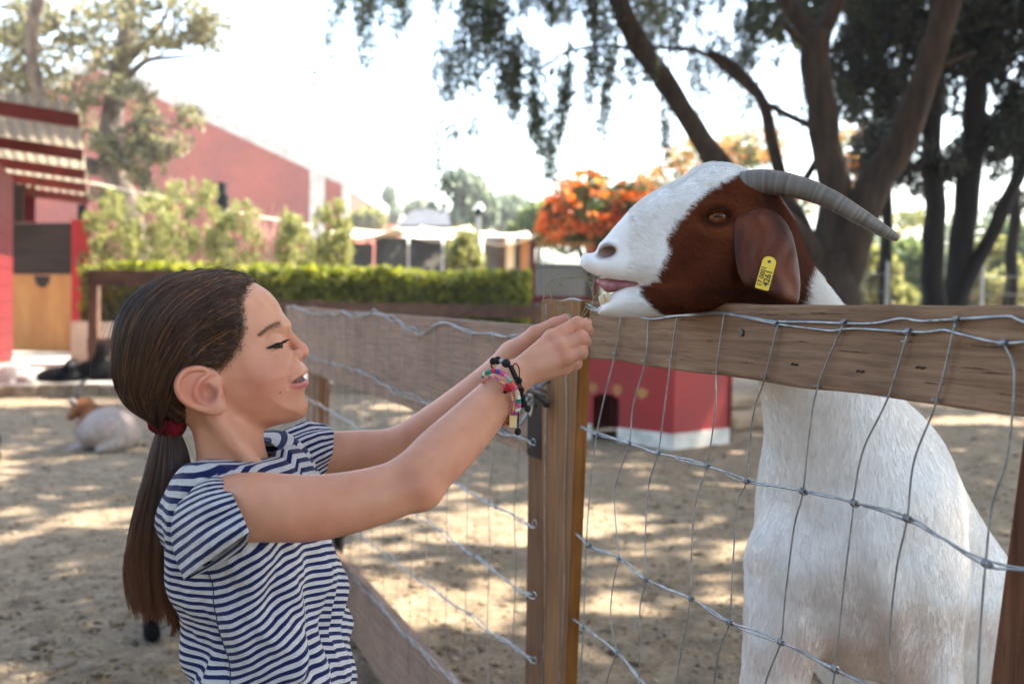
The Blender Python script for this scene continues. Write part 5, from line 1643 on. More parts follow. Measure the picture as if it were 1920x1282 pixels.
        for pts, rad, k in (([(1478, 1040, 1.36), (1500, 1120, 1.36), (1530, 1200, 1.37), (1545, 1290, 1.38)], [.006, .020, .034, .044], .035),
                            ([(1690, 1040, 1.34), (1680, 1130, 1.35), (1668, 1210, 1.36), (1655, 1300, 1.37)], [.006, .018, .030, .040], .035),
                            ([(1560, 740, 1.34), (1540, 850, 1.345), (1500, 960, 1.36)], [.004, .011, .005], .045),
                            ([(1440, 990, 1.40), (1430, 1060, 1.40), (1440, 1120, 1.40)], [.003, .009, .003], .025)):
            t = smax(t, -sd_chain(P, [W(*p) for p in pts], rad), k)
        # folds of skin between the forelegs, dewlap
        t = t + .0035 * np.sin(P[:, 0] * 90 + P[:, 2] * 26) * np.exp(-((P[:, 2] - .72) / .10) ** 2) * np.exp(-((P[:, 0] - .52) / .09) ** 2)
        return t
    hcen = fr.wor(L(1310, 450))
    def fn(P):
        return smin(near(P, hcen, .185, head, .06), near(P, W(1600, 900, 1.75), 1.25, trunk), .045)
    lo_ = np.array([.05, 1.22, 0.0]); hi_ = np.array([1.75, 2.9, 1.42])
    # head finely, the rest coarser but in one skin: sample twice and keep one continuous surface by using the finer step everywhere it shows
    V, F = surface_nets(fn, lo_, hi_, .0046, slack=1.5)
    V = smooth_mesh(V, F, 1)
    # pull the surface onto fn = 0 exactly
    hs = np.linalg.norm(V - hcen, axis=1) < .21
    for _ in range(2):
        e = 5e-4; Q = V[hs]
        g = np.stack([(fn(Q + np.eye(3)[k] * e) - fn(Q - np.eye(3)[k] * e)) / (2 * e) for k in range(3)], -1)
        V[hs] = Q - np.clip(fn(Q), -.004, .004)[:, None] * g / (np.maximum((g * g).sum(1, keepdims=True), .25))
    nrm = normals(V, F)
    brown_px = [(1386, 321), (1362, 338), (1321, 362), (1301, 383), (1280, 407), (1263, 424), (1250, 448), (1253, 472), (1240, 500), (1228, 521), (1211, 531), (1198, 537), (1200, 550), (1215, 569), (1241, 594), (1300, 660), (1480, 660),
                (1506, 570), (1512, 520), (1530, 480), (1505, 420), (1440, 330)]
    BP = Poly2(fr.p2(brown_px, .045), pad=.1)
    white = np.array(hexc('f7f5f2')); cream = np.array(hexc('efe8df')); brown = np.array(hexc('78391a')); dkb = np.array(hexc('401a0b')); pink = np.array(hexc('b4816f')); dark = np.array(hexc('3a2620'))
    def colfn(P):
        q = fr.loc(P); x, r, z = q[:, 0], q[:, 1], q[:, 2]
        n1 = fbm(P * 90, 2, 4); n2 = fbm(P * 14, 2, 6)
        d = BP(x, z) + .0028 * n1 - .10 * np.maximum(np.abs(r) - .075, 0)
        w = np.clip(.5 - d / .003, 0, 1)[:, None]
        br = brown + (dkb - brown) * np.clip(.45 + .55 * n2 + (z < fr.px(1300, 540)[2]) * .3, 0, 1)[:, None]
        wh = white + (cream - white) * np.clip(.25 + .5 * n2, 0, 1)[:, None]
        c = wh * (1 - w) + br * w
        qe = np.stack([x, np.abs(r), z], -1) - eye_c
        de = np.sqrt((qe[:, 0] / 1.35) ** 2 + qe[:, 2] ** 2 + (qe[:, 1] * .5) ** 2)
        ke = np.clip(1.25 - np.abs(de - .0115) / .0045, 0, 1)[:, None] * .85
        tear = np.clip(1 - sd_chain(np.stack([x, np.abs(r), z], -1), [eye_c + np.array([.018, 0, -.001]), eye_c + np.array([.030, -.004, -.008])], [.002, .001]) / .003, 0, 1)[:, None] * .7
        ke = np.maximum(ke, tear)
        c = c * (1 - ke) + np.array(hexc('22100a')) * ke
        lite = np.clip(1 - np.abs(de - .024) / .008, 0, 1)[:, None] * .35 * w
        c = c * (1 - lite) + np.array(hexc('8a4f2c')) * lite
        tuft = np.clip(1 - np.linalg.norm(np.stack([x, np.abs(r), z], -1) - L(1432, 376, .045), axis=1) / .032, 0, 1)[:, None] * .8
        c = c * (1 - tuft) + np.array(hexc('26120a')) * tuft
        # bare skin round nostril and lips
        qs = np.stack([x, np.abs(r), z], -1)
        dn = sd_ell(qs, nz_c + np.array([.004, 0, .001]), (.016, .016, .010))
        k = np.clip(.9 - dn / .006, 0, 1)[:, None] * .85
        c = c * (1 - k) + np.array(hexc('8f6c5e')) * k
        ki = np.clip(1 - np.linalg.norm((qs - nz_c) * [.8, 1, 1.25], axis=1) / .0105, 0, 1)[:, None]
        c = c * (1 - ki) + dark * ki
        lip = np.clip(1 - np.abs(PL(x, z)) / .003, 0, 1) * (z > fr.px(1150, 588)[2]) * (x > fr.px(1205, 500)[0]) * (PU(x, z) > .001)
        c = c * (1 - .8 * lip[:, None]) + pink * .8 * lip[:, None]
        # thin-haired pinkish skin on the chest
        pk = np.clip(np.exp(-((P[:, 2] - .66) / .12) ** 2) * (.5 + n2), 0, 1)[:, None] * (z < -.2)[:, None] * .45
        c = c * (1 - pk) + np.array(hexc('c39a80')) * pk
        fo = sd_chain(P, [W(1500, 1130, 1.37), W(1590, 1190, 1.36), W(1640, 1260, 1.36)], [.02, .05, .05])  # darker dirty pink between the forelegs, partly painted shade for the grooves
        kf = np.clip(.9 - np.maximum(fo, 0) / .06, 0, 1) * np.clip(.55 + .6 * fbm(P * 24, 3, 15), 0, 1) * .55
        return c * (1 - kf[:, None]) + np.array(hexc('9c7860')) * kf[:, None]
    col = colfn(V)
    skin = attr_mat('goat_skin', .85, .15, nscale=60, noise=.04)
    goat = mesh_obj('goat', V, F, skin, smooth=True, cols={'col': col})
    tag(goat, 'large white goat with brown head and curved horn, chin over the fence board', 'goat')
    hairm = attr_mat('goat_hair', .55, .18, nscale=30, noise=.04)
    def flow(P):
        q = fr.loc(P)
        head = np.clip((q[:, 2] + .14) / .04, 0, 1)[:, None]
        hf = -fr.f * 1.0 + np.array([0, 0, -.55])
        bf = np.array([.18, .1, -1.0])
        wob = .22 * np.stack([fbm(P * 9 + 5 * k, 2, 40 + k) for k in range(3)], -1)
        return hf * head + bf * (1 - head) + wob
    def length(P):
        q = fr.loc(P)
        l = .0085 + 0 * q[:, 0]
        back = np.clip((fr.px(1420, 400)[0] - q[:, 0]) / .03, 0, 1)
        l += .015 * back * (q[:, 2] > -.16)
        l = np.where(q[:, 2] < -.16, .015, l)
        l = np.where(q[:, 0] > fr.px(1175, 450)[0], .0045, l)
        l = np.where((np.abs(q[:, 1]) < .03) & (q[:, 2] > fr.px(1300, 360)[2]), .014, l)
        qs = np.stack([q[:, 0], np.abs(q[:, 1]), q[:, 2]], -1)
        l = l * np.clip((np.linalg.norm(qs - eye_c, axis=1) - .013) / .012, .12, 1) * np.clip((np.linalg.norm(qs - nz_c, axis=1) - .011) / .012, .05, 1)
        mouth = (np.abs(PL(q[:, 0], q[:, 2])) < .004) & (q[:, 2] > fr.px(1150, 588)[2]) & (q[:, 0] > fr.px(1205, 500)[0])
        return np.where(mouth, l * .15, l)
    seen = lambda P: ((P - CAM)[:, 1] < 2.2) * 1.0
    keep_h = lambda P: (fr.loc(P)[:, 2] > -.16) * 1.0
    keep_b = lambda P: (fr.loc(P)[:, 2] <= -.14) * (P[:, 1] < 2.1) * (P[:, 2] > .45) * 1.0
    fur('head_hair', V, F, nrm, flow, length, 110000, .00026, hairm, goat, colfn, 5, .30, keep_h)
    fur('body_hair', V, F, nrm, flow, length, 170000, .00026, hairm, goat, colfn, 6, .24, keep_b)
    # ---- eyes
    amber = pmat('amber_eye', [(0.3, hexc('4a2410')), (0.6, hexc('7a4a1e')), (0.8, hexc('a5713a'))], 300, rough=.08, spec=.6)
    blk = pmat('pupil_black', [(0.3, (.004, .004, .004)), (0.7, (.01, .008, .008))], 50, rough=.1, spec=.6)
    def sphere_mesh(name, c, r, mat, parent, axes=None, sub=3):
        bm = bmesh.new(); bmesh.ops.create_icosphere(bm, subdivisions=sub, radius=1.0)
        p = np.array([v.co[:] for v in bm.verts]) * np.asarray(r)
        if axes is not None: p = p @ np.asarray(axes)
        for v, q in zip(bm.verts, p): v.co = q + np.asarray(c)
        me = bpy.data.meshes.new(name); bm.to_mesh(me); bm.free()
        me.polygons.foreach_set('use_smooth', np.ones(len(me.polygons), dtype=bool)); me.materials.append(mat)
        o = bpy.data.objects.new(name, me); COL.objects.link(o); o.parent = parent
        return o
    for s in (1, -1):
        c = fr.wor(np.array([eye_c[0], s * (eye_c[1] - .0060), eye_c[2]]))
        e = sphere_mesh('eye', c, (.0142, .0106, .0105), amber, goat, fr.A)
        sphere_mesh('pupil', c + fr.r * s * .0080, (.0072, .0035, .0028), blk, e, fr.A)
    # ---- ears
    ear_px = [(1380, 409), (1404, 397), (1438, 391), (1466, 406), (1486, 435), (1494, 466), (1502, 514), (1501, 548), (1495, 569), (1478, 566), (1438, 552), (1396, 534), (1381, 503), (1377, 459)]
    EP = Poly2(spline(fr.p2(ear_px, .078), 120, True), pad=.04)
    e_c = fr.px(1430, 470, .078)
    def ear_fn(Q):
        x, r, z = Q[:, 0], Q[:, 1], Q[:, 2]
        u_ = (x - e_c[0]) / .045; w_ = (z - e_c[2]) / .06
        r0 = .066 + .022 * np.clip(1 - u_ ** 2, -1, 1) + .012 * np.clip(-w_, -1, 1) + .006 * np.exp(-((u_ - .9 - .3 * w_) / .25) ** 2) - .007 * np.exp(-((u_ - .45 - .25 * w_) / .22) ** 2) + .004 * np.exp(-((w_ - .9) / .3) ** 2) * np.sin(u_ * 4) + .0012 * np.sin(u_ * 11 + 2 * np.sin(w_ * 5))
        return puff(EP(x, z), r - r0, .010, .0060)
    b0 = np.array([e_c[0] - .07, .03, e_c[2] - .12]); b1 = np.array([e_c[0] + .07, .13, e_c[2] + .1])
    EV, EF = surface_nets(ear_fn, b0, b1, .0022, slack=3)
    for s in (1, -1):
        Q = EV * np.array([1, s, 1])
        f = EF if s * np.linalg.det(fr.A) > 0 else EF[:, ::-1]
        Wp = fr.wor(Q)
        c = brown * .95 + (dkb - brown) * np.clip(.25 + .5 * fbm(Wp * 22, 2, 8) + .6 * np.clip(1 + EP(Q[:, 0], Q[:, 2]) / .014, 0, 1) + .25 * np.clip(.02 - Q[:, 0] + e_c[0], 0, .04) / .04, 0, 1)[:, None]
        ear = mesh_obj('ear', Wp, f, attr_mat('ear_skin', .62, .3, nscale=260, noise=.18, bump=.25), goat, True, cols={'col': c})
        if s == 1:
            en = normals(Wp, f)
            fur('ear_hair', Wp, f, en, lambda P: np.array([0, 0, -1.0]) - fr.f * .25 + 0 * P, lambda P: .0045 + 0 * P[:, 0], 16000, .00022, hairm, ear,
                lambda P: (brown * 1.0 + (dkb - brown) * np.clip(.25 + .5 * fbm(P * 22, 2, 8) + .6 * np.clip(1 + EP(fr.loc(P)[:, 0], fr.loc(P)[:, 2]) / .014, 0, 1), 0, 1)[:, None]), 12, .16)
    # ---- ear tag
    yel = pmat('yellow_plastic', [(0.3, hexc('e6c026')), (0.7, hexc('f0cf48'))], 30, rough=.4, spec=.4)
    ta = fr.w(1443.5, 487, .098); tb = fr.w(1429.5, 537, .104)
    ax = (ta - tb); Lt = np.linalg.norm(ax); ax /= Lt
    nn = fr.r - ax * np.dot(fr.r, ax); nn /= np.linalg.norm(nn)
    if np.dot(nn, CAM - ta) < 0: nn = -nn
    sx = np.cross(ax, nn)
    wt = .0088
    cen = (ta + tb) / 2
    pts = []
    h = Lt / 2 + .004
    for sgx, sgy, a0 in ((1, 1, 0), (-1, 1, 90), (-1, -1, 180), (1, -1, 270)):
        rc = .0075 if sgy > 0 else .002
        for a in np.linspace(a0, a0 + 90, 7):
            pts.append(cen + sx * (sgx * (wt - rc) + rc * math.cos(math.radians(a))) + ax * (sgy * (h - rc) + rc * math.sin(math.radians(a))))
    tg = MB().slab(pts, -nn, .0016).build('ear_tag', yel, goat, bevel=.0004)
    hole = cen + ax * (h - .0065)
    t = np.linspace(0, 2 * math.pi, 16, endpoint=False)
    MB().slab([hole + nn * .0003 + sx * .0021 * math.cos(a) + ax * .0021 * math.sin(a) for a in t], -nn, .0004).build('rivet_hole', blk, tg)
    ink = pmat('tag_ink', [(0.3, (.03, .025, .015)), (0.7, (.06, .05, .03))], 40, rough=.6)
    def text(s, size, base):
        cu = bpy.data.curves.new('lettering', 'FONT'); cu.body = s; cu.size = size; cu.extrude = .0001; cu.offset = size * .018
        cu.align_x = 'CENTER'; cu.align_y = 'CENTER'
        cu.materials.append(ink)
        o = bpy.data.objects.new('lettering', cu); COL.objects.link(o)
        X, Z = ax, nn; Y = np.cross(Z, X)
        o.matrix_world = Matrix([[X[i], Y[i], Z[i], base[i]] for i in range(3)] + [[0, 0, 0, 1]])
        me = bpy.data.meshes.new_from_object(o)
        mw = o.matrix_world.copy(); bpy.data.objects.remove(o)
        me.transform(mw); me.name = 'lettering'
        o = bpy.data.objects.new('lettering', me); COL.objects.link(o); o.parent = tg
        return o
    # the writing runs up the tag
    text('17 0001', .0082, cen - ax * .0052 + nn * .0004 + np.cross(nn, ax) * .0040)
    text('4261', .0108, cen - ax * .0060 + nn * .0004 - np.cross(nn, ax) * .0036)
    # ---- horns
    hp = [(1390, 350, 56), (1420, 343, 51), (1455, 343, 46), (1507, 354, 41), (1558, 374, 35), (1610, 404, 29), (1651, 429, 23), (1674, 442, 17), (1684, 447, 12)]
    hm, nt, b = new_mat('horn')
    tc = nt.nodes.new('ShaderNodeTexCoord')
    uvn = N(nt, 'ShaderNodeAttribute', attribute_name='along')
    wv = N(nt, 'ShaderNodeTexNoise', Scale=9.0, Detail=6.0); nt.links.new(tc.outputs['Object'], wv.inputs['Vector'])
    cmb = nt.nodes.new('ShaderNodeCombineXYZ'); nt.links.new(uvn.outputs['Fac'], cmb.inputs[0])
    rg = N(nt, 'ShaderNodeTexNoise', Scale=38.0, Detail=6.0); nt.links.new(cmb.outputs[0], rg.inputs['Vector'])
    mxh = N(nt, 'ShaderNodeMath', operation='MULTIPLY_ADD'); mxh.inputs[1].default_value = .55
    nt.links.new(wv.outputs[0], mxh.inputs[0]); nt.links.new(rg.outputs[0], mxh.inputs[2])
    rp = ramp(nt, mxh.outputs[0], [(0.45, hexc('453e37')), (0.75, hexc('6a625a')), (1.05, hexc('877f76'))])
    nt.links.new(rp.outputs[0], b.inputs['Base Color']); b.inputs['Roughness'].default_value = .5
    bp = N(nt, 'ShaderNodeBump', Strength=.28, Distance=.0012); nt.links.new(mxh.outputs[0], bp.inputs['Height']); nt.links.new(bp.outputs[0], b.inputs['Normal'])
    for s in (1, -1):
        offs = np.array([.030, .036, .042, .050, .056, .060, .060, .058, .057])
        P = np.array([fr.px(x, y, o) for (x, y, w), o in zip(hp, offs)]); R = np.array([w * .5 * 1.34 / FPX for _, _, w in hp])
        if s == -1:
            P = P * np.array([1, -1, 1]) + np.array([-.020, 0, .0085])
        S4 = spline(np.concatenate([P, R[:, None]], 1), 70)
        t = np.linspace(0, 1, 70)
        rr = S4[:, 3] * (1 + .006 * np.sin(t * 170 + 3 * np.sin(t * 30)) * (1 - t) + .014 * vnoise(np.stack([t * 25, t * 0, t * 0 + s], -1), 3))
        v, f = tube_geo(fr.wor(S4[:, :3]), rr, 20)
        mesh_obj('horn', v, f, hm, goat, True, cols={'along': np.repeat(t, 20)})
    # dark fur collar at the horn's root is part of the head; tongue and teeth
    pinkm = pmat('tongue', [(0.3, hexc('8a5256')), (0.7, hexc('ab7274'))], 60, rough=.35, spec=.5, bump=.2, bscale=600, bdist=.001)
    tp = [fr.wor(fr.px(1192, 531, 0)), fr.wor(fr.px(1160, 534, 0)), fr.wor(fr.px(1140, 537, 0)), fr.wor(fr.px(1126, 531, 0))]
    def tfn(P):
        q = fr.loc(P)
        a = np.array([fr.px(1200, 533), fr.px(1165, 535), fr.px(1142, 535), fr.px(1125, 528)])
        qq = q * np.array([1, .55, 1])
        return sd_chain(qq, a, [.005, .0070, .0088, .005], .006)
    c = fr.wor(fr.px(1160, 533)); TV, TF = surface_nets(tfn, c - .06, c + .06, .002, slack=3)
    mesh_obj('tongue', TV, TF, pinkm, goat, True)
    tooth = pmat('tooth', [(0.3, hexc('cdb98f')), (0.7, hexc('e6d9bb'))], 80, rough=.35)
    for k, (px, py, of) in enumerate(((1126, 563, .0), (1127, 562, .0062), (1131, 560, .0118), (1138, 557, .0160), (1127, 562, -.0062), (1131, 560, -.0118))):
        a, b_ = fr.wor(fr.px(px + 6, py + 16, of)), fr.wor(fr.px(px, py - 7, of))
        MB().tube([a, a * .4 + b_ * .6, b_, b_ + (b_ - a) * .06], [.0030, .0034, .0032, .0012], 8).build('tooth', tooth, goat, smooth=True)
    # hooves
    return goat, fr

def simple_goat(name, label, fn, lo, hi, colfn, h=.018, hair=.02, count=9000, parts=None):
    V, F = surface_nets(fn, lo, hi, h, slack=2.2)
    V = smooth_mesh(V, F, 1)
    o = mesh_obj(name, V, F, attr_mat(name + '_coat', .85, .15, nscale=25, noise=.3), smooth=True, cols={'col': colfn(V)})
    n = normals(V, F)
    fur('coat_hair', V, F, n, lambda P: np.array([.3, .1, -1.0]) + .6 * np.stack([fbm(P * 4 + 3 * k, 2, k) for k in range(3)], -1), lambda P: hair + 0 * P[:, 0], count, .0012,
        attr_mat(name + '_hair', .7, .2, nscale=20, noise=.15), o, colfn, 3, .35)
    tag(o, label, 'goat')
    return o

def pen_goats():
    horn = pmat('small_horn', [(0.3, hexc('262321')), (0.7, hexc('454039'))], 20, rough=.5)
    wh, br, bk, gy = [np.array(hexc(c)) for c in ('ddd5cd', '8f5c3a', '121114', '8f8a88')]
    # pinkish white goat lying in the sun, facing left, seen from behind
    k = 7.6
    def L(px, py, d=0): return W(px, py, k + d)
    def f1(P):
        d = sd_ell(P, L(198, 803), (.20, .28, .155), None)
        d = smin(d, sd_ell(P, L(232, 815, .05), (.11, .2, .11)), .08)
        d = smin(d, sd_cone(P, L(175, 780, .1), L(158, 764, .15), .085, .065), .06)
        d = smin(d, sd_ell(P, L(156, 762, .10), (.075, .08, .066)), .03)
        d = smin(d, sd_cone(P, L(147, 768, .06), L(134, 780, .02), .045, .030), .02)
        d = smin(d, sd_chain(P, [L(175, 825, -.1), L(150, 838, -.14), L(134, 842, -.12)], [.05, .04, .025]), .03)
        d = smin(d, sd_chain(P, [L(215, 832, -.16), L(190, 842, -.22), L(184, 845, -.22)], [.05, .035, .025]), .03)
        d = smin(d, sd_ell(P, L(168, 764, .1), (.035, .012, .02)), .01)
        return d
    nk = L(178, 785)
    def c1(P):
        t = np.clip((nk[0] + .02 - P[:, 0]) / .06 + (P[:, 2] - nk[2]) / .12, 0, 1)[:, None] * np.clip((P[:, 2] - nk[2] + .06) / .06, 0, 1)[:, None]
        n = np.clip(.5 + .6 * fbm(P * 6, 2, 3), 0, 1)[:, None]
        c = np.array(hexc('b5aaa4')) * (1 - .35 * n) + np.array(hexc('a98a7e')) * .35 * n
        return c * (1 - t) + br * t
    c = L(198, 803)
    g = simple_goat('goat', 'pinkish white goat with tan head and small horns lying on the soil', f1, c - np.array([.6, .6, .5]), c + np.array([.5, .6, .5]), c1, .014)
    for s in (0, .05):
        MB().tube(spline([L(150, 752, .1 + s), L(146, 738, .1 + s), L(150, 722, .14 + s), L(166, 710, .2 + s)], 10), np.linspace(.022, .008, 10), 8).build('horn', horn, g, smooth=True)
    MB().tube(spline([L(146, 760, .05), L(136, 754, .02), L(130, 747, .0)], 6), [.014, .022, .026, .024, .018, .006], 8).build('ear', attr_mat('goat_ear', .8) if False else pmat('grey_ear', [(0.3, hexc('5c5552')), (0.7, hexc('8a807b'))], 20), g, smooth=True)
    # white goat on the platform at the left edge
    k2 = 11.8
    def f2(P):
        d = sd_ell(P, W(15, 706, k2), (.30, .3, .17))
        d = smin(d, sd_cone(P, W(45, 712, k2 - .1), W(56, 716, k2 - .2), .10, .07), .06)
        return smin(d, sd_cone(P, W(20, 722, k2 - .25), W(-10, 724, k2 - .3), .05, .04), .04)
    c = W(15, 706, k2)
    simple_goat('goat', 'white goat lying on the platform at the left edge', f2, c - .6, c + .6, lambda P: wh * (1 + 0 * P[:, :1]) * np.clip(.9 + .2 * fbm(P * 5, 2, 2), .7, 1)[:, None], .02)
    # black goats on the platform
    k3 = 12.0
    def f3(P):
        d = sd_ell(P, W(112, 706, k3), (.26, .22, .115))
        d = smin(d, sd_chain(P, [W(92, 708, k3 - .1), W(86, 718, k3 - .15), W(80, 730, k3 - .2)], [.06, .045, .03]), .04)
        d = smin(d, sd_cone(P, W(128, 694, k3 - .05), W(134, 684, k3 - .1), .08, .06), .05)
        d = smin(d, sd_ell(P, W(135, 681, k3 - .12), (.07, .08, .06)), .03)
        return smin(d, sd_cone(P, W(135, 684, k3 - .18), W(133, 692, k3 - .26), .045, .03), .02)
    def c3(P):
        s = np.clip(1 - np.linalg.norm((P - W(136, 681, k3 - .18)) * np.array([1, .3, 1]), axis=1) / .045, 0, 1)[:, None] * .8
        return bk * (1 - s) + gy * 1.4 * s
    c = W(115, 705, k3)
    simple_goat('goat', 'black goat lying on the platform with a pale mark on its face', f3, c - .6, c + .6, c3, .018)
    def f4(P):
        d = sd_ell(P, W(182, 696, k3 + .3), (.26, .24, .15))
        d = smin(d, sd_cone(P, W(185, 676, k3 + .2), W(190, 660, k3 + .2), .08, .06), .05)
        d = smin(d, sd_ell(P, W(192, 652, k3 + .15), (.07, .08, .06)), .03)
        return smin(d, sd_cone(P, W(194, 656, k3 + .1), W(202, 664, k3 + .05), .04, .03), .02)
    c = W(185, 690, k3 + .3)
    simple_goat('goat', 'black goat lying beside the other one, partly behind the hair of the girl', f4, c - .7, c + .7, lambda P: bk * (1 + 0 * P[:, :1]), .018)
    # small black goat standing behind the girl: one leg shows below her hair
    b = on_ground(283, 1198)
    def f5(P):
        q = P - b
        d = sd_cone(q, (.12, .25, .36), (.52, .40, .37), .105, .115)
        d = smin(d, sd_cone(q, (.50, .40, .42), (.60, .44, .56), .07, .05), .05)
        d = smin(d, sd_cone(q, (.60, .44, .57), (.70, .46, .52), .05, .032), .03)
        for x, y in ((0.0, .0), (.12, .30), (.46, .28), (.50, .46)):
            d = smin(d, sd_chain(q, [(x * .9 + .05, y * .8 + .10, .34), (x + .025, y + .03, .20), (x + .005, y + .01, .12), (x, y, .05), (x + .005, y - .005, .02)], [.07, .036, .026, .022, .028]), .03)
        return smin(d, sd_cone(q, (.06, .22, .42), (.0, .2, .36), .022, .012), .02)
    simple_goat('goat', 'small black goat standing behind the girl, one dark leg showing', f5, b + np.array([-.15, -.15, -.02]), b + np.array([.85, .7, .75]), lambda P: bk * (1 + 0 * P[:, :1]), .012)
    # black goat cut by the left edge
    b2 = on_ground(2, 862)
    def f6(P):
        q = P - b2
        return smin(sd_ell(q, (-.26, .02, .12), (.22, .2, .14)), sd_cone(q, (-.10, -.05, .06), (.0, -.08, .045), .06, .04), .05)
    simple_goat('goat', 'black goat lying half outside the picture at the left edge', f6, b2 + np.array([-.6, -.4, -.06]), b2 + np.array([.2, .4, .4]), lambda P: bk * (1 + 0 * P[:, :1]), .016, count=4000)

if want('goat'):
    big_goat()
if want('pen'):
    pen_goats()

# ================================================================== the girl
def girl():
    fr = Frame(W(400, 650, 1.20), math.radians(10))
    L = fr.px
    head2 = [(470, 527), (487, 535), (506, 548.5), (521, 567), (530, 585), (534.5, 600), (536.5, 613), (537, 625), (540, 640), (545, 655), (552, 667), (561, 676), (570, 683), (575.5, 691), (574, 699), (569, 706), (572, 712), (574.5, 719), (573, 727), (570.5, 735),
             (572, 744), (576, 751), (578, 760), (574, 777), (557, 787.5), (533, 793), (505, 800), (470, 806), (420, 806), (360, 795), (300, 768), (258, 745), (236, 715), (224, 680), (223, 640), (232, 600), (252, 566), (282, 541), (320, 523), (360, 515.5), (400, 513), (440, 517)]
    HP = Poly2(spline(fr.p2(head2), 220, True), pad=.1)
    hair2 = [(480, 518), (430, 500), (355, 495), (290, 510), (225, 560), (195, 620), (195, 700), (215, 760), (270, 800), (330, 812), (343, 790), (346, 765), (350, 735), (362, 700), (384, 691), (405, 683), (423, 668), (440, 649), (450, 622), (452, 598), (446, 574), (450, 550), (464, 532)]
    HR = Poly2(spline(fr.p2(hair2, .05), 160, True), pad=.1)
    zt = np.array([L(400, y)[2] for y in (810, 790, 760, 735, 700, 660, 600, 550, 505)])
    wt = np.array([.034, .040, .050, .0555, .062, .067, .070, .068, .060])
    rt = np.array([.034, .038, .044, .048, .052, .056, .060, .060, .056])
    def sym(q): return np.stack([q[:, 0], np.abs(q[:, 1]), q[:, 2]], -1)
    def base_head(q):
        x, r, z = q[:, 0], q[:, 1], q[:, 2]
        d = puff(HP(x, z), r, np.interp(z, zt, rt), np.interp(z, zt, wt))
        s = sym(q)
        d = smin(d, sd_ell(s, L(513, 702, .0300), (.0265, .0195, .021)), .022)
        d = smin(d, sd_ell(s, L(500, 748, .021), (.028, .018, .020)), .024)
        d = smin(d, sd_chain(s, [L(533, 611, .008), L(517, 608, .026), L(497, 617, .040)], [.006, .0065, .0055]), .014)
        return d
    def hit(px, py, lift=0.0):
        """where the sight line through a pixel meets the near side of the bare head"""
        o = fr.loc(CAM[None])[0]; dv = fr.A @ ray(px, py); dv = dv / np.linalg.norm(dv)
        t = np.dot(-o, dv) - .12
        for _ in range(60):
            d = base_head((o + dv * t)[None])[0]
            t += d * .7
            if abs(d) < 1e-5: break
        p = o + dv * t
        return p + np.array([0, lift, 0])
    eh = hit(512, 645)
    eye = eh + np.array([-.003, -.0125, .000])
    up = [hit(543, 718), hit(552, 710.5), hit(561, 703.5), L(569.5, 697.2, .006), L(571.8, 695.6, .0)]
    lw = [hit(544, 722), hit(553, 722.5), hit(562, 720.5), L(568.5, 718, .0065), L(570.8, 717.3, .0)]
    slit = [hit(543, 719.3), hit(551, 716), hit(560, 711.5), L(571, 706.2, .010), L(577, 704.8, .0)]
    slit[3][1] = .011
    lidl = [hit(500, 651.5), hit(509, 648), hit(518, 643.5), hit(526, 639)]
    fold = [hit(548, 671), hit(544, 685), hit(541.5, 702), hit(540.5, 717), hit(542, 727)]
    brow = [hit(488, 629), hit(499, 620), hit(511, 612), hit(527, 607.5)]
    earpath = [(399, 700), (384, 690), (365, 688), (345, 694), (333, 708), (329, 724), (335, 742), (351, 758), (375, 768), (394, 772)]
    earpath = [(376 + (x - 376) * .94, 731 + (y - 731) * .94) for x, y in earpath]
    ear_off = [.068, .072, .076, .080, .083, .084, .082, .078, .074, .071]
    earp = np.array([L(x, y, o) for (x, y), o in zip(earpath, ear_off)])
    _es = spline(np.concatenate([earp, np.array([.0030, .0033, .0035, .0036, .0037, .0037, .0036, .0035, .0036, .0040])[:, None]], 1), 22)
    earp, earr = _es[:, :3], _es[:, 3]
    antih = np.array([L(x, y, o) for x, y, o in ((388, 704, .072), (372, 716, .075), (366, 735, .075), (374, 752, .074), (392, 758, .071))])
    _es = spline(np.concatenate([antih, np.array([.0030, .0040, .0042, .0038, .0028])[:, None]], 1), 11)
    antih, antr = _es[:, :3], _es[:, 3]
    def head_fn(P, full=True):
        q = fr.loc(P); x, r, z = q[:, 0], q[:, 1], q[:, 2]
        if not full:
            return puff(HP(x, z), r, np.interp(z, zt, rt), np.interp(z, zt, wt))
        s = sym(q)
        d = base_head(q)
        # eye socket, closed upper lid, lower lid, crease
        d = smax(d, -sd_ell(s, eye + np.array([.013, .012, .003]), (.014, .010, .010)), .012)
        d = smin(d, sd_ell(s, eye, (.0138, .0136, .0112)), .005)
        o = np.array([0, .0012, 0])
        d = smin(d, sd_chain(s, [lidl[0] + [.001, -.001, -.0022], lidl[1] + [.001, -.0005, -.0060], lidl[2] + [.001, -.0005, -.0064], lidl[3] + [0, -.001, -.0038]], [.0014, .0022, .0022, .0014]), .004)
        d = smax(d, -sd_chain(s, [lidl[0] + [.001, .0012, -.0006], lidl[1] + [.001, .0018, -.0028], lidl[2] + [.001, .0018, -.0034], lidl[3] + [0, .001, -.0016]], [.0011, .0029, .0033, .0016]), .0012)
        d = smax(d, -sd_chain(s, [lidl[0] + [0, .001, .0045], lidl[1] + [0, .0016, .0088], lidl[2] + [.001, .0016, .0092]], [.0006, .0010, .0007]), .0022)
        # nose
        n = sd_chain(q, [L(537, 618), L(549, 636.5), L(561, 650)], [.0046, .0056, .0068], .003)
        n = smin(n, sd_sphere(q, L(566.8, 658.8), .0080), .006)
        n = smin(n, sd_ell(s, L(555, 666, .0116), (.0084, .0056, .0068)), .0032)
        n = smin(n, sd_cone(q, L(566, 664), L(560, 676), .0044, .0036), .006)
        d = smin(d, n, .0042)
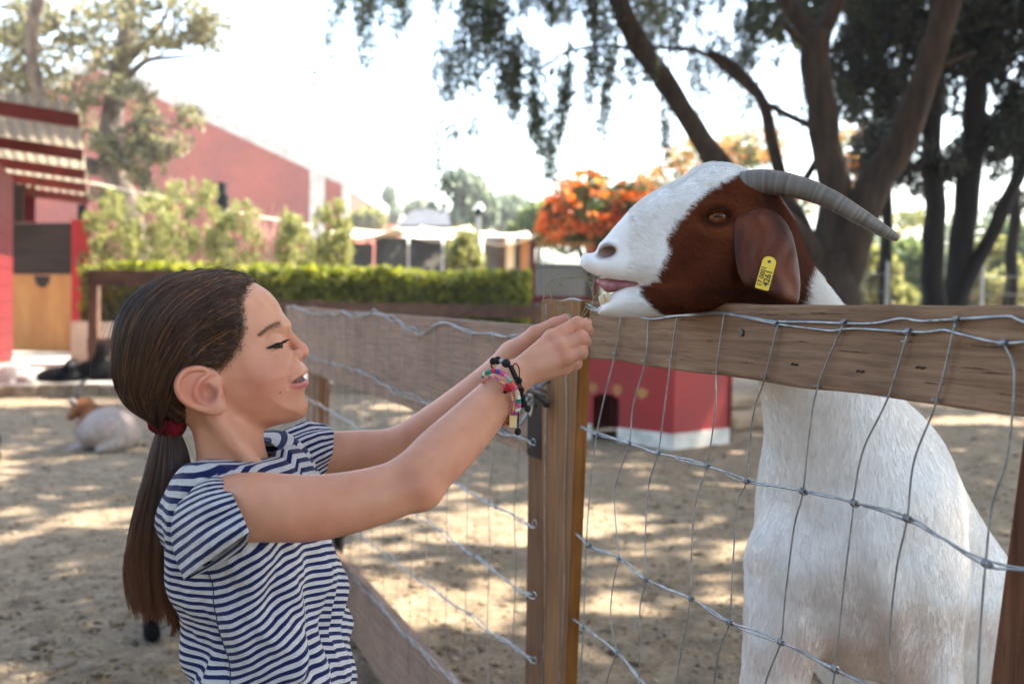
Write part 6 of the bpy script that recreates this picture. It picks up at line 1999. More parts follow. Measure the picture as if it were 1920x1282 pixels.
        d = smax(d, -sd_chain(s, [L(549, 660, .0190), L(546, 667, .0200), L(549, 674, .0190)], [.0006, .0012, .0006]), .004)
        d = smax(d, -sd_ell(s, L(563.5, 673.5, .0056), (.0050, .0026, .0021)), .0015)
        # lips round the open smile
        d = smin(d, sd_chain(s, up, [.0008, .0014, .0024, .0038, .0040]), .004)
        d = smin(d, sd_chain(s, lw, [.0008, .0022, .0038, .0050, .0053]), .004)
        d = smax(d, -sd_chain(s, slit, [.0008, .0020, .0033, .0044, .0046]), .0016)
        d = smax(d, -sd_chain(s, fold, [.0006, .0014, .0017, .0016, .0005]), .0045)
        # ear
        e = sd_chain(s, earp, earr)
        plate = puff(EPL(x, z), s[:, 1] - (.071 + .010 * np.clip((earmid[0] - x) / .03, -1, 1.2)), .014, .0042)
        plate = smin(plate, sd_ell(s, L(403, 763, .070), (.013, .0055, .0100)), .006)
        e = smin(e, plate, .004)
        e = smin(e, sd_chain(s, antih, antr), .003)
        e = smin(e, sd_ell(s, L(408, 737, .069), (.0062, .0045, .0075)), .005)
        e = smax(e, -sd_ell(s, L(391, 735, .0770), (.0098, .0092, .0118)), .0025)
        e = smax(e, -sd_chain(s, [L(380, 699, .0815), L(356, 704, .0855), L(344, 722, .089), L(350, 744, .086)], [.0022, .0032, .0032, .002]), .004)
        d = smin(d, e, .006)
        return d
    earmid = L(372, 730, .075)
    EPL = Poly2(spline(fr.p2([(376 + (x - 376) * .94, 731 + (y - 731) * .94) for x, y in [(400, 700), (384, 690), (365, 688), (345, 694), (333, 708), (329, 724), (335, 742), (351, 758), (375, 768), (398, 773), (416, 768), (424, 755), (418, 735), (412, 712)]], .075), 80, True), pad=.05)

    # ---- body
    def limb_sd(P, pts, rad, n=11):
        Q = spline(np.concatenate([np.array(pts), np.array(rad)[:, None]], 1), n)
        return sd_chain(P, Q[:, :3], Q[:, 3])
    def arm_near(P):
        a = [W(405, 955, 1.135), W(470, 950, 1.095), W(591, 952, 1.095), W(700, 931, 1.105), W(768, 907, 1.12)]
        d = limb_sd(P, a, [.037, .0380, .0362, .0325, .0310])
        b = [W(780, 898, 1.122), W(826, 853, 1.145), W(880, 800, 1.18), W(930, 745, 1.222), W(958, 711, 1.245)]
        d = smin(d, limb_sd(P, b, [.0315, .0330, .0305, .0255, .0215]), .010)
        d = smin(d, sd_ell(P, W(792, 922, 1.120), (.021, .021, .017)), .014)
        d = smax(d, -sd_chain(P, [W(748, 872, 1.085), W(768, 884, 1.083), W(782, 900, 1.085)], [.0006, .0016, .0006]), .008)
        return d
    def palm(P, wr, rw, ks, rk):
        d = sd_sphere(P, wr, rw)
        for k, r in zip(ks, rk):
            d = smin(d, sd_cone(P, wr, k, rw * .74, r), .006)
        return d
    def hand_near(P):
        wr = W(958, 711, 1.245)
        ks = [W(1036, 634, 1.268), W(1052, 650, 1.258), W(1060, 669, 1.258), W(1058, 688, 1.268)]
        d = palm(P, wr, .0215, ks, [.0108, .0110, .0106, .0100])
        for k, pip, dip, tip, r in ((ks[0], (1083, 608, 1.272), (1096, 611, 1.292), (1094, 620, 1.312), .0095), (ks[1], (1090, 634, 1.262), (1095, 640, 1.288), (1085, 644, 1.310), .0097),
                                    (ks[2], (1088, 658, 1.262), (1090, 662, 1.288), (1078, 664, 1.308), .0093), (ks[3], (1079, 680, 1.270), (1080, 682, 1.290), (1070, 684, 1.306), .0082)):
            f = sd_chain(P, [k, W(*pip), W(*dip), W(*tip)], [r * 1.12, r, r * .93, r * .86], .003)
            f = smin(f, sd_sphere(P, W(*pip), r * 1.0), .003)
            d = smin(d, f, .0022) if False else np.minimum(smin(d, sd_cone(P, k, k * .65 + W(*pip) * .35, r * 1.08, r * .85), .006), f)
        for k in ks:
            d = smin(d, sd_sphere(P, k + np.array([0, -.0028, .001]), .0072), .008)
        th = sd_chain(P, [W(985, 692, 1.262), W(1022, 655, 1.285), W(1052, 632, 1.296), W(1070, 620, 1.302)], [.014, .011, .0095, .0080], .004)
        return smin(d, th, .010)
    def arm_far(P):
        a = [W(560, 858, 1.365), W(620, 850, 1.375), W(690, 845, 1.38), W(745, 842, 1.382)]
        d = limb_sd(P, a, [.034, .0305, .0290, .0280], 8)
        b = [W(750, 838, 1.382), W(800, 808, 1.378), W(864, 760, 1.372), W(927, 705, 1.365), W(962, 668, 1.36)]
        d = smin(d, limb_sd(P, b, [.0275, .0290, .0268, .0228, .0198]), .010)
        return d
    def hand_far(P):
        wr = W(962, 668, 1.36)
        ks = [W(1040, 628, 1.345), W(1045, 640, 1.352), W(1046, 652, 1.36), W(1042, 662, 1.366)]
        d = palm(P, wr, .0195, ks, [.0105, .0105, .0100, .0095])
        for k, pip, tip, r in ((ks[0], (1078, 612, 1.342), (1100.5, 604.5, 1.334), .0078), (ks[1], (1080, 626, 1.348), (1103.5, 618, 1.338), .0080), (ks[2], (1078, 640, 1.355), (1092, 634, 1.345), .0078), (ks[3], (1068, 654, 1.362), (1082, 648, 1.352), .0070)):
            f = sd_chain(P, [k, W(*pip), W(*tip)], [r * 1.1, r, r * .86], .003)
            d = np.minimum(smin(d, sd_cone(P, k, (k + W(*pip)) / 2, r * 1.1, r * .9), .008), f)
        th = sd_chain(P, [W(975, 652, 1.348), W(1005, 627, 1.338), W(1040, 608, 1.330), W(1062, 598.5, 1.326)], [.0145, .0120, .0088, .0076], .004)
        return smin(d, th, .010)
    tf = Frame(W(488, 1100, 1.21), math.radians(-10))
    hip = W(500, 1330, 1.215)
    # legs stand on the ground
    gz0 = 0.0
    def lower(P):
        d = sd_ell(P, hip + [-.01, 0, -.02], (.075, .098, .10))
        for s in (-1, 1):
            h = hip + tf.r * s * .060; kn = np.array([h[0] + .010, h[1], .325]); an = np.array([h[0] - .012, h[1], .055])
            toe = an + tf.f * .11 + [0, 0, -.03]
            d = smin(d, sd_chain(P, [h + [0, 0, -.03], kn, kn + [-.012, 0, -.09], an], [.068, .042, .040, .026], .03), .03)
            d = smin(d, sd_cone(P, an + [0, 0, -.025], toe, .026, .020), .015)
        return d
    def torso(P):
        n = sd_chain(P, [W(406, 740, 1.2), W(428, 810, 1.2), W(438, 880, 1.205)], [.041, .0375, .043], .01)
        sh = sd_chain(P, [W(405, 960, 1.135), W(430, 935, 1.20), W(540, 880, 1.36)], [.034, .036, .028], .01)
        n = smin(n, sh, .03)
        c = sd_chain(P, [W(445, 970, 1.215), W(470, 1120, 1.215), W(488, 1290, 1.215)], [.058, .060, .066], .01)
        n = smin(n, c, .03)
        # neck tendon and collar bone
        n = smin(n, sd_cone(P, W(400, 775, 1.155), W(478, 868, 1.165), .008, .007), .025)
        return n
    hc = fr.O
    hcn, ca, cb = W(1030, 660, 1.3), W(680, 880, 1.16), W(780, 790, 1.37)
    def fn(P):
        t = near(P, W(450, 1000, 1.22), .34, torso)
        t = smin(t, near(P, (hip[0], hip[1], .30), .46, lower), .05)
        a = near(P, ca, .27, arm_near); b = near(P, cb, .22, arm_far)
        ha = near(P, hcn, .10, hand_near); hb = near(P, hcn + [0, .05, 0], .10, hand_far)
        t = smin(t, smin(a, ha, .010), .02); t = smin(t, smin(b, hb, .010), .02)
        return smin(t, near(P, hc, .20, head_fn), .011)
    V, F = surface_nets(fn, (-.62, .95, -.01), (.22, 1.62, 1.24), .0030, slack=1.5)
    V = smooth_mesh(V, F, 1)
    sel = (np.linalg.norm(V - hc, axis=1) < .22) | (np.linalg.norm(V - W(1030, 660, 1.3), axis=1) < .115)
    for _ in range(2):
        e = 4e-4; Q = V[sel]
        g = np.stack([(fn(Q + np.eye(3)[k] * e) - fn(Q - np.eye(3)[k] * e)) / (2 * e) for k in range(3)], -1)
        V[sel] = Q - np.clip(fn(Q), -.002, .002)[:, None] * g / np.maximum((g * g).sum(1, keepdims=True), .3)
    # refine the head and hands: split their faces once and settle the new points on the surface
    V, F, sel = refine(V, F, sel, fn)
    # ---- skin colour
    q = fr.loc(V); s = sym(q)
    base = np.array(hexc('cf9273')); red = np.array(hexc('cc705c')); lip = np.array(hexc('c4706c')); pale = np.array(hexc('daa384')); pinkc = np.array(hexc('d08d80')); dk = np.array(hexc('4a241e'))
    n = fbm(V * 30, 3, 2)[:, None]
    col = base + (pale - base) * (.35 + .3 * n)
    def blend(c, w): 
        nonlocal col
        w = np.clip(w, 0, 1)[:, None]; col = col * (1 - w) + np.asarray(c) * w
    blend(red, .55 * np.exp(-(np.linalg.norm(s - L(495, 715, .045), axis=1) / .030) ** 2))
    blend(red, .55 * np.exp(-(np.linalg.norm(s - L(360, 725, .08), axis=1) / .028) ** 2))
    blend(red, .25 * np.exp(-(np.linalg.norm(q - L(570, 662), axis=1) / .012) ** 2))
    sh_ = (np.linalg.norm(V - hc, axis=1) < .2)
    dl = sd_chain(s, [p + np.array([.001, .0005, -.0004]) for p in lw], [.0006, .0024, .0036, .0046, .0048])
    du = sd_chain(s, [p + np.array([0, .0003, -.0016]) for p in up], [.0004, .0010, .0016, .0022, .0022])
    blend(lip, np.where(sh_, .85 * np.clip(1 - dl / .002, 0, 1), 0)); blend(lip, np.where(sh_, .75 * np.clip(1 - du / .0018, 0, 1), 0))
    mm = sd_chain(s, [p - np.array([.0012, .0022, 0]) for p in slit], [.0004, .0022, .0036, .0054, .0056])
    blend(dk, np.where(sh_, .9 * np.clip(.15 - mm / .0012, 0, 1), 0))
    blend(np.array(hexc('8a4a3c')), np.where(sh_, np.clip(1 - sd_ell(s, L(390, 738, .0735), (.008, .009, .009)) / .006, 0, 1) * .35, 0))
    for t in ((1100.5, 604.5, 1.334), (1103.5, 618, 1.338), (1066, 596, 1.326)):
        blend(pinkc, .75 * np.exp(-(np.linalg.norm(V - W(*t), axis=1) / .013) ** 2))
    for t in ((1036, 634, 1.258), (1052, 650, 1.248), (1060, 669, 1.248), (1083, 608, 1.262), (1090, 634, 1.255), (798, 925, 1.10)):
        blend(red, .30 * np.exp(-(np.linalg.norm(V - W(*t), axis=1) / .012) ** 2))
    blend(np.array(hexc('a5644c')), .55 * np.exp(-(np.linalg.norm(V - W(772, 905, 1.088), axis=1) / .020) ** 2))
    blend(red, .35 * np.exp(-(np.linalg.norm(V - W(600, 1000, 1.09), axis=1) / .05) ** 2)); blend(red, .30 * np.exp(-(np.linalg.norm(V - W(860, 880, 1.15), axis=1) / .035) ** 2))
    # a small mole on the cheek
    blend(dk, np.clip(1.4 - np.linalg.norm(V - surf_pt(V, fr.wor(hit(525, 737))), axis=1) / .0012, 0, .8))
    # eyebrows tint
    bw = sd_chain(s, brow, [.0005, .0016, .0024, .0018])
    blend(np.array(hexc('6a4434')), np.where(sh_, .25 * np.clip(1 - bw / .003, 0, 1), 0))
    skin, nt, b = new_mat('skin')
    at = N(nt, 'ShaderNodeAttribute', attribute_name='col')
    tc = nt.nodes.new('ShaderNodeTexCoord')
    n1 = N(nt, 'ShaderNodeTexNoise', Scale=45.0, Detail=6.0); n2 = N(nt, 'ShaderNodeTexNoise', Scale=900.0, Detail=3.0)
    for k in (n1, n2): nt.links.new(tc.outputs['Object'], k.inputs['Vector'])
    rr = ramp(nt, n1.outputs[0], [(0.3, (.93, .90, .89)), (0.7, (1.04, 1.03, 1.03))])
    mu = nt.nodes.new('ShaderNodeMixRGB'); mu.blend_type = 'MULTIPLY'; mu.inputs[0].default_value = 1
    nt.links.new(at.outputs['Color'], mu.inputs[1]); nt.links.new(rr.outputs[0], mu.inputs[2])
    nt.links.new(mu.outputs[0], b.inputs['Base Color'])
    b.inputs['Roughness'].default_value = .48; b.inputs['Specular IOR Level'].default_value = .38
    b.inputs['Subsurface Weight'].default_value = .22; b.inputs['Subsurface Radius'].default_value = (1.0, .38, .22); b.inputs['Subsurface Scale'].default_value = .007
    bp = N(nt, 'ShaderNodeBump', Strength=.12, Distance=.0006); nt.links.new(n2.outputs[0], bp.inputs['Height']); nt.links.new(bp.outputs[0], b.inputs['Normal'])
    person = mesh_obj('person', V, F, skin, smooth=True, cols={'col': col})
    tag(person, 'girl with a dark ponytail and striped shirt reaching out to feed the goat', 'person')

    # ---- eyes, lashes, teeth
    white = pmat('eye_white', [(0.3, hexc('4a3d37')), (0.7, hexc('6e5f57'))], 50, rough=.1, spec=.6)
    iris = pmat('dark_iris', [(0.3, (.006, .004, .003)), (0.7, (.02, .012, .008))], 80, rough=.08, spec=.6)
    def ball(name, c, r, mat, parent, ax=None):
        bm = bmesh.new(); bmesh.ops.create_icosphere(bm, subdivisions=3, radius=1.0)
        p = np.array([v.co[:] for v in bm.verts]) * np.asarray(r)
        if ax is not None: p = p @ ax
        for v, w in zip(bm.verts, p): v.co = w + c
        me = bpy.data.meshes.new(name); bm.to_mesh(me); bm.free()
        me.polygons.foreach_set('use_smooth', np.ones(len(me.polygons), dtype=bool)); me.materials.append(mat)
        o = bpy.data.objects.new(name, me); COL.objects.link(o); o.parent = parent; return o
    black = pmat('lash_black', [(0.3, (.008, .006, .005)), (0.7, (.02, .015, .012))], 50, rough=.6)
    for sg in (1, -1):
        c = fr.wor(np.array([eye[0], sg * eye[1], eye[2]]))
        e = ball('eye', c, (.0130, .0126, .0108), white, person, fr.A)
        ic = fr.wor((lidl[2] + np.array([-.0010, -.0056, -.0030])) * np.array([1, sg, 1]))
        ball('iris', ic, (.0088, .0069, .0070), iris, e, fr.A)
        # lashes
        rng = np.random.default_rng(4 + sg)
        t = rng.uniform(0, 1, 110)
        lid = spline([lidl[0] + [0, .0006, -.0003], lidl[1] + [.001, .0022, -.0002], lidl[2] + [.0015, .0026, -.0002], lidl[3] + [.001, .0014, .0]], 60)
        p0 = np.stack([np.interp(t, np.linspace(0, 1, 60), lid[:, k]) for k in range(3)], -1)
        d = np.stack([.006 + .004 * t, .0035 * (1 - t) + .001, -.0022 + .0025 * t], -1) * rng.uniform(.7, 1.2, (110, 1))
        u = np.linspace(0, 1, 5)[None, :, None]
        S = p0[:, None] + d[:, None] * u + np.array([0, 0, .0022]) * u * u
        S = S * np.array([1, sg, 1])
        strands('eyelashes', fr.wor(S.reshape(-1, 3)).reshape(S.shape), .00032, black, person)
        ll = lid.copy() * np.array([1, sg, 1]); ll[:, 1] += sg * .0002
        MB().tube(fr.wor(ll), np.interp(np.linspace(0, 1, 60), [0, .3, .8, 1], [.0005, .0010, .0013, .0007]), 6).build('lash_line', black, person, smooth=True)
        # brow hairs
        nb = 190; t = rng.uniform(0, 1, nb)
        bl = spline(np.array(brow), 60)
        p0 = np.stack([np.interp(t, np.linspace(0, 1, 60), bl[:, k]) for k in range(3)], -1)
        p0[:, 2] += rng.normal(0, .0019, nb) * (.45 + .65 * t)
        d = np.stack([-.0055 + 0 * t, .0016 + 0 * t, rng.normal(.0004, .0012, nb)], -1)
        S = p0[:, None] + d[:, None] * u[:, :4]
        fl = S.reshape(-1, 3)
        for _ in range(4):
            fl[:, 1] -= np.clip(head_fn(fr.wor(fl)) - .0003, -.003, .003) * 1.1
        W3 = fr.wor(fl * np.array([1, sg, 1]))
        strands('eyebrow', W3.reshape(S.shape), .00013, pmat('brow_hair', [(0.3, hexc('5a4132')), (0.7, hexc('7a5a47'))], 50, rough=.6), person)
    tooth = pmat('child_tooth', [(0.3, hexc('d0c6b4')), (0.7, hexc('e6dece'))], 60, rough=.25, spec=.5)
    arch = spline(np.array([slit[1] * [1, 1, 1] + [-.001, -.0030, .002], slit[2] + [-.002, -.0030, .0026], L(566, 701.5, .009), L(569, 699.5, .003), L(569, 699.5, -.003), L(566, 701.5, -.009), (slit[2] + [-.002, -.0030, .0026]) * [1, -1, 1]]) - np.array([.0028, 0, -.0004]), 9)
    for k, c0 in enumerate(arch):
        h = .0034 if k not in (0, 8) else .0024
        a, b_ = fr.wor(c0 + [0, 0, h]), fr.wor(c0 + [.0004, 0, -h * .85])
        MB().tube([a, a * .45 + b_ * .55, b_, b_ + (b_ - a) * .08], [.0028, .0030, .0027, .0012], 8).build('tooth', tooth, person, smooth=True)
    nail = pmat('fingernail', [(0.3, hexc('d3a091')), (0.7, hexc('e0b3a5'))], 40, rough=.25, spec=.5)
    ball('fingernail', W(1065, 593.6, 1.3225), (.0050, .0030, .0022), nail, person)

    # ---- hair
    hm, nt, b = new_mat('brown_hair')
    at = N(nt, 'ShaderNodeAttribute', attribute_name='col')
    hi = nt.nodes.new('ShaderNodeHairInfo')
    nt.links.new(at.outputs['Color'], b.inputs['Base Color'])
    b.inputs['Roughness'].default_value = .38; b.inputs['Specular IOR Level'].default_value = .45
    capm = pmat('hair_under', [(0.3, hexc('140d0a')), (0.7, hexc('2a1c15'))], 40, stretch=(1, 1, 1), rough=.55)
    tie = L(313, 795, .012)
    cen = L(372, 640, 0)
    def hair_sd(Q):                        # Q in head frame
        x, r, z = Q[:, 0], Q[:, 1], Q[:, 2]
        P = fr.wor(Q)
        d2 = HR(x, z)
        th = np.clip(-d2 / .022, 0, 1) * .0042 + .0010
        low = np.clip((L(400, 660)[2] - z) / .06, 0, 1) * np.clip((L(330, 650)[0] - x) / .04, 0, 1)
        return smax(head_fn(P, False) - th - .005 * low, d2 * .8, .004)
    b0, b1 = np.array([-.155, -.09, -.115]), np.array([.075, .09, .12])
    CV, CF = surface_nets(lambda Q: hair_sd(Q) + .0035, b0, b1, .0045, slack=2.5)
    CW = fr.wor(CV)
    if np.linalg.det(fr.A) < 0: CF = CF[:, ::-1]
    hair = mesh_obj('hair', CW, CF, capm, person, True)
    rng = np.random.default_rng(8)
    # roots all over the hair surface
    SV, SF = surface_nets(hair_sd, b0, b1, .005, slack=2.5)
    T = np.concatenate([SF[:, [0, 1, 2]], SF[:, [0, 2, 3]]])
    A = np.linalg.norm(np.cross(SV[T[:, 1]] - SV[T[:, 0]], SV[T[:, 2]] - SV[T[:, 0]]), axis=1)
    mid = SV[T].mean(1)
    edge = np.exp(-np.abs(HR(mid[:, 0], mid[:, 2])) / .012)
    onscalp = np.abs(head_fn(fr.wor(mid), False) - .005) < .016
    wgt = A * onscalp * (1 + .5 * edge) * np.where(mid[:, 1] > -.03, 1.0, .35)
    ns = 26000
    i = rng.choice(len(T), ns, p=wgt / wgt.sum())
    root = mid[i] + rng.normal(0, .0025, (ns, 3))
    K = 13
    t = np.linspace(0, 1, K)
    du_ = root - cen; ru = np.linalg.norm(du_, axis=1, keepdims=True); du_ /= ru
    dt = tie - cen; dt = dt / np.linalg.norm(dt)
    sg_ = np.where(root[:, 1:2] + rng.normal(0, .006, (ns, 1)) > 0, 1.0, -1.0)
    topness = np.clip((du_[:, 2:3] - .55) / .4, 0, 1)
    wp = du_ * .45 + np.concatenate([-.46 - .22 * topness, sg_ * (.78 - .22 * topness), -.04 + .26 * topness], 1)
    wp /= np.linalg.norm(wp, axis=1, keepdims=True)
    frac = np.where(rng.uniform(size=(ns, 1)) < .85, 1.0, rng.uniform(.45, 1, (ns, 1)))
    tt = t[None] * frac
    q0, q1, q2 = ((1 - tt) ** 2)[..., None], (2 * tt * (1 - tt))[..., None], (tt ** 2)[..., None]
    dirs = q0 * du_[:, None] + q1 * wp[:, None] * 1.15 + q2 * dt
    wv = .05 * np.sin(tt * math.pi) * rng.normal(0, 1, (ns, 1))
    dirs[..., 2] += wv
    lock = fbm(root * 55, 2, 5)[:, None]
    dirs[..., 1] += .03 * lock * np.sin(tt * 5 + lock * 3)
    dirs /= np.linalg.norm(dirs, axis=2, keepdims=True)
    D = dirs.reshape(-1, 3)
    lo_, hi_ = np.full(len(D), .02), np.full(len(D), .20)
    for _ in range(9):
        m = (lo_ + hi_) / 2
        ins = head_fn(fr.wor(cen + D * m[:, None]), False) - .0040 < 0
        lo_, hi_ = np.where(ins, m, lo_), np.where(ins, hi_, m)
    rad = ((lo_ + hi_) / 2).reshape(ns, K)
    rtie = np.linalg.norm(tie - cen)
    k = np.clip((tt - .80) / .20, 0, 1); k = k * k * (3 - 2 * k)
    lift = (.0008 + .0032 * rng.uniform(size=(ns, 1)) + .0020 * lock) * np.sin(np.clip(tt, 0, 1) * math.pi) ** 1.3
    bulge = .004 * np.exp(-((tt - .62) / .25) ** 2)
    rad = rad + lift + bulge * (dirs[..., 0] < 0) + .013 * np.exp(-((tt - .80) / .14) ** 2) * np.clip(-dirs[..., 2] * 1.5, 0, 1) * (dirs[..., 0] < -.2)
    rad = rad * (1 - k) + (rtie + rng.normal(0, .004, (ns, 1))) * k
    S = cen + dirs * rad[..., None]
    S[:, 0] = S[:, 0] * .2 + root * .8
    # keep clear of face and ear
    for _ in range(2):
        X, Z = S[..., 0].ravel(), S[..., 2].ravel()
        d2 = HR(X, Z); e = .0015
        gx, gz_ = (HR(X + e, Z) - HR(X - e, Z)) / (2 * e), (HR(X, Z + e) - HR(X, Z - e)) / (2 * e)
        mv = np.maximum(d2 + .0015, 0) * (np.abs(S[..., 1].ravel()) > .02) * np.repeat(np.arange(K)[None] > 0, ns, 0).ravel()
        S[..., 0] -= (mv * gx).reshape(ns, K); S[..., 2] -= (mv * gz_).reshape(ns, K)
    # strands gather into locks
    gi = rng.choice(ns, 520, replace=False)
    near_g = np.empty(ns, int)
    for c0 in range(0, ns, 2000):
        near_g[c0:c0 + 2000] = np.argmin(((root[c0:c0 + 2000, None] - root[gi][None]) ** 2).sum(2), 1)
    w_ = (.80 * np.sin(np.clip(tt * 1.15, 0, 1) * math.pi) ** .6)[..., None] * rng.uniform(.35, 1, (ns, 1, 1))
    Gd = S[gi][near_g]
    S = S + (Gd - S) * w_
    S = S + (S - cen) / np.linalg.norm(S - cen, axis=2, keepdims=True) * (.0022 * vnoise(root[gi][near_g] * 200, 3))[:, None, None] * np.sin(tt * math.pi)[..., None]
    dark, mid_c, lit = np.array(hexc('1c110a')), np.array(hexc('4a2d1b')), np.array(hexc('b98254'))
    u = rng.uniform(size=(ns, 1)); lk = np.clip(.5 + .6 * fbm(root * 120, 2, 9)[:, None], 0, 1)
    col = dark * (1 - lk) + mid_c * lk
    hl = np.clip((u - .72) / .28, 0, 1) * .9 * np.clip(.6 + vnoise(root[gi][near_g] * 90, 7), .1, 1)[:, None]
    col = col * (1 - hl) + lit * hl
    strands('hair_strands', fr.wor(S.reshape(-1, 3)).reshape(S.shape), .00030, hm, hair, col)
    # fly-aways
    nf = 1300
    i = rng.choice(ns, nf); Fl = S[i].copy()
    off = rng.normal(0, 1, (nf, 1, 3)) * (np.linspace(0, 1, K)[None, :, None] ** 1.6) * .014
    off[..., 2] = np.abs(off[..., 2]) * .5
    Fl = Fl[:, :10] + off[:, :10] + (Fl[:, :10] - cen) * .02
    strands('flyaway_hair', fr.wor(Fl.reshape(-1, 3)).reshape(Fl.shape), .00014, hm, hair, col[i])
    # short baby hairs along the hairline
    cand = np.nonzero((np.abs(HR(root[:, 0], root[:, 2]) + .004) < .006) & (root[:, 1] > .005) & (root[:, 0] > L(400, 600)[0]))[0]
    nb2 = 2600
    i = rng.choice(cand, nb2); e = .0015
    gx = (HR(root[i, 0] + e, root[i, 2]) - HR(root[i, 0] - e, root[i, 2])) / (2 * e); gz2 = (HR(root[i, 0], root[i, 2] + e) - HR(root[i, 0], root[i, 2] - e)) / (2 * e)
    b0_ = root[i] + np.stack([gx, 0 * gx, gz2], -1) * rng.uniform(.0, 1, (nb2, 1)) ** 2 * .010
    dv = np.stack([-.010 + .006 * rng.normal(size=nb2), .001 + 0 * gx, -.007 + .005 * rng.normal(size=nb2)], -1)
    Bh_ = b0_[:, None] + dv[:, None] * np.linspace(0, 1, 6)[None, :, None]
    fl = Bh_.reshape(-1, 3)
    for _ in range(4):
        fl[:, 1] -= np.clip(base_head(fl) - .0006, -.004, .004)
    strands('baby_hair', fr.wor(fl).reshape(Bh_.shape), .00013, hm, hair, col[i])
    # ponytail
    npn = 9000; K2 = 20
    cl = np.array([W(312, 797, 1.19), W(314, 835, 1.19), W(311, 890, 1.188), W(302, 950, 1.184), W(292, 1010, 1.182), W(290, 1060, 1.182), W(296, 1110, 1.182), W(304, 1150, 1.183), W(309, 1185, 1.184)])
    wd = np.array([.0105, .021, .029, .034, .037, .039, .039, .036, .030])
    cs = spline(np.concatenate([cl, wd[:, None]], 1), K2)
    ang = rng.uniform(0, 2 * math.pi, npn); rr_ = np.sqrt(rng.uniform(0, 1, npn))
    e1 = np.array([.98, .17, 0]); e2 = np.array([-.17, .98, 0])
    o1, o2 = rr_ * np.cos(ang), rr_ * np.sin(ang) * .75
    lk = fbm(np.stack([o1 * 3, o2 * 3, 0 * o1], -1), 2, 3)
    tl = np.linspace(0, 1, K2)
    sw = .20 * np.sin(tl[None] * 7 + lk[:, None] * 5) * tl[None]
    P = cs[None, :, :3] + cs[None, :, 3:4] * ((o1[:, None] + sw + .22 * lk[:, None])[..., None] * e1 + (o2[:, None])[..., None] * e2)
    ln = np.clip(.70 + .26 * rng.uniform(size=npn) ** .7 + .10 * lk + .07 * o1, .4, 1.0)
    Pn = np.empty_like(P)
    for a in range(3):
        for j in range(K2):
            x = ln * tl[j] * (K2 - 1); x0 = np.clip(x.astype(int), 0, K2 - 2); w = x - x0
            Pn[:, j, a] = P[np.arange(npn), x0, a] * (1 - w) + P[np.arange(npn), x0 + 1, a] * w
    gi2 = rng.choice(npn, 130, replace=False)
    ng = np.argmin(((np.stack([o1, o2], -1)[:, None] - np.stack([o1, o2], -1)[gi2][None]) ** 2).sum(2), 1)
    Pn = Pn + (Pn[gi2][ng] - Pn) * (.75 * np.clip(tl * 2.2, 0, 1) * (1 - .35 * tl))[None, :, None] * rng.uniform(.3, 1, (npn, 1, 1))
    u = rng.uniform(size=(npn, 1))
    c1 = dark + (mid_c - dark) * u; tipc = np.array(hexc('5e3418'))
    k = np.clip(-o1 * .6 + .25 * rng.normal(size=npn) + .15, 0, 1)[:, None]
    colp = c1 * (1 - .75 * k) + tipc * .75 * k
    strands('ponytail', Pn, .00034, ponytail_mat(), hair, colp)
    # a few loose long hairs
    nl = 60
    i = rng.choice(npn, nl); Q = Pn[i] + (rng.normal(0, .016, (nl, 1, 3)) * np.array([1, .5, .3])) * (tl[None, :, None])
    strands('loose_hair', Q, .00014, hm, hair, colp[i])
    # scrunchie
    rm = pmat('crimson_velvet', [(0.3, hexc('4a0410')), (0.7, hexc('8a0f22'))], 90, rough=.8, bump=.5, bscale=300)
    tc_ = W(313, 795, 1.19); axd = (W(306, 830, 1.19) - W(322, 775, 1.19)); axd /= np.linalg.norm(axd)
    e1 = np.cross(axd, [0, 1.0, 0]); e1 /= np.linalg.norm(e1); e2 = np.cross(axd, e1)
    na, nb_ = 90, 18
    A_, B_ = np.meshgrid(np.arange(na) * 2 * math.pi / na, np.arange(nb_) * 2 * math.pi / nb_, indexing='ij')
    r0 = .0085 * (1 + .22 * np.sin(A_ * 13 + np.sin(A_ * 5)) + .15 * np.sin(A_ * 29 + B_ * 2))
    R0 = .0125
    Vx = tc_ + ((R0 + r0 * np.cos(B_)) * np.cos(A_))[..., None] * e1 + ((R0 + r0 * np.cos(B_)) * np.sin(A_))[..., None] * e2 + (1.15 * r0 * np.sin(B_))[..., None] * axd
    f = []
    for a in range(na):
        for bb in range(nb_):
            f.append((a * nb_ + bb, ((a + 1) % na) * nb_ + bb, ((a + 1) % na) * nb_ + (bb + 1) % nb_, a * nb_ + (bb + 1) % nb_))
    mesh_obj('hair_tie', Vx.reshape(-1, 3), f, rm, person, True)
    fn.arm_near, fn.arm_far = arm_near, arm_far
    return person, fr, tf, fn

def ponytail_mat():
    m, nt, b = new_mat('ponytail_hair')
    at = N(nt, 'ShaderNodeAttribute', attribute_name='col')
    hi = nt.nodes.new('ShaderNodeHairInfo')
    mx = nt.nodes.new('ShaderNodeMixRGB')
    r = ramp(nt, hi.outputs['Intercept'], [(0.45, (0, 0, 0)), (1.0, (.7, .7, .7))])
    nt.links.new(r.outputs[0], mx.inputs[0]); nt.links.new(at.outputs['Color'], mx.inputs[1])
    mx.inputs[2].default_value = (*hexc('6a3c1e'), 1)
    nt.links.new(mx.outputs[0], b.inputs['Base Color'])
    b.inputs['Roughness'].default_value = .4; b.inputs['Specular IOR Level'].default_value = .45
    return m

def surf_pt(V, p):
    return V[np.argmin(np.linalg.norm(V - p, axis=1))]

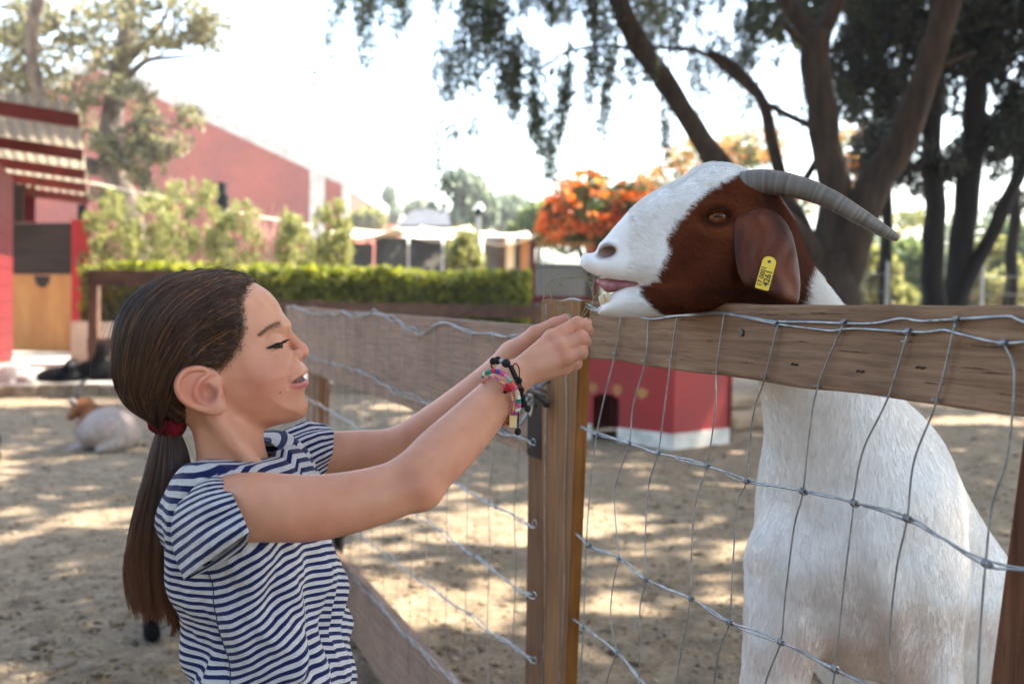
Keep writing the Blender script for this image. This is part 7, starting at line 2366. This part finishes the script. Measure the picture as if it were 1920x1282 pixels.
def refine(V, F, sel, fn):
    """splits the quads of the selected region in four (transition quads get extra corners, so the skin stays closed)"""
    fs = sel[F].all(1)
    A = F[fs]
    E = np.sort(np.concatenate([A[:, [0, 1]], A[:, [1, 2]], A[:, [2, 3]], A[:, [3, 0]]]), 1)
    n = len(V)
    key = E[:, 0].astype(np.int64) * n + E[:, 1]
    uk, inv = np.unique(key, return_inverse=True)
    em = (V[uk // n] + V[uk % n]) / 2
    fc = V[A].mean(1)
    k = len(A)
    ei = n + inv.reshape(4, k).T
    ci = n + len(uk) + np.arange(k)
    newp = np.concatenate([em, fc])
    for _ in range(2):
        e = 4e-4
        g = np.stack([(fn(newp + np.eye(3)[j] * e) - fn(newp - np.eye(3)[j] * e)) / (2 * e) for j in range(3)], -1)
        newp = newp - np.clip(fn(newp), -.002, .002)[:, None] * g / np.maximum((g * g).sum(1, keepdims=True), .3)
    V2 = np.concatenate([V, newp])
    Q = np.concatenate([np.stack([A[:, 0], ei[:, 0], ci, ei[:, 3]], 1), np.stack([ei[:, 0], A[:, 1], ei[:, 1], ci], 1), np.stack([ci, ei[:, 1], A[:, 2], ei[:, 2]], 1), np.stack([ei[:, 3], ci, ei[:, 2], A[:, 3]], 1)])
    Bq = F[~fs]
    # quads touching the refined region: fan from their centre
    def has(a, b):
        kk = np.minimum(a, b).astype(np.int64) * n + np.maximum(a, b)
        p = np.clip(np.searchsorted(uk, kk), 0, len(uk) - 1)
        return np.where(uk[p] == kk, n + p, -1)
    H = np.stack([has(Bq[:, j], Bq[:, (j + 1) % 4]) for j in range(4)], 1)
    tr = (H >= 0).any(1)
    keep = Bq[~tr]
    extra = []
    for q, h in zip(Bq[tr], H[tr]):
        ring = []
        for j in range(4):
            ring.append(q[j])
            if h[j] >= 0: ring.append(h[j])
        c0 = ring[0] if len(ring) == 0 else None
        # fan into triangles stored as quads with a doubled corner
        for j in range(1, len(ring) - 1):
            extra.append((ring[0], ring[j], ring[j + 1], ring[j + 1]))
    faces = [tuple(x) for x in keep.tolist()] if False else None
    allq = np.concatenate([Q, keep])
    if extra:
        tri = [(a, b, c) for a, b, c, _ in extra if a != b and b != c and a != c]
    else:
        tri = []
    return V2, (allq.tolist() + tri), np.concatenate([sel, np.ones(len(newp), bool)])

# ------------------------------------------------------------------ shirt
def stripe_mat(name, wav=.0):
    m, nt, b = new_mat(name)
    uv = nt.nodes.new('ShaderNodeUVMap'); uv.uv_map = 'UVMap'
    tc = nt.nodes.new('ShaderNodeTexCoord')
    nz = N(nt, 'ShaderNodeTexNoise', Scale=22.0, Detail=3.0); nt.links.new(tc.outputs['Object'], nz.inputs['Vector'])
    sp = nt.nodes.new('ShaderNodeSeparateXYZ'); nt.links.new(uv.outputs[0], sp.inputs[0])
    ad = N(nt, 'ShaderNodeMath', operation='MULTIPLY_ADD'); ad.inputs[1].default_value = .30
    nt.links.new(nz.outputs[0], ad.inputs[0]); nt.links.new(sp.outputs[1], ad.inputs[2])
    fr_ = N(nt, 'ShaderNodeMath', operation='FRACT'); nt.links.new(ad.outputs[0], fr_.inputs[0])
    r = ramp(nt, fr_.outputs[0], [(0.0, hexc('1a2150')), (0.455, hexc('1f2757')), (0.485, hexc('cfcbc9')), (0.985, hexc('d6d3d1'))])
    e = r.color_ramp.elements.new(1.0); e.color = (*hexc('1a2150'), 1)
    # weave and thin spots
    n2 = N(nt, 'ShaderNodeTexNoise', Scale=130.0, Detail=3.0); nt.links.new(tc.outputs['Object'], n2.inputs['Vector'])
    r2 = ramp(nt, n2.outputs[0], [(0.3, (.86, .86, .88)), (0.7, (1.05, 1.05, 1.05))])
    mu = nt.nodes.new('ShaderNodeMixRGB'); mu.blend_type = 'MULTIPLY'; mu.inputs[0].default_value = 1
    nt.links.new(r.outputs[0], mu.inputs[1]); nt.links.new(r2.outputs[0], mu.inputs[2])
    nt.links.new(mu.outputs[0], b.inputs['Base Color'])
    b.inputs['Roughness'].default_value = .8; b.inputs['Specular IOR Level'].default_value = .15
    b.inputs['Sheen Weight'].default_value = .15
    n3 = N(nt, 'ShaderNodeTexNoise', Scale=38.0, Detail=4.0, Distortion=1.2); nt.links.new(tc.outputs['Object'], n3.inputs['Vector'])
    bp = N(nt, 'ShaderNodeBump', Strength=.35, Distance=.004); nt.links.new(n3.outputs[0], bp.inputs['Height']); nt.links.new(bp.outputs[0], b.inputs['Normal'])
    tr = nt.nodes.new('ShaderNodeBsdfTranslucent'); nt.links.new(mu.outputs[0], tr.inputs[0])
    mx = nt.nodes.new('ShaderNodeMixShader'); mx.inputs[0].default_value = .18
    nt.links.new(b.outputs[0], mx.inputs[1]); nt.links.new(tr.outputs[0], mx.inputs[2]); nt.links.new(mx.outputs[0], nt.nodes['Material Output'].inputs[0])
    return m

def grid_obj(name, S, uv, mat, parent, closed_u=False, thick=.0008):
    nu, nv = S.shape[:2]
    idx = np.arange(nu * nv).reshape(nu, nv)
    if closed_u:
        a = idx; b_ = np.roll(idx, -1, 0)
        f = np.stack([a[:, :-1], b_[:, :-1], b_[:, 1:], a[:, 1:]], -1).reshape(-1, 4)
    else:
        f = np.stack([idx[:-1, :-1], idx[1:, :-1], idx[1:, 1:], idx[:-1, 1:]], -1).reshape(-1, 4)
    o = mesh_obj(name, S.reshape(-1, 3), f, mat, parent, True, uvs=uv.reshape(-1, 2))
    m = o.modifiers.new('thick', 'SOLIDIFY'); m.thickness = thick; m.offset = -1
    return o

def shirt(person, tf, fn):
    mat = stripe_mat('striped_cotton')
    rows = [(866, 372, 522, .058), (869, 362, 532, .068), (875, 350, 545, .085), (885, 336, 562, .106), (900, 322, 585, .119), (925, 309, 602, .125), (960, 299, 613, .125), (1000, 304, 622, .119), (1050, 321, 632, .115), (1100, 333, 641, .114),
            (1150, 348, 649, .114), (1200, 357, 657, .115), (1282, 366, 666, .118), (1360, 366, 672, .123), (1430, 362, 678, .127)]
    psi = math.radians(24)
    ctrl = []
    for y, xb, xf, b in rows:
        c = W((xb + xf) / 2, y, 1.21); hw = (xf - xb) / 2 / FPX * 1.21
        a = math.sqrt(max(hw * hw - (b * math.sin(psi)) ** 2, 4e-4)) / math.cos(psi)
        ctrl.append([c[0] + .004, c[1], c[2], a * .86, b * .95])
    nv, nu = 200, 240
    C = spline(np.array(ctrl), nv)
    th = np.arange(nu) * 2 * math.pi / nu
    ct, st = np.cos(th), np.sin(th)                      # th = 0 front, +pi/2 towards the camera
    p = 2 / 2.35
    ex, ey = np.sign(ct) * np.abs(ct) ** p, np.sign(st) * np.abs(st) ** p
    S = C[None, :, :3] + (C[None, :, 3] * ex[:, None])[..., None] * tf.f + (C[None, :, 4] * ey[:, None])[..., None] * tf.r
    z = C[:, 2]
    ztop, zb = z[0], z[-1]
    dn = (ztop - z)                                       # metres below the neckline
    shoulder = np.exp(-(dn / .055) ** 2)
    S[..., 2] += (np.where(st > 0, .026, .040)[:, None] * np.maximum(np.abs(st) ** 1.5, np.where((ct > -.2) & (st > -.3), .80, 0))[:, None]) * (shoulder * np.clip(.45 + dn / .02, 0, 1))[None]
    # folds
    nrm = (ex[:, None] / C[None, :, 3])[..., None] * tf.f + (ey[:, None] / C[None, :, 4])[..., None] * tf.r
    nrm /= np.linalg.norm(nrm, axis=2, keepdims=True)
    U, Vv = np.meshgrid(th, dn, indexing='ij')
    amp = np.clip(Vv / .12, 0, 1)
    fold = .0070 * np.sin(U * 5 + Vv * 16 + 1.5 * np.sin(Vv * 9 + U)) + .0050 * np.sin(U * 9 - Vv * 34 + 2 * np.sin(U * 2)) + .0030 * np.sin(U * 3 + Vv * 55)
    fold += .009 * fbm(np.stack([U * 2.2, Vv * 16, 0 * U], -1), 3, 4)
    # soft diagonal drag lines from the raised arm down to the tummy
    dia = np.sin((Vv - .09 * U) * 95 + 1.2 * np.sin(U * 3)) * np.exp(-((U - .75) / .45) ** 2) * np.exp(-((Vv - .22) / .12) ** 2)
    S = S + nrm * (fold * amp + .0040 * dia)[..., None]
    for arm in (fn.arm_near, fn.arm_far):
        Q = S.reshape(-1, 3); e = 1e-3
        d = arm(Q); m = np.abs(d) < .011
        if m.any():
            g = np.stack([(arm(Q[m] + np.eye(3)[k] * e) - arm(Q[m] - np.eye(3)[k] * e)) / (2 * e) for k in range(3)], -1)
            Q[m] -= g * (.016 * (1 - np.abs(d[m]) / .011))[:, None]
        S = Q.reshape(S.shape)
    period = .0090
    # stripes climb towards the chest (the raised arm pulls the front panel up)
    rise = np.where(np.cos(U - .25) > -.2, .032 * np.clip(np.cos(U - .1), 0, 1) ** 1.2, 0) * np.exp(-((Vv - .16) / .22) ** 2)
    rise += .010 * np.sin(U * 2 + 1) * np.clip(Vv / .1, 0, 1)
    v = (Vv + rise) / period
    sh = grid_obj('shirt', S, np.stack([U, v], -1), mat, person, closed_u=True)
    # side seam
    k = int(nu * (math.radians(97) / (2 * math.pi)))
    seam = S[k, 62:] + nrm[k, 62:] * .0004
    MB().tube(seam, .0006, 5).build('side_seam', pmat('navy_thread', [(0.3, hexc('1b2148')), (0.7, hexc('2b3263'))], 50), sh)
    # ---- near sleeve: a flared cap from the shoulder seam to the hem
    seam_px = [(404, 887, 1.118), (372, 905, 1.108), (344, 930, 1.104), (327, 962, 1.10), (321, 998, 1.096), (328, 1040, 1.094), (346, 1086, 1.092)]
    hem_px = [(407, 886, 1.112), (424, 908, 1.082), (438, 932, 1.058), (450, 956, 1.044), (459, 976, 1.036), (467, 997, 1.034)]
    ns_, nh = 90, 60
    A = spline([W(*p) for p in seam_px], ns_); Bh = spline([W(*p) for p in hem_px], ns_)
    u = np.linspace(0, 1, nh)[:, None, None]
    t = np.linspace(0, 1, ns_)
    Sv = A[None] * (1 - u) + Bh[None] * u
    wid = np.linalg.norm(Bh - A, axis=1)
    toward = CAM - Sv; toward /= np.linalg.norm(toward, axis=2, keepdims=True)
    Sv = Sv + toward * (np.sin(u[..., 0] * math.pi) * (.20 * wid)[None])[..., None]
    Sv[..., 2] += np.sin(u[..., 0] * math.pi) * (.10 * wid * (1 - .9 * t))[None]
    UU, TT = np.meshgrid(u[:, 0, 0], t, indexing='ij')
    wr = .0030 * np.sin(TT * 20 + 3 * UU) * UU + .0045 * fbm(np.stack([UU * 2.5, TT * 7, 0 * UU], -1), 3, 11) + .0035 * np.sin(UU * 9 + TT * 6) * TT
    Sv = Sv + toward * wr[..., None]
    arc = np.linalg.norm(np.diff(A, axis=0), axis=1).cumsum(); arc = np.concatenate([[0], arc])
    uvv = np.stack([UU, np.broadcast_to((arc * .84)[None], UU.shape) / period], -1)
    sl = grid_obj('sleeve', Sv, uvv, mat, sh)
    # rolled hem along the opening and along the lower edge
    ln = Sv[:, -1]
    navy = pmat('hem_cotton', [(0.35, hexc('2a3060')), (0.5, hexc('b9b7bd')), (0.7, hexc('d0cecd'))], 120, stretch=(1, 1, 1), rough=.8)
    inner = spline([W(467, 997, 1.034), W(462, 1015, 1.07), W(440, 1035, 1.09), W(400, 1062, 1.095), W(346, 1086, 1.092)], 40)
    und = spline([W(467, 997, 1.034), W(445, 1022, 1.05), W(400, 1056, 1.066), W(346, 1088, 1.090)], 40)
    uu = np.linspace(0, 1, 14)[:, None, None]
    low = und[None] * (1 - uu) + inner[None] * uu
    low[..., 2] += (.004 * np.sin(uu[..., 0] * math.pi))
    grid_obj('sleeve_underside', low, np.stack([np.broadcast_to(uu[..., 0], low.shape[:2]) * 2.0, np.broadcast_to(uu[..., 0], low.shape[:2]) * 1.6], -1), mat, sl)
    # fill from the old lower edge of the cap to the under edge
    e0 = Sv[:, -1]; e0 = spline(e0, 40)[::-1]
    # stitching along the hem
    st_ = Sv[-6, :] + toward[-6] * .0006
    MB().tube(st_, .00035, 4).build('hem_stitch', pmat('stitch', [(0.3, hexc('20264f')), (0.7, hexc('39406e'))], 60), sl)
    # ---- far sleeve: short puffed tube round the other arm
    ax0, ax1 = W(534, 856, 1.34), W(610, 847, 1.365)
    axd = ax1 - ax0; Lx = np.linalg.norm(axd); axd /= Lx
    e1 = np.array([0, 0, 1.0]) - axd * axd[2]; e1 /= np.linalg.norm(e1); e2 = np.cross(axd, e1)
    nn, mm = 40, 90
    uu, aa = np.meshgrid(np.linspace(0, 1, nn), np.arange(mm) * 2 * math.pi / mm, indexing='ij')
    r = .037 - .004 * uu + .006 * np.sin(uu * math.pi) + .0022 * np.sin(aa * 7 + uu * 4) + .002 * fbm(np.stack([uu * 3, np.cos(aa) * 2, np.sin(aa) * 2], -1), 2, 8)
    skew = .010 * np.cos(aa)
    Pf = ax0 + (uu * Lx + skew * uu)[..., None] * axd + (r * np.cos(aa))[..., None] * e1 + (r * .92 * np.sin(aa))[..., None] * e2
    Pt = np.transpose(Pf, (1, 0, 2)); ua = np.transpose(aa, (1, 0)); uu_ = np.transpose(uu, (1, 0))
    vv = (ua * .040 + uu_ * .02) / period
    grid_obj('sleeve', Pt, np.stack([uu_, vv], -1), mat, sh, closed_u=True)
    # ---- shorts, shoes (below the picture)
    den = pmat('denim', [(0.3, hexc('2a3550')), (0.7, hexc('42506e'))], 60, rough=.85, bump=.2)
    hip = W(500, 1330, 1.215)
    def sfn(P):
        d = sd_ell(P, hip + [-.005, 0, -.01], (.088, .110, .115))
        for s in (-1, 1):
            h = hip + tf.r * s * .060; k = np.array([h[0] + .008, h[1], .40])
            d = smin(d, sd_cone(P, h, k, .082, .066), .02)
        return np.maximum(d, P[:, 2] - hip[2] - .07)
    SV, SF = surface_nets(sfn, hip - [.2, .22, .36], hip + [.2, .22, .14], .011, slack=2)
    mesh_obj('shorts', SV, SF, den, person, True)
    rub = pmat('canvas_shoe', [(0.3, hexc('b9b4ad')), (0.7, hexc('d8d4cd'))], 40, rough=.7)
    for s in (-1, 1):
        h = hip + tf.r * s * .060; an = np.array([h[0] - .012, h[1], .055]); toe = an + tf.f * .125 + [0, 0, -.022]
        def shf(P): 
            return np.maximum(smin(sd_cone(P, an + [0, 0, -.01], toe, .036, .028), sd_cone(P, an, an + [0, 0, .03], .034, .032), .02), -(P[:, 2] - .004))
        SV, SF = surface_nets(shf, an - [.1, .1, .07], an + [.22, .12, .09], .008, slack=2)
        mesh_obj('shoe', SV, SF, rub, person, True)

# ------------------------------------------------------------------ bracelets
def bracelets(person):
    cols = ['e05a8a', 'f0a0b8', '3d9a78', 'f2e6d0', '7fc4a8', 'e8694a', 'f5d9b8', '6a5aa8', 'e86a9a', 'f0f0e8', '4aa88a', 'd84a5a', 'f0b070']
    bm_ = [pmat('bead_' + c, [(0.3, tuple(x * .85 for x in hexc(c))), (0.7, hexc(c))], 60, rough=.45) for c in cols]
    def disc_mesh(mat):
        mb = MB().tube([(0, 0, -.00085), (0, 0, -.0007), (0, 0, .0007), (0, 0, .00085)], [.0027, .0031, .0031, .0027], 12)
        o = mb.build('bead', mat); me = o.data; bpy.data.objects.remove(o)
        return me
    discs = [disc_mesh(m) for m in bm_]
    def orient(o, p, d):
        q = Vector(d).to_track_quat('Z', 'Y'); o.location = p; o.rotation_euler = q.to_euler()
    def string(name, loop, closed=True, n=200, r=.0006, mat=None):
        P = spline([W(*p) for p in loop], n, closed)
        Q = np.concatenate([P, P[:1]]) if closed else P
        return MB().tube(Q, r, 6).build(name, mat, person, smooth=True), P
    cord = pmat('elastic_cord', [(0.3, hexc('cfc6bb')), (0.7, hexc('e6dfd5'))], 50)
    black = pmat('black_cord', [(0.3, (.006, .006, .007)), (0.7, (.018, .017, .018))], 80, rough=.6)
    # disc-bead bracelet
    loop = [(905, 713, 1.222), (910, 701, 1.205), (925, 695, 1.193), (943, 701, 1.188), (959, 716, 1.187), (970, 738, 1.189), (972, 762, 1.195), (964, 782, 1.206), (950, 794, 1.222), (940, 790, 1.245), (930, 765, 1.262), (917, 735, 1.260), (908, 722, 1.245)]
    o, P = string('bracelet', loop, r=.0007, mat=cord)
    o['label'] = 'bracelet of thin multicoloured disc beads'
    dl = np.linalg.norm(np.roll(P, -1, 0) - P, axis=1); cum = np.concatenate([[0], np.cumsum(dl)]); T = cum[-1]
    rng = np.random.default_rng(3); seq = 0
    n = int(T / .0019)
    for k in range(n):
        s = T * k / n; i = min(np.searchsorted(cum, s) , len(P) - 1) % len(P)
        d = P[(i + 2) % len(P)] - P[i - 2]
        if k % 3 == 0: seq = rng.integers(len(discs))
        b = bpy.data.objects.new('bead', discs[seq]); COL.objects.link(b); orient(b, P[i], d); b.parent = o
        b.matrix_parent_inverse = o.matrix_basis.inverted()
    # patterned cord bracelet with a ladybird bead
    loop = [(904, 722, 1.224), (908, 712, 1.206), (921, 707, 1.196), (936, 713, 1.189), (950, 727, 1.187), (960, 745, 1.189), (962, 765, 1.196), (954, 784, 1.208), (943, 790, 1.225), (932, 778, 1.25), (918, 752, 1.262), (908, 735, 1.25)]
    pat = pmat('printed_cord', [(0.25, hexc('3a6ab0')), (0.42, hexc('e05a7a')), (0.55, hexc('f0c060')), (0.7, hexc('4a4a9a'))], 260, rough=.6, detail=1.0)
    o, P = string('bracelet', loop, r=.0022, mat=pat); o['label'] = 'patterned cord bracelet with a red ladybird bead'
    lb = W(953, 727, 1.181)
    red = pmat('ladybird_red', [(0.3, hexc('c01a20')), (0.7, hexc('dc3034'))], 40, rough=.3)
    def blob(name, c, r, mat, parent):
        bm = bmesh.new(); bmesh.ops.create_icosphere(bm, subdivisions=3, radius=1.0)
        for v in bm.verts: v.co = Vector(np.array(v.co[:]) * np.asarray(r) + c)
        me = bpy.data.meshes.new(name); bm.to_mesh(me); bm.free(); me.polygons.foreach_set('use_smooth', np.ones(len(me.polygons), dtype=bool)); me.materials.append(mat)
        b = bpy.data.objects.new(name, me); COL.objects.link(b); b.parent = parent; return b
    blob('ladybird_bead', lb, (.0066, .004, .0054), red, o)
    MB().tube([lb + [-.003, -.0041, .0045], lb + [.0002, -.0046, .0], lb + [.0035, -.0036, -.0042]], .0005, 5).build('ladybird_line', black, o)
    for dx, dz in ((-.0035, -.0005), (.0002, .0028), (.0028, .0012), (-.0012, -.0034)):
        blob('ladybird_spot', lb + np.array([dx, -.0036, dz]), (.0009, .0006, .0009), black, o)
    blob('ladybird_head', lb + np.array([-.0035, -.001, -.0048]), (.0028, .0025, .0022), black, o)
    # wooden charm and clear tag
    ch = W(962, 790, 1.19)
    o2 = MB().box(ch, (.0085, .006, .014), 0).build('charm', pmat('boxwood', [(0.3, hexc('d8b878')), (0.7, hexc('e8d09a'))], 40), o)
    o2.rotation_euler = (0, 0, 0)
    # black cord bracelet with sliding knot
    loop = [(921, 684, 1.232), (924, 677, 1.222), (936, 675, 1.214), (950, 681, 1.208), (962, 692, 1.206), (972, 712, 1.208), (978, 735, 1.213), (975, 752, 1.225), (962, 745, 1.262), (940, 715, 1.272), (926, 695, 1.255)]
    o, P = string('bracelet', loop, r=.0010, mat=black); o['label'] = 'black cord bracelet with round black beads and hanging ends'
    blackb = pmat('lava_bead', [(0.3, (.008, .008, .009)), (0.7, (.022, .021, .022))], 300, rough=.75, bump=.5, bscale=900, bdist=.001)
    for px, py, d, r in ((925, 677, 1.218, .0046), (933, 675.5, 1.213, .0050), (949, 681, 1.206, .0054), (972, 714, 1.205, .0048), (976, 731, 1.208, .0048), (978, 745, 1.212, .0048), (980, 757, 1.215, .0048)):
        blob('bead', W(px, py, d), (r, r, r), blackb, o)
    blob('silver_bead', W(940.5, 677, 1.209), (.0036, .0036, .0036), M['galv'], o)
    blob('star_bead', W(976, 723, 1.203), (.0030, .002, .0030), pmat('bronze', [(0.3, hexc('8a6a40')), (0.7, hexc('b8945e'))], 50, metal=.6, rough=.4), o)
    MB().tube(spline([W(957, 686, 1.204), W(962, 697, 1.202), W(968, 710, 1.202)], 12), .0032, 8).build('sliding_knot', black, o, smooth=True)
    MB().tube(spline([W(960, 690, 1.203), W(966, 681, 1.200), W(973, 690, 1.198), W(974, 708, 1.198), W(980, 735, 1.198), W(987, 757, 1.20), W(989, 764, 1.20)], 40), .0008, 6).build('cord_end', black, o, smooth=True)
    MB().tube(spline([W(968, 706, 1.200), W(971, 740, 1.196), W(972, 775, 1.196), W(971, 806, 1.197)], 40), .0008, 6).build('cord_end', black, o, smooth=True)
    blob('end_bead', W(989, 766, 1.20), (.0040, .0040, .0046), blackb, o); blob('end_bead', W(971, 809, 1.197), (.0040, .0040, .0046), blackb, o)

def hay():
    g = pmat('green_straw', [(0.3, hexc('5a5c3c')), (0.7, hexc('8a8660'))], 120, rough=.6)
    root = empty('hay_sprig', W(1085, 600, 1.30))
    st = [[(1088, 612, 1.295), (1096, 590, 1.30), (1108, 575, 1.31), (1112, 560, 1.33), (1112, 530, 1.36), (1116, 512, 1.38)],
          [(1080, 606, 1.295), (1060, 580, 1.31), (1040, 566, 1.32), (1032, 550, 1.33), (1046, 530, 1.34), (1080, 520, 1.355), (1125, 519, 1.375)],
          [(1076, 604, 1.30), (1070, 596, 1.30), (1045, 568, 1.315), (1030, 560, 1.32)],
          [(1090, 608, 1.30), (1110, 592, 1.31), (1122, 583, 1.33), (1128, 575, 1.35)],
          [(1086, 604, 1.30), (1098, 575, 1.32), (1104, 562, 1.33), (1056, 573, 1.32)],
          [(1024, 598, 1.33), (1018, 578, 1.33), (1020, 555, 1.33), (1026, 530, 1.33), (1060, 520, 1.34), (1122, 524, 1.37)],
          [(1110, 546, 1.35), (1104, 530, 1.35), (1100, 520, 1.35), (1128, 516, 1.375)],
          [(1118, 570, 1.352), (1110, 548, 1.35), (1113, 530, 1.36), (1122, 520, 1.38)]]
    for k, s in enumerate(st):
        P = spline([W(*p) for p in s], 30)
        MB().tube(P, np.linspace(.0008, .0004, 30), 6).build('stem', g, root, smooth=True)
    for a, b_ in (((1112, 535, 1.352), (1104, 526, 1.35)), ((1112, 560, 1.34), (1121, 552, 1.345)), ((1046, 531, 1.34), (1056, 536, 1.34))):
        A, B_ = W(*a), W(*b_); m = (A + B_) / 2; d = B_ - A; s = np.cross(d, FWD); s = s / np.linalg.norm(s) * .0015
        mesh_obj('leaf', [A, m + s, B_, m - s + np.array([0, .001, 0])], [(0, 1, 2, 3)], g, root)
    tag(root, 'few green grass stems held between the fingers and the goat mouth', 'grass')

if want('girl'):
    _p, _hf, _tf, _fn = girl()
    shirt(_p, _tf, _fn)
    bracelets(_p)
    hay()
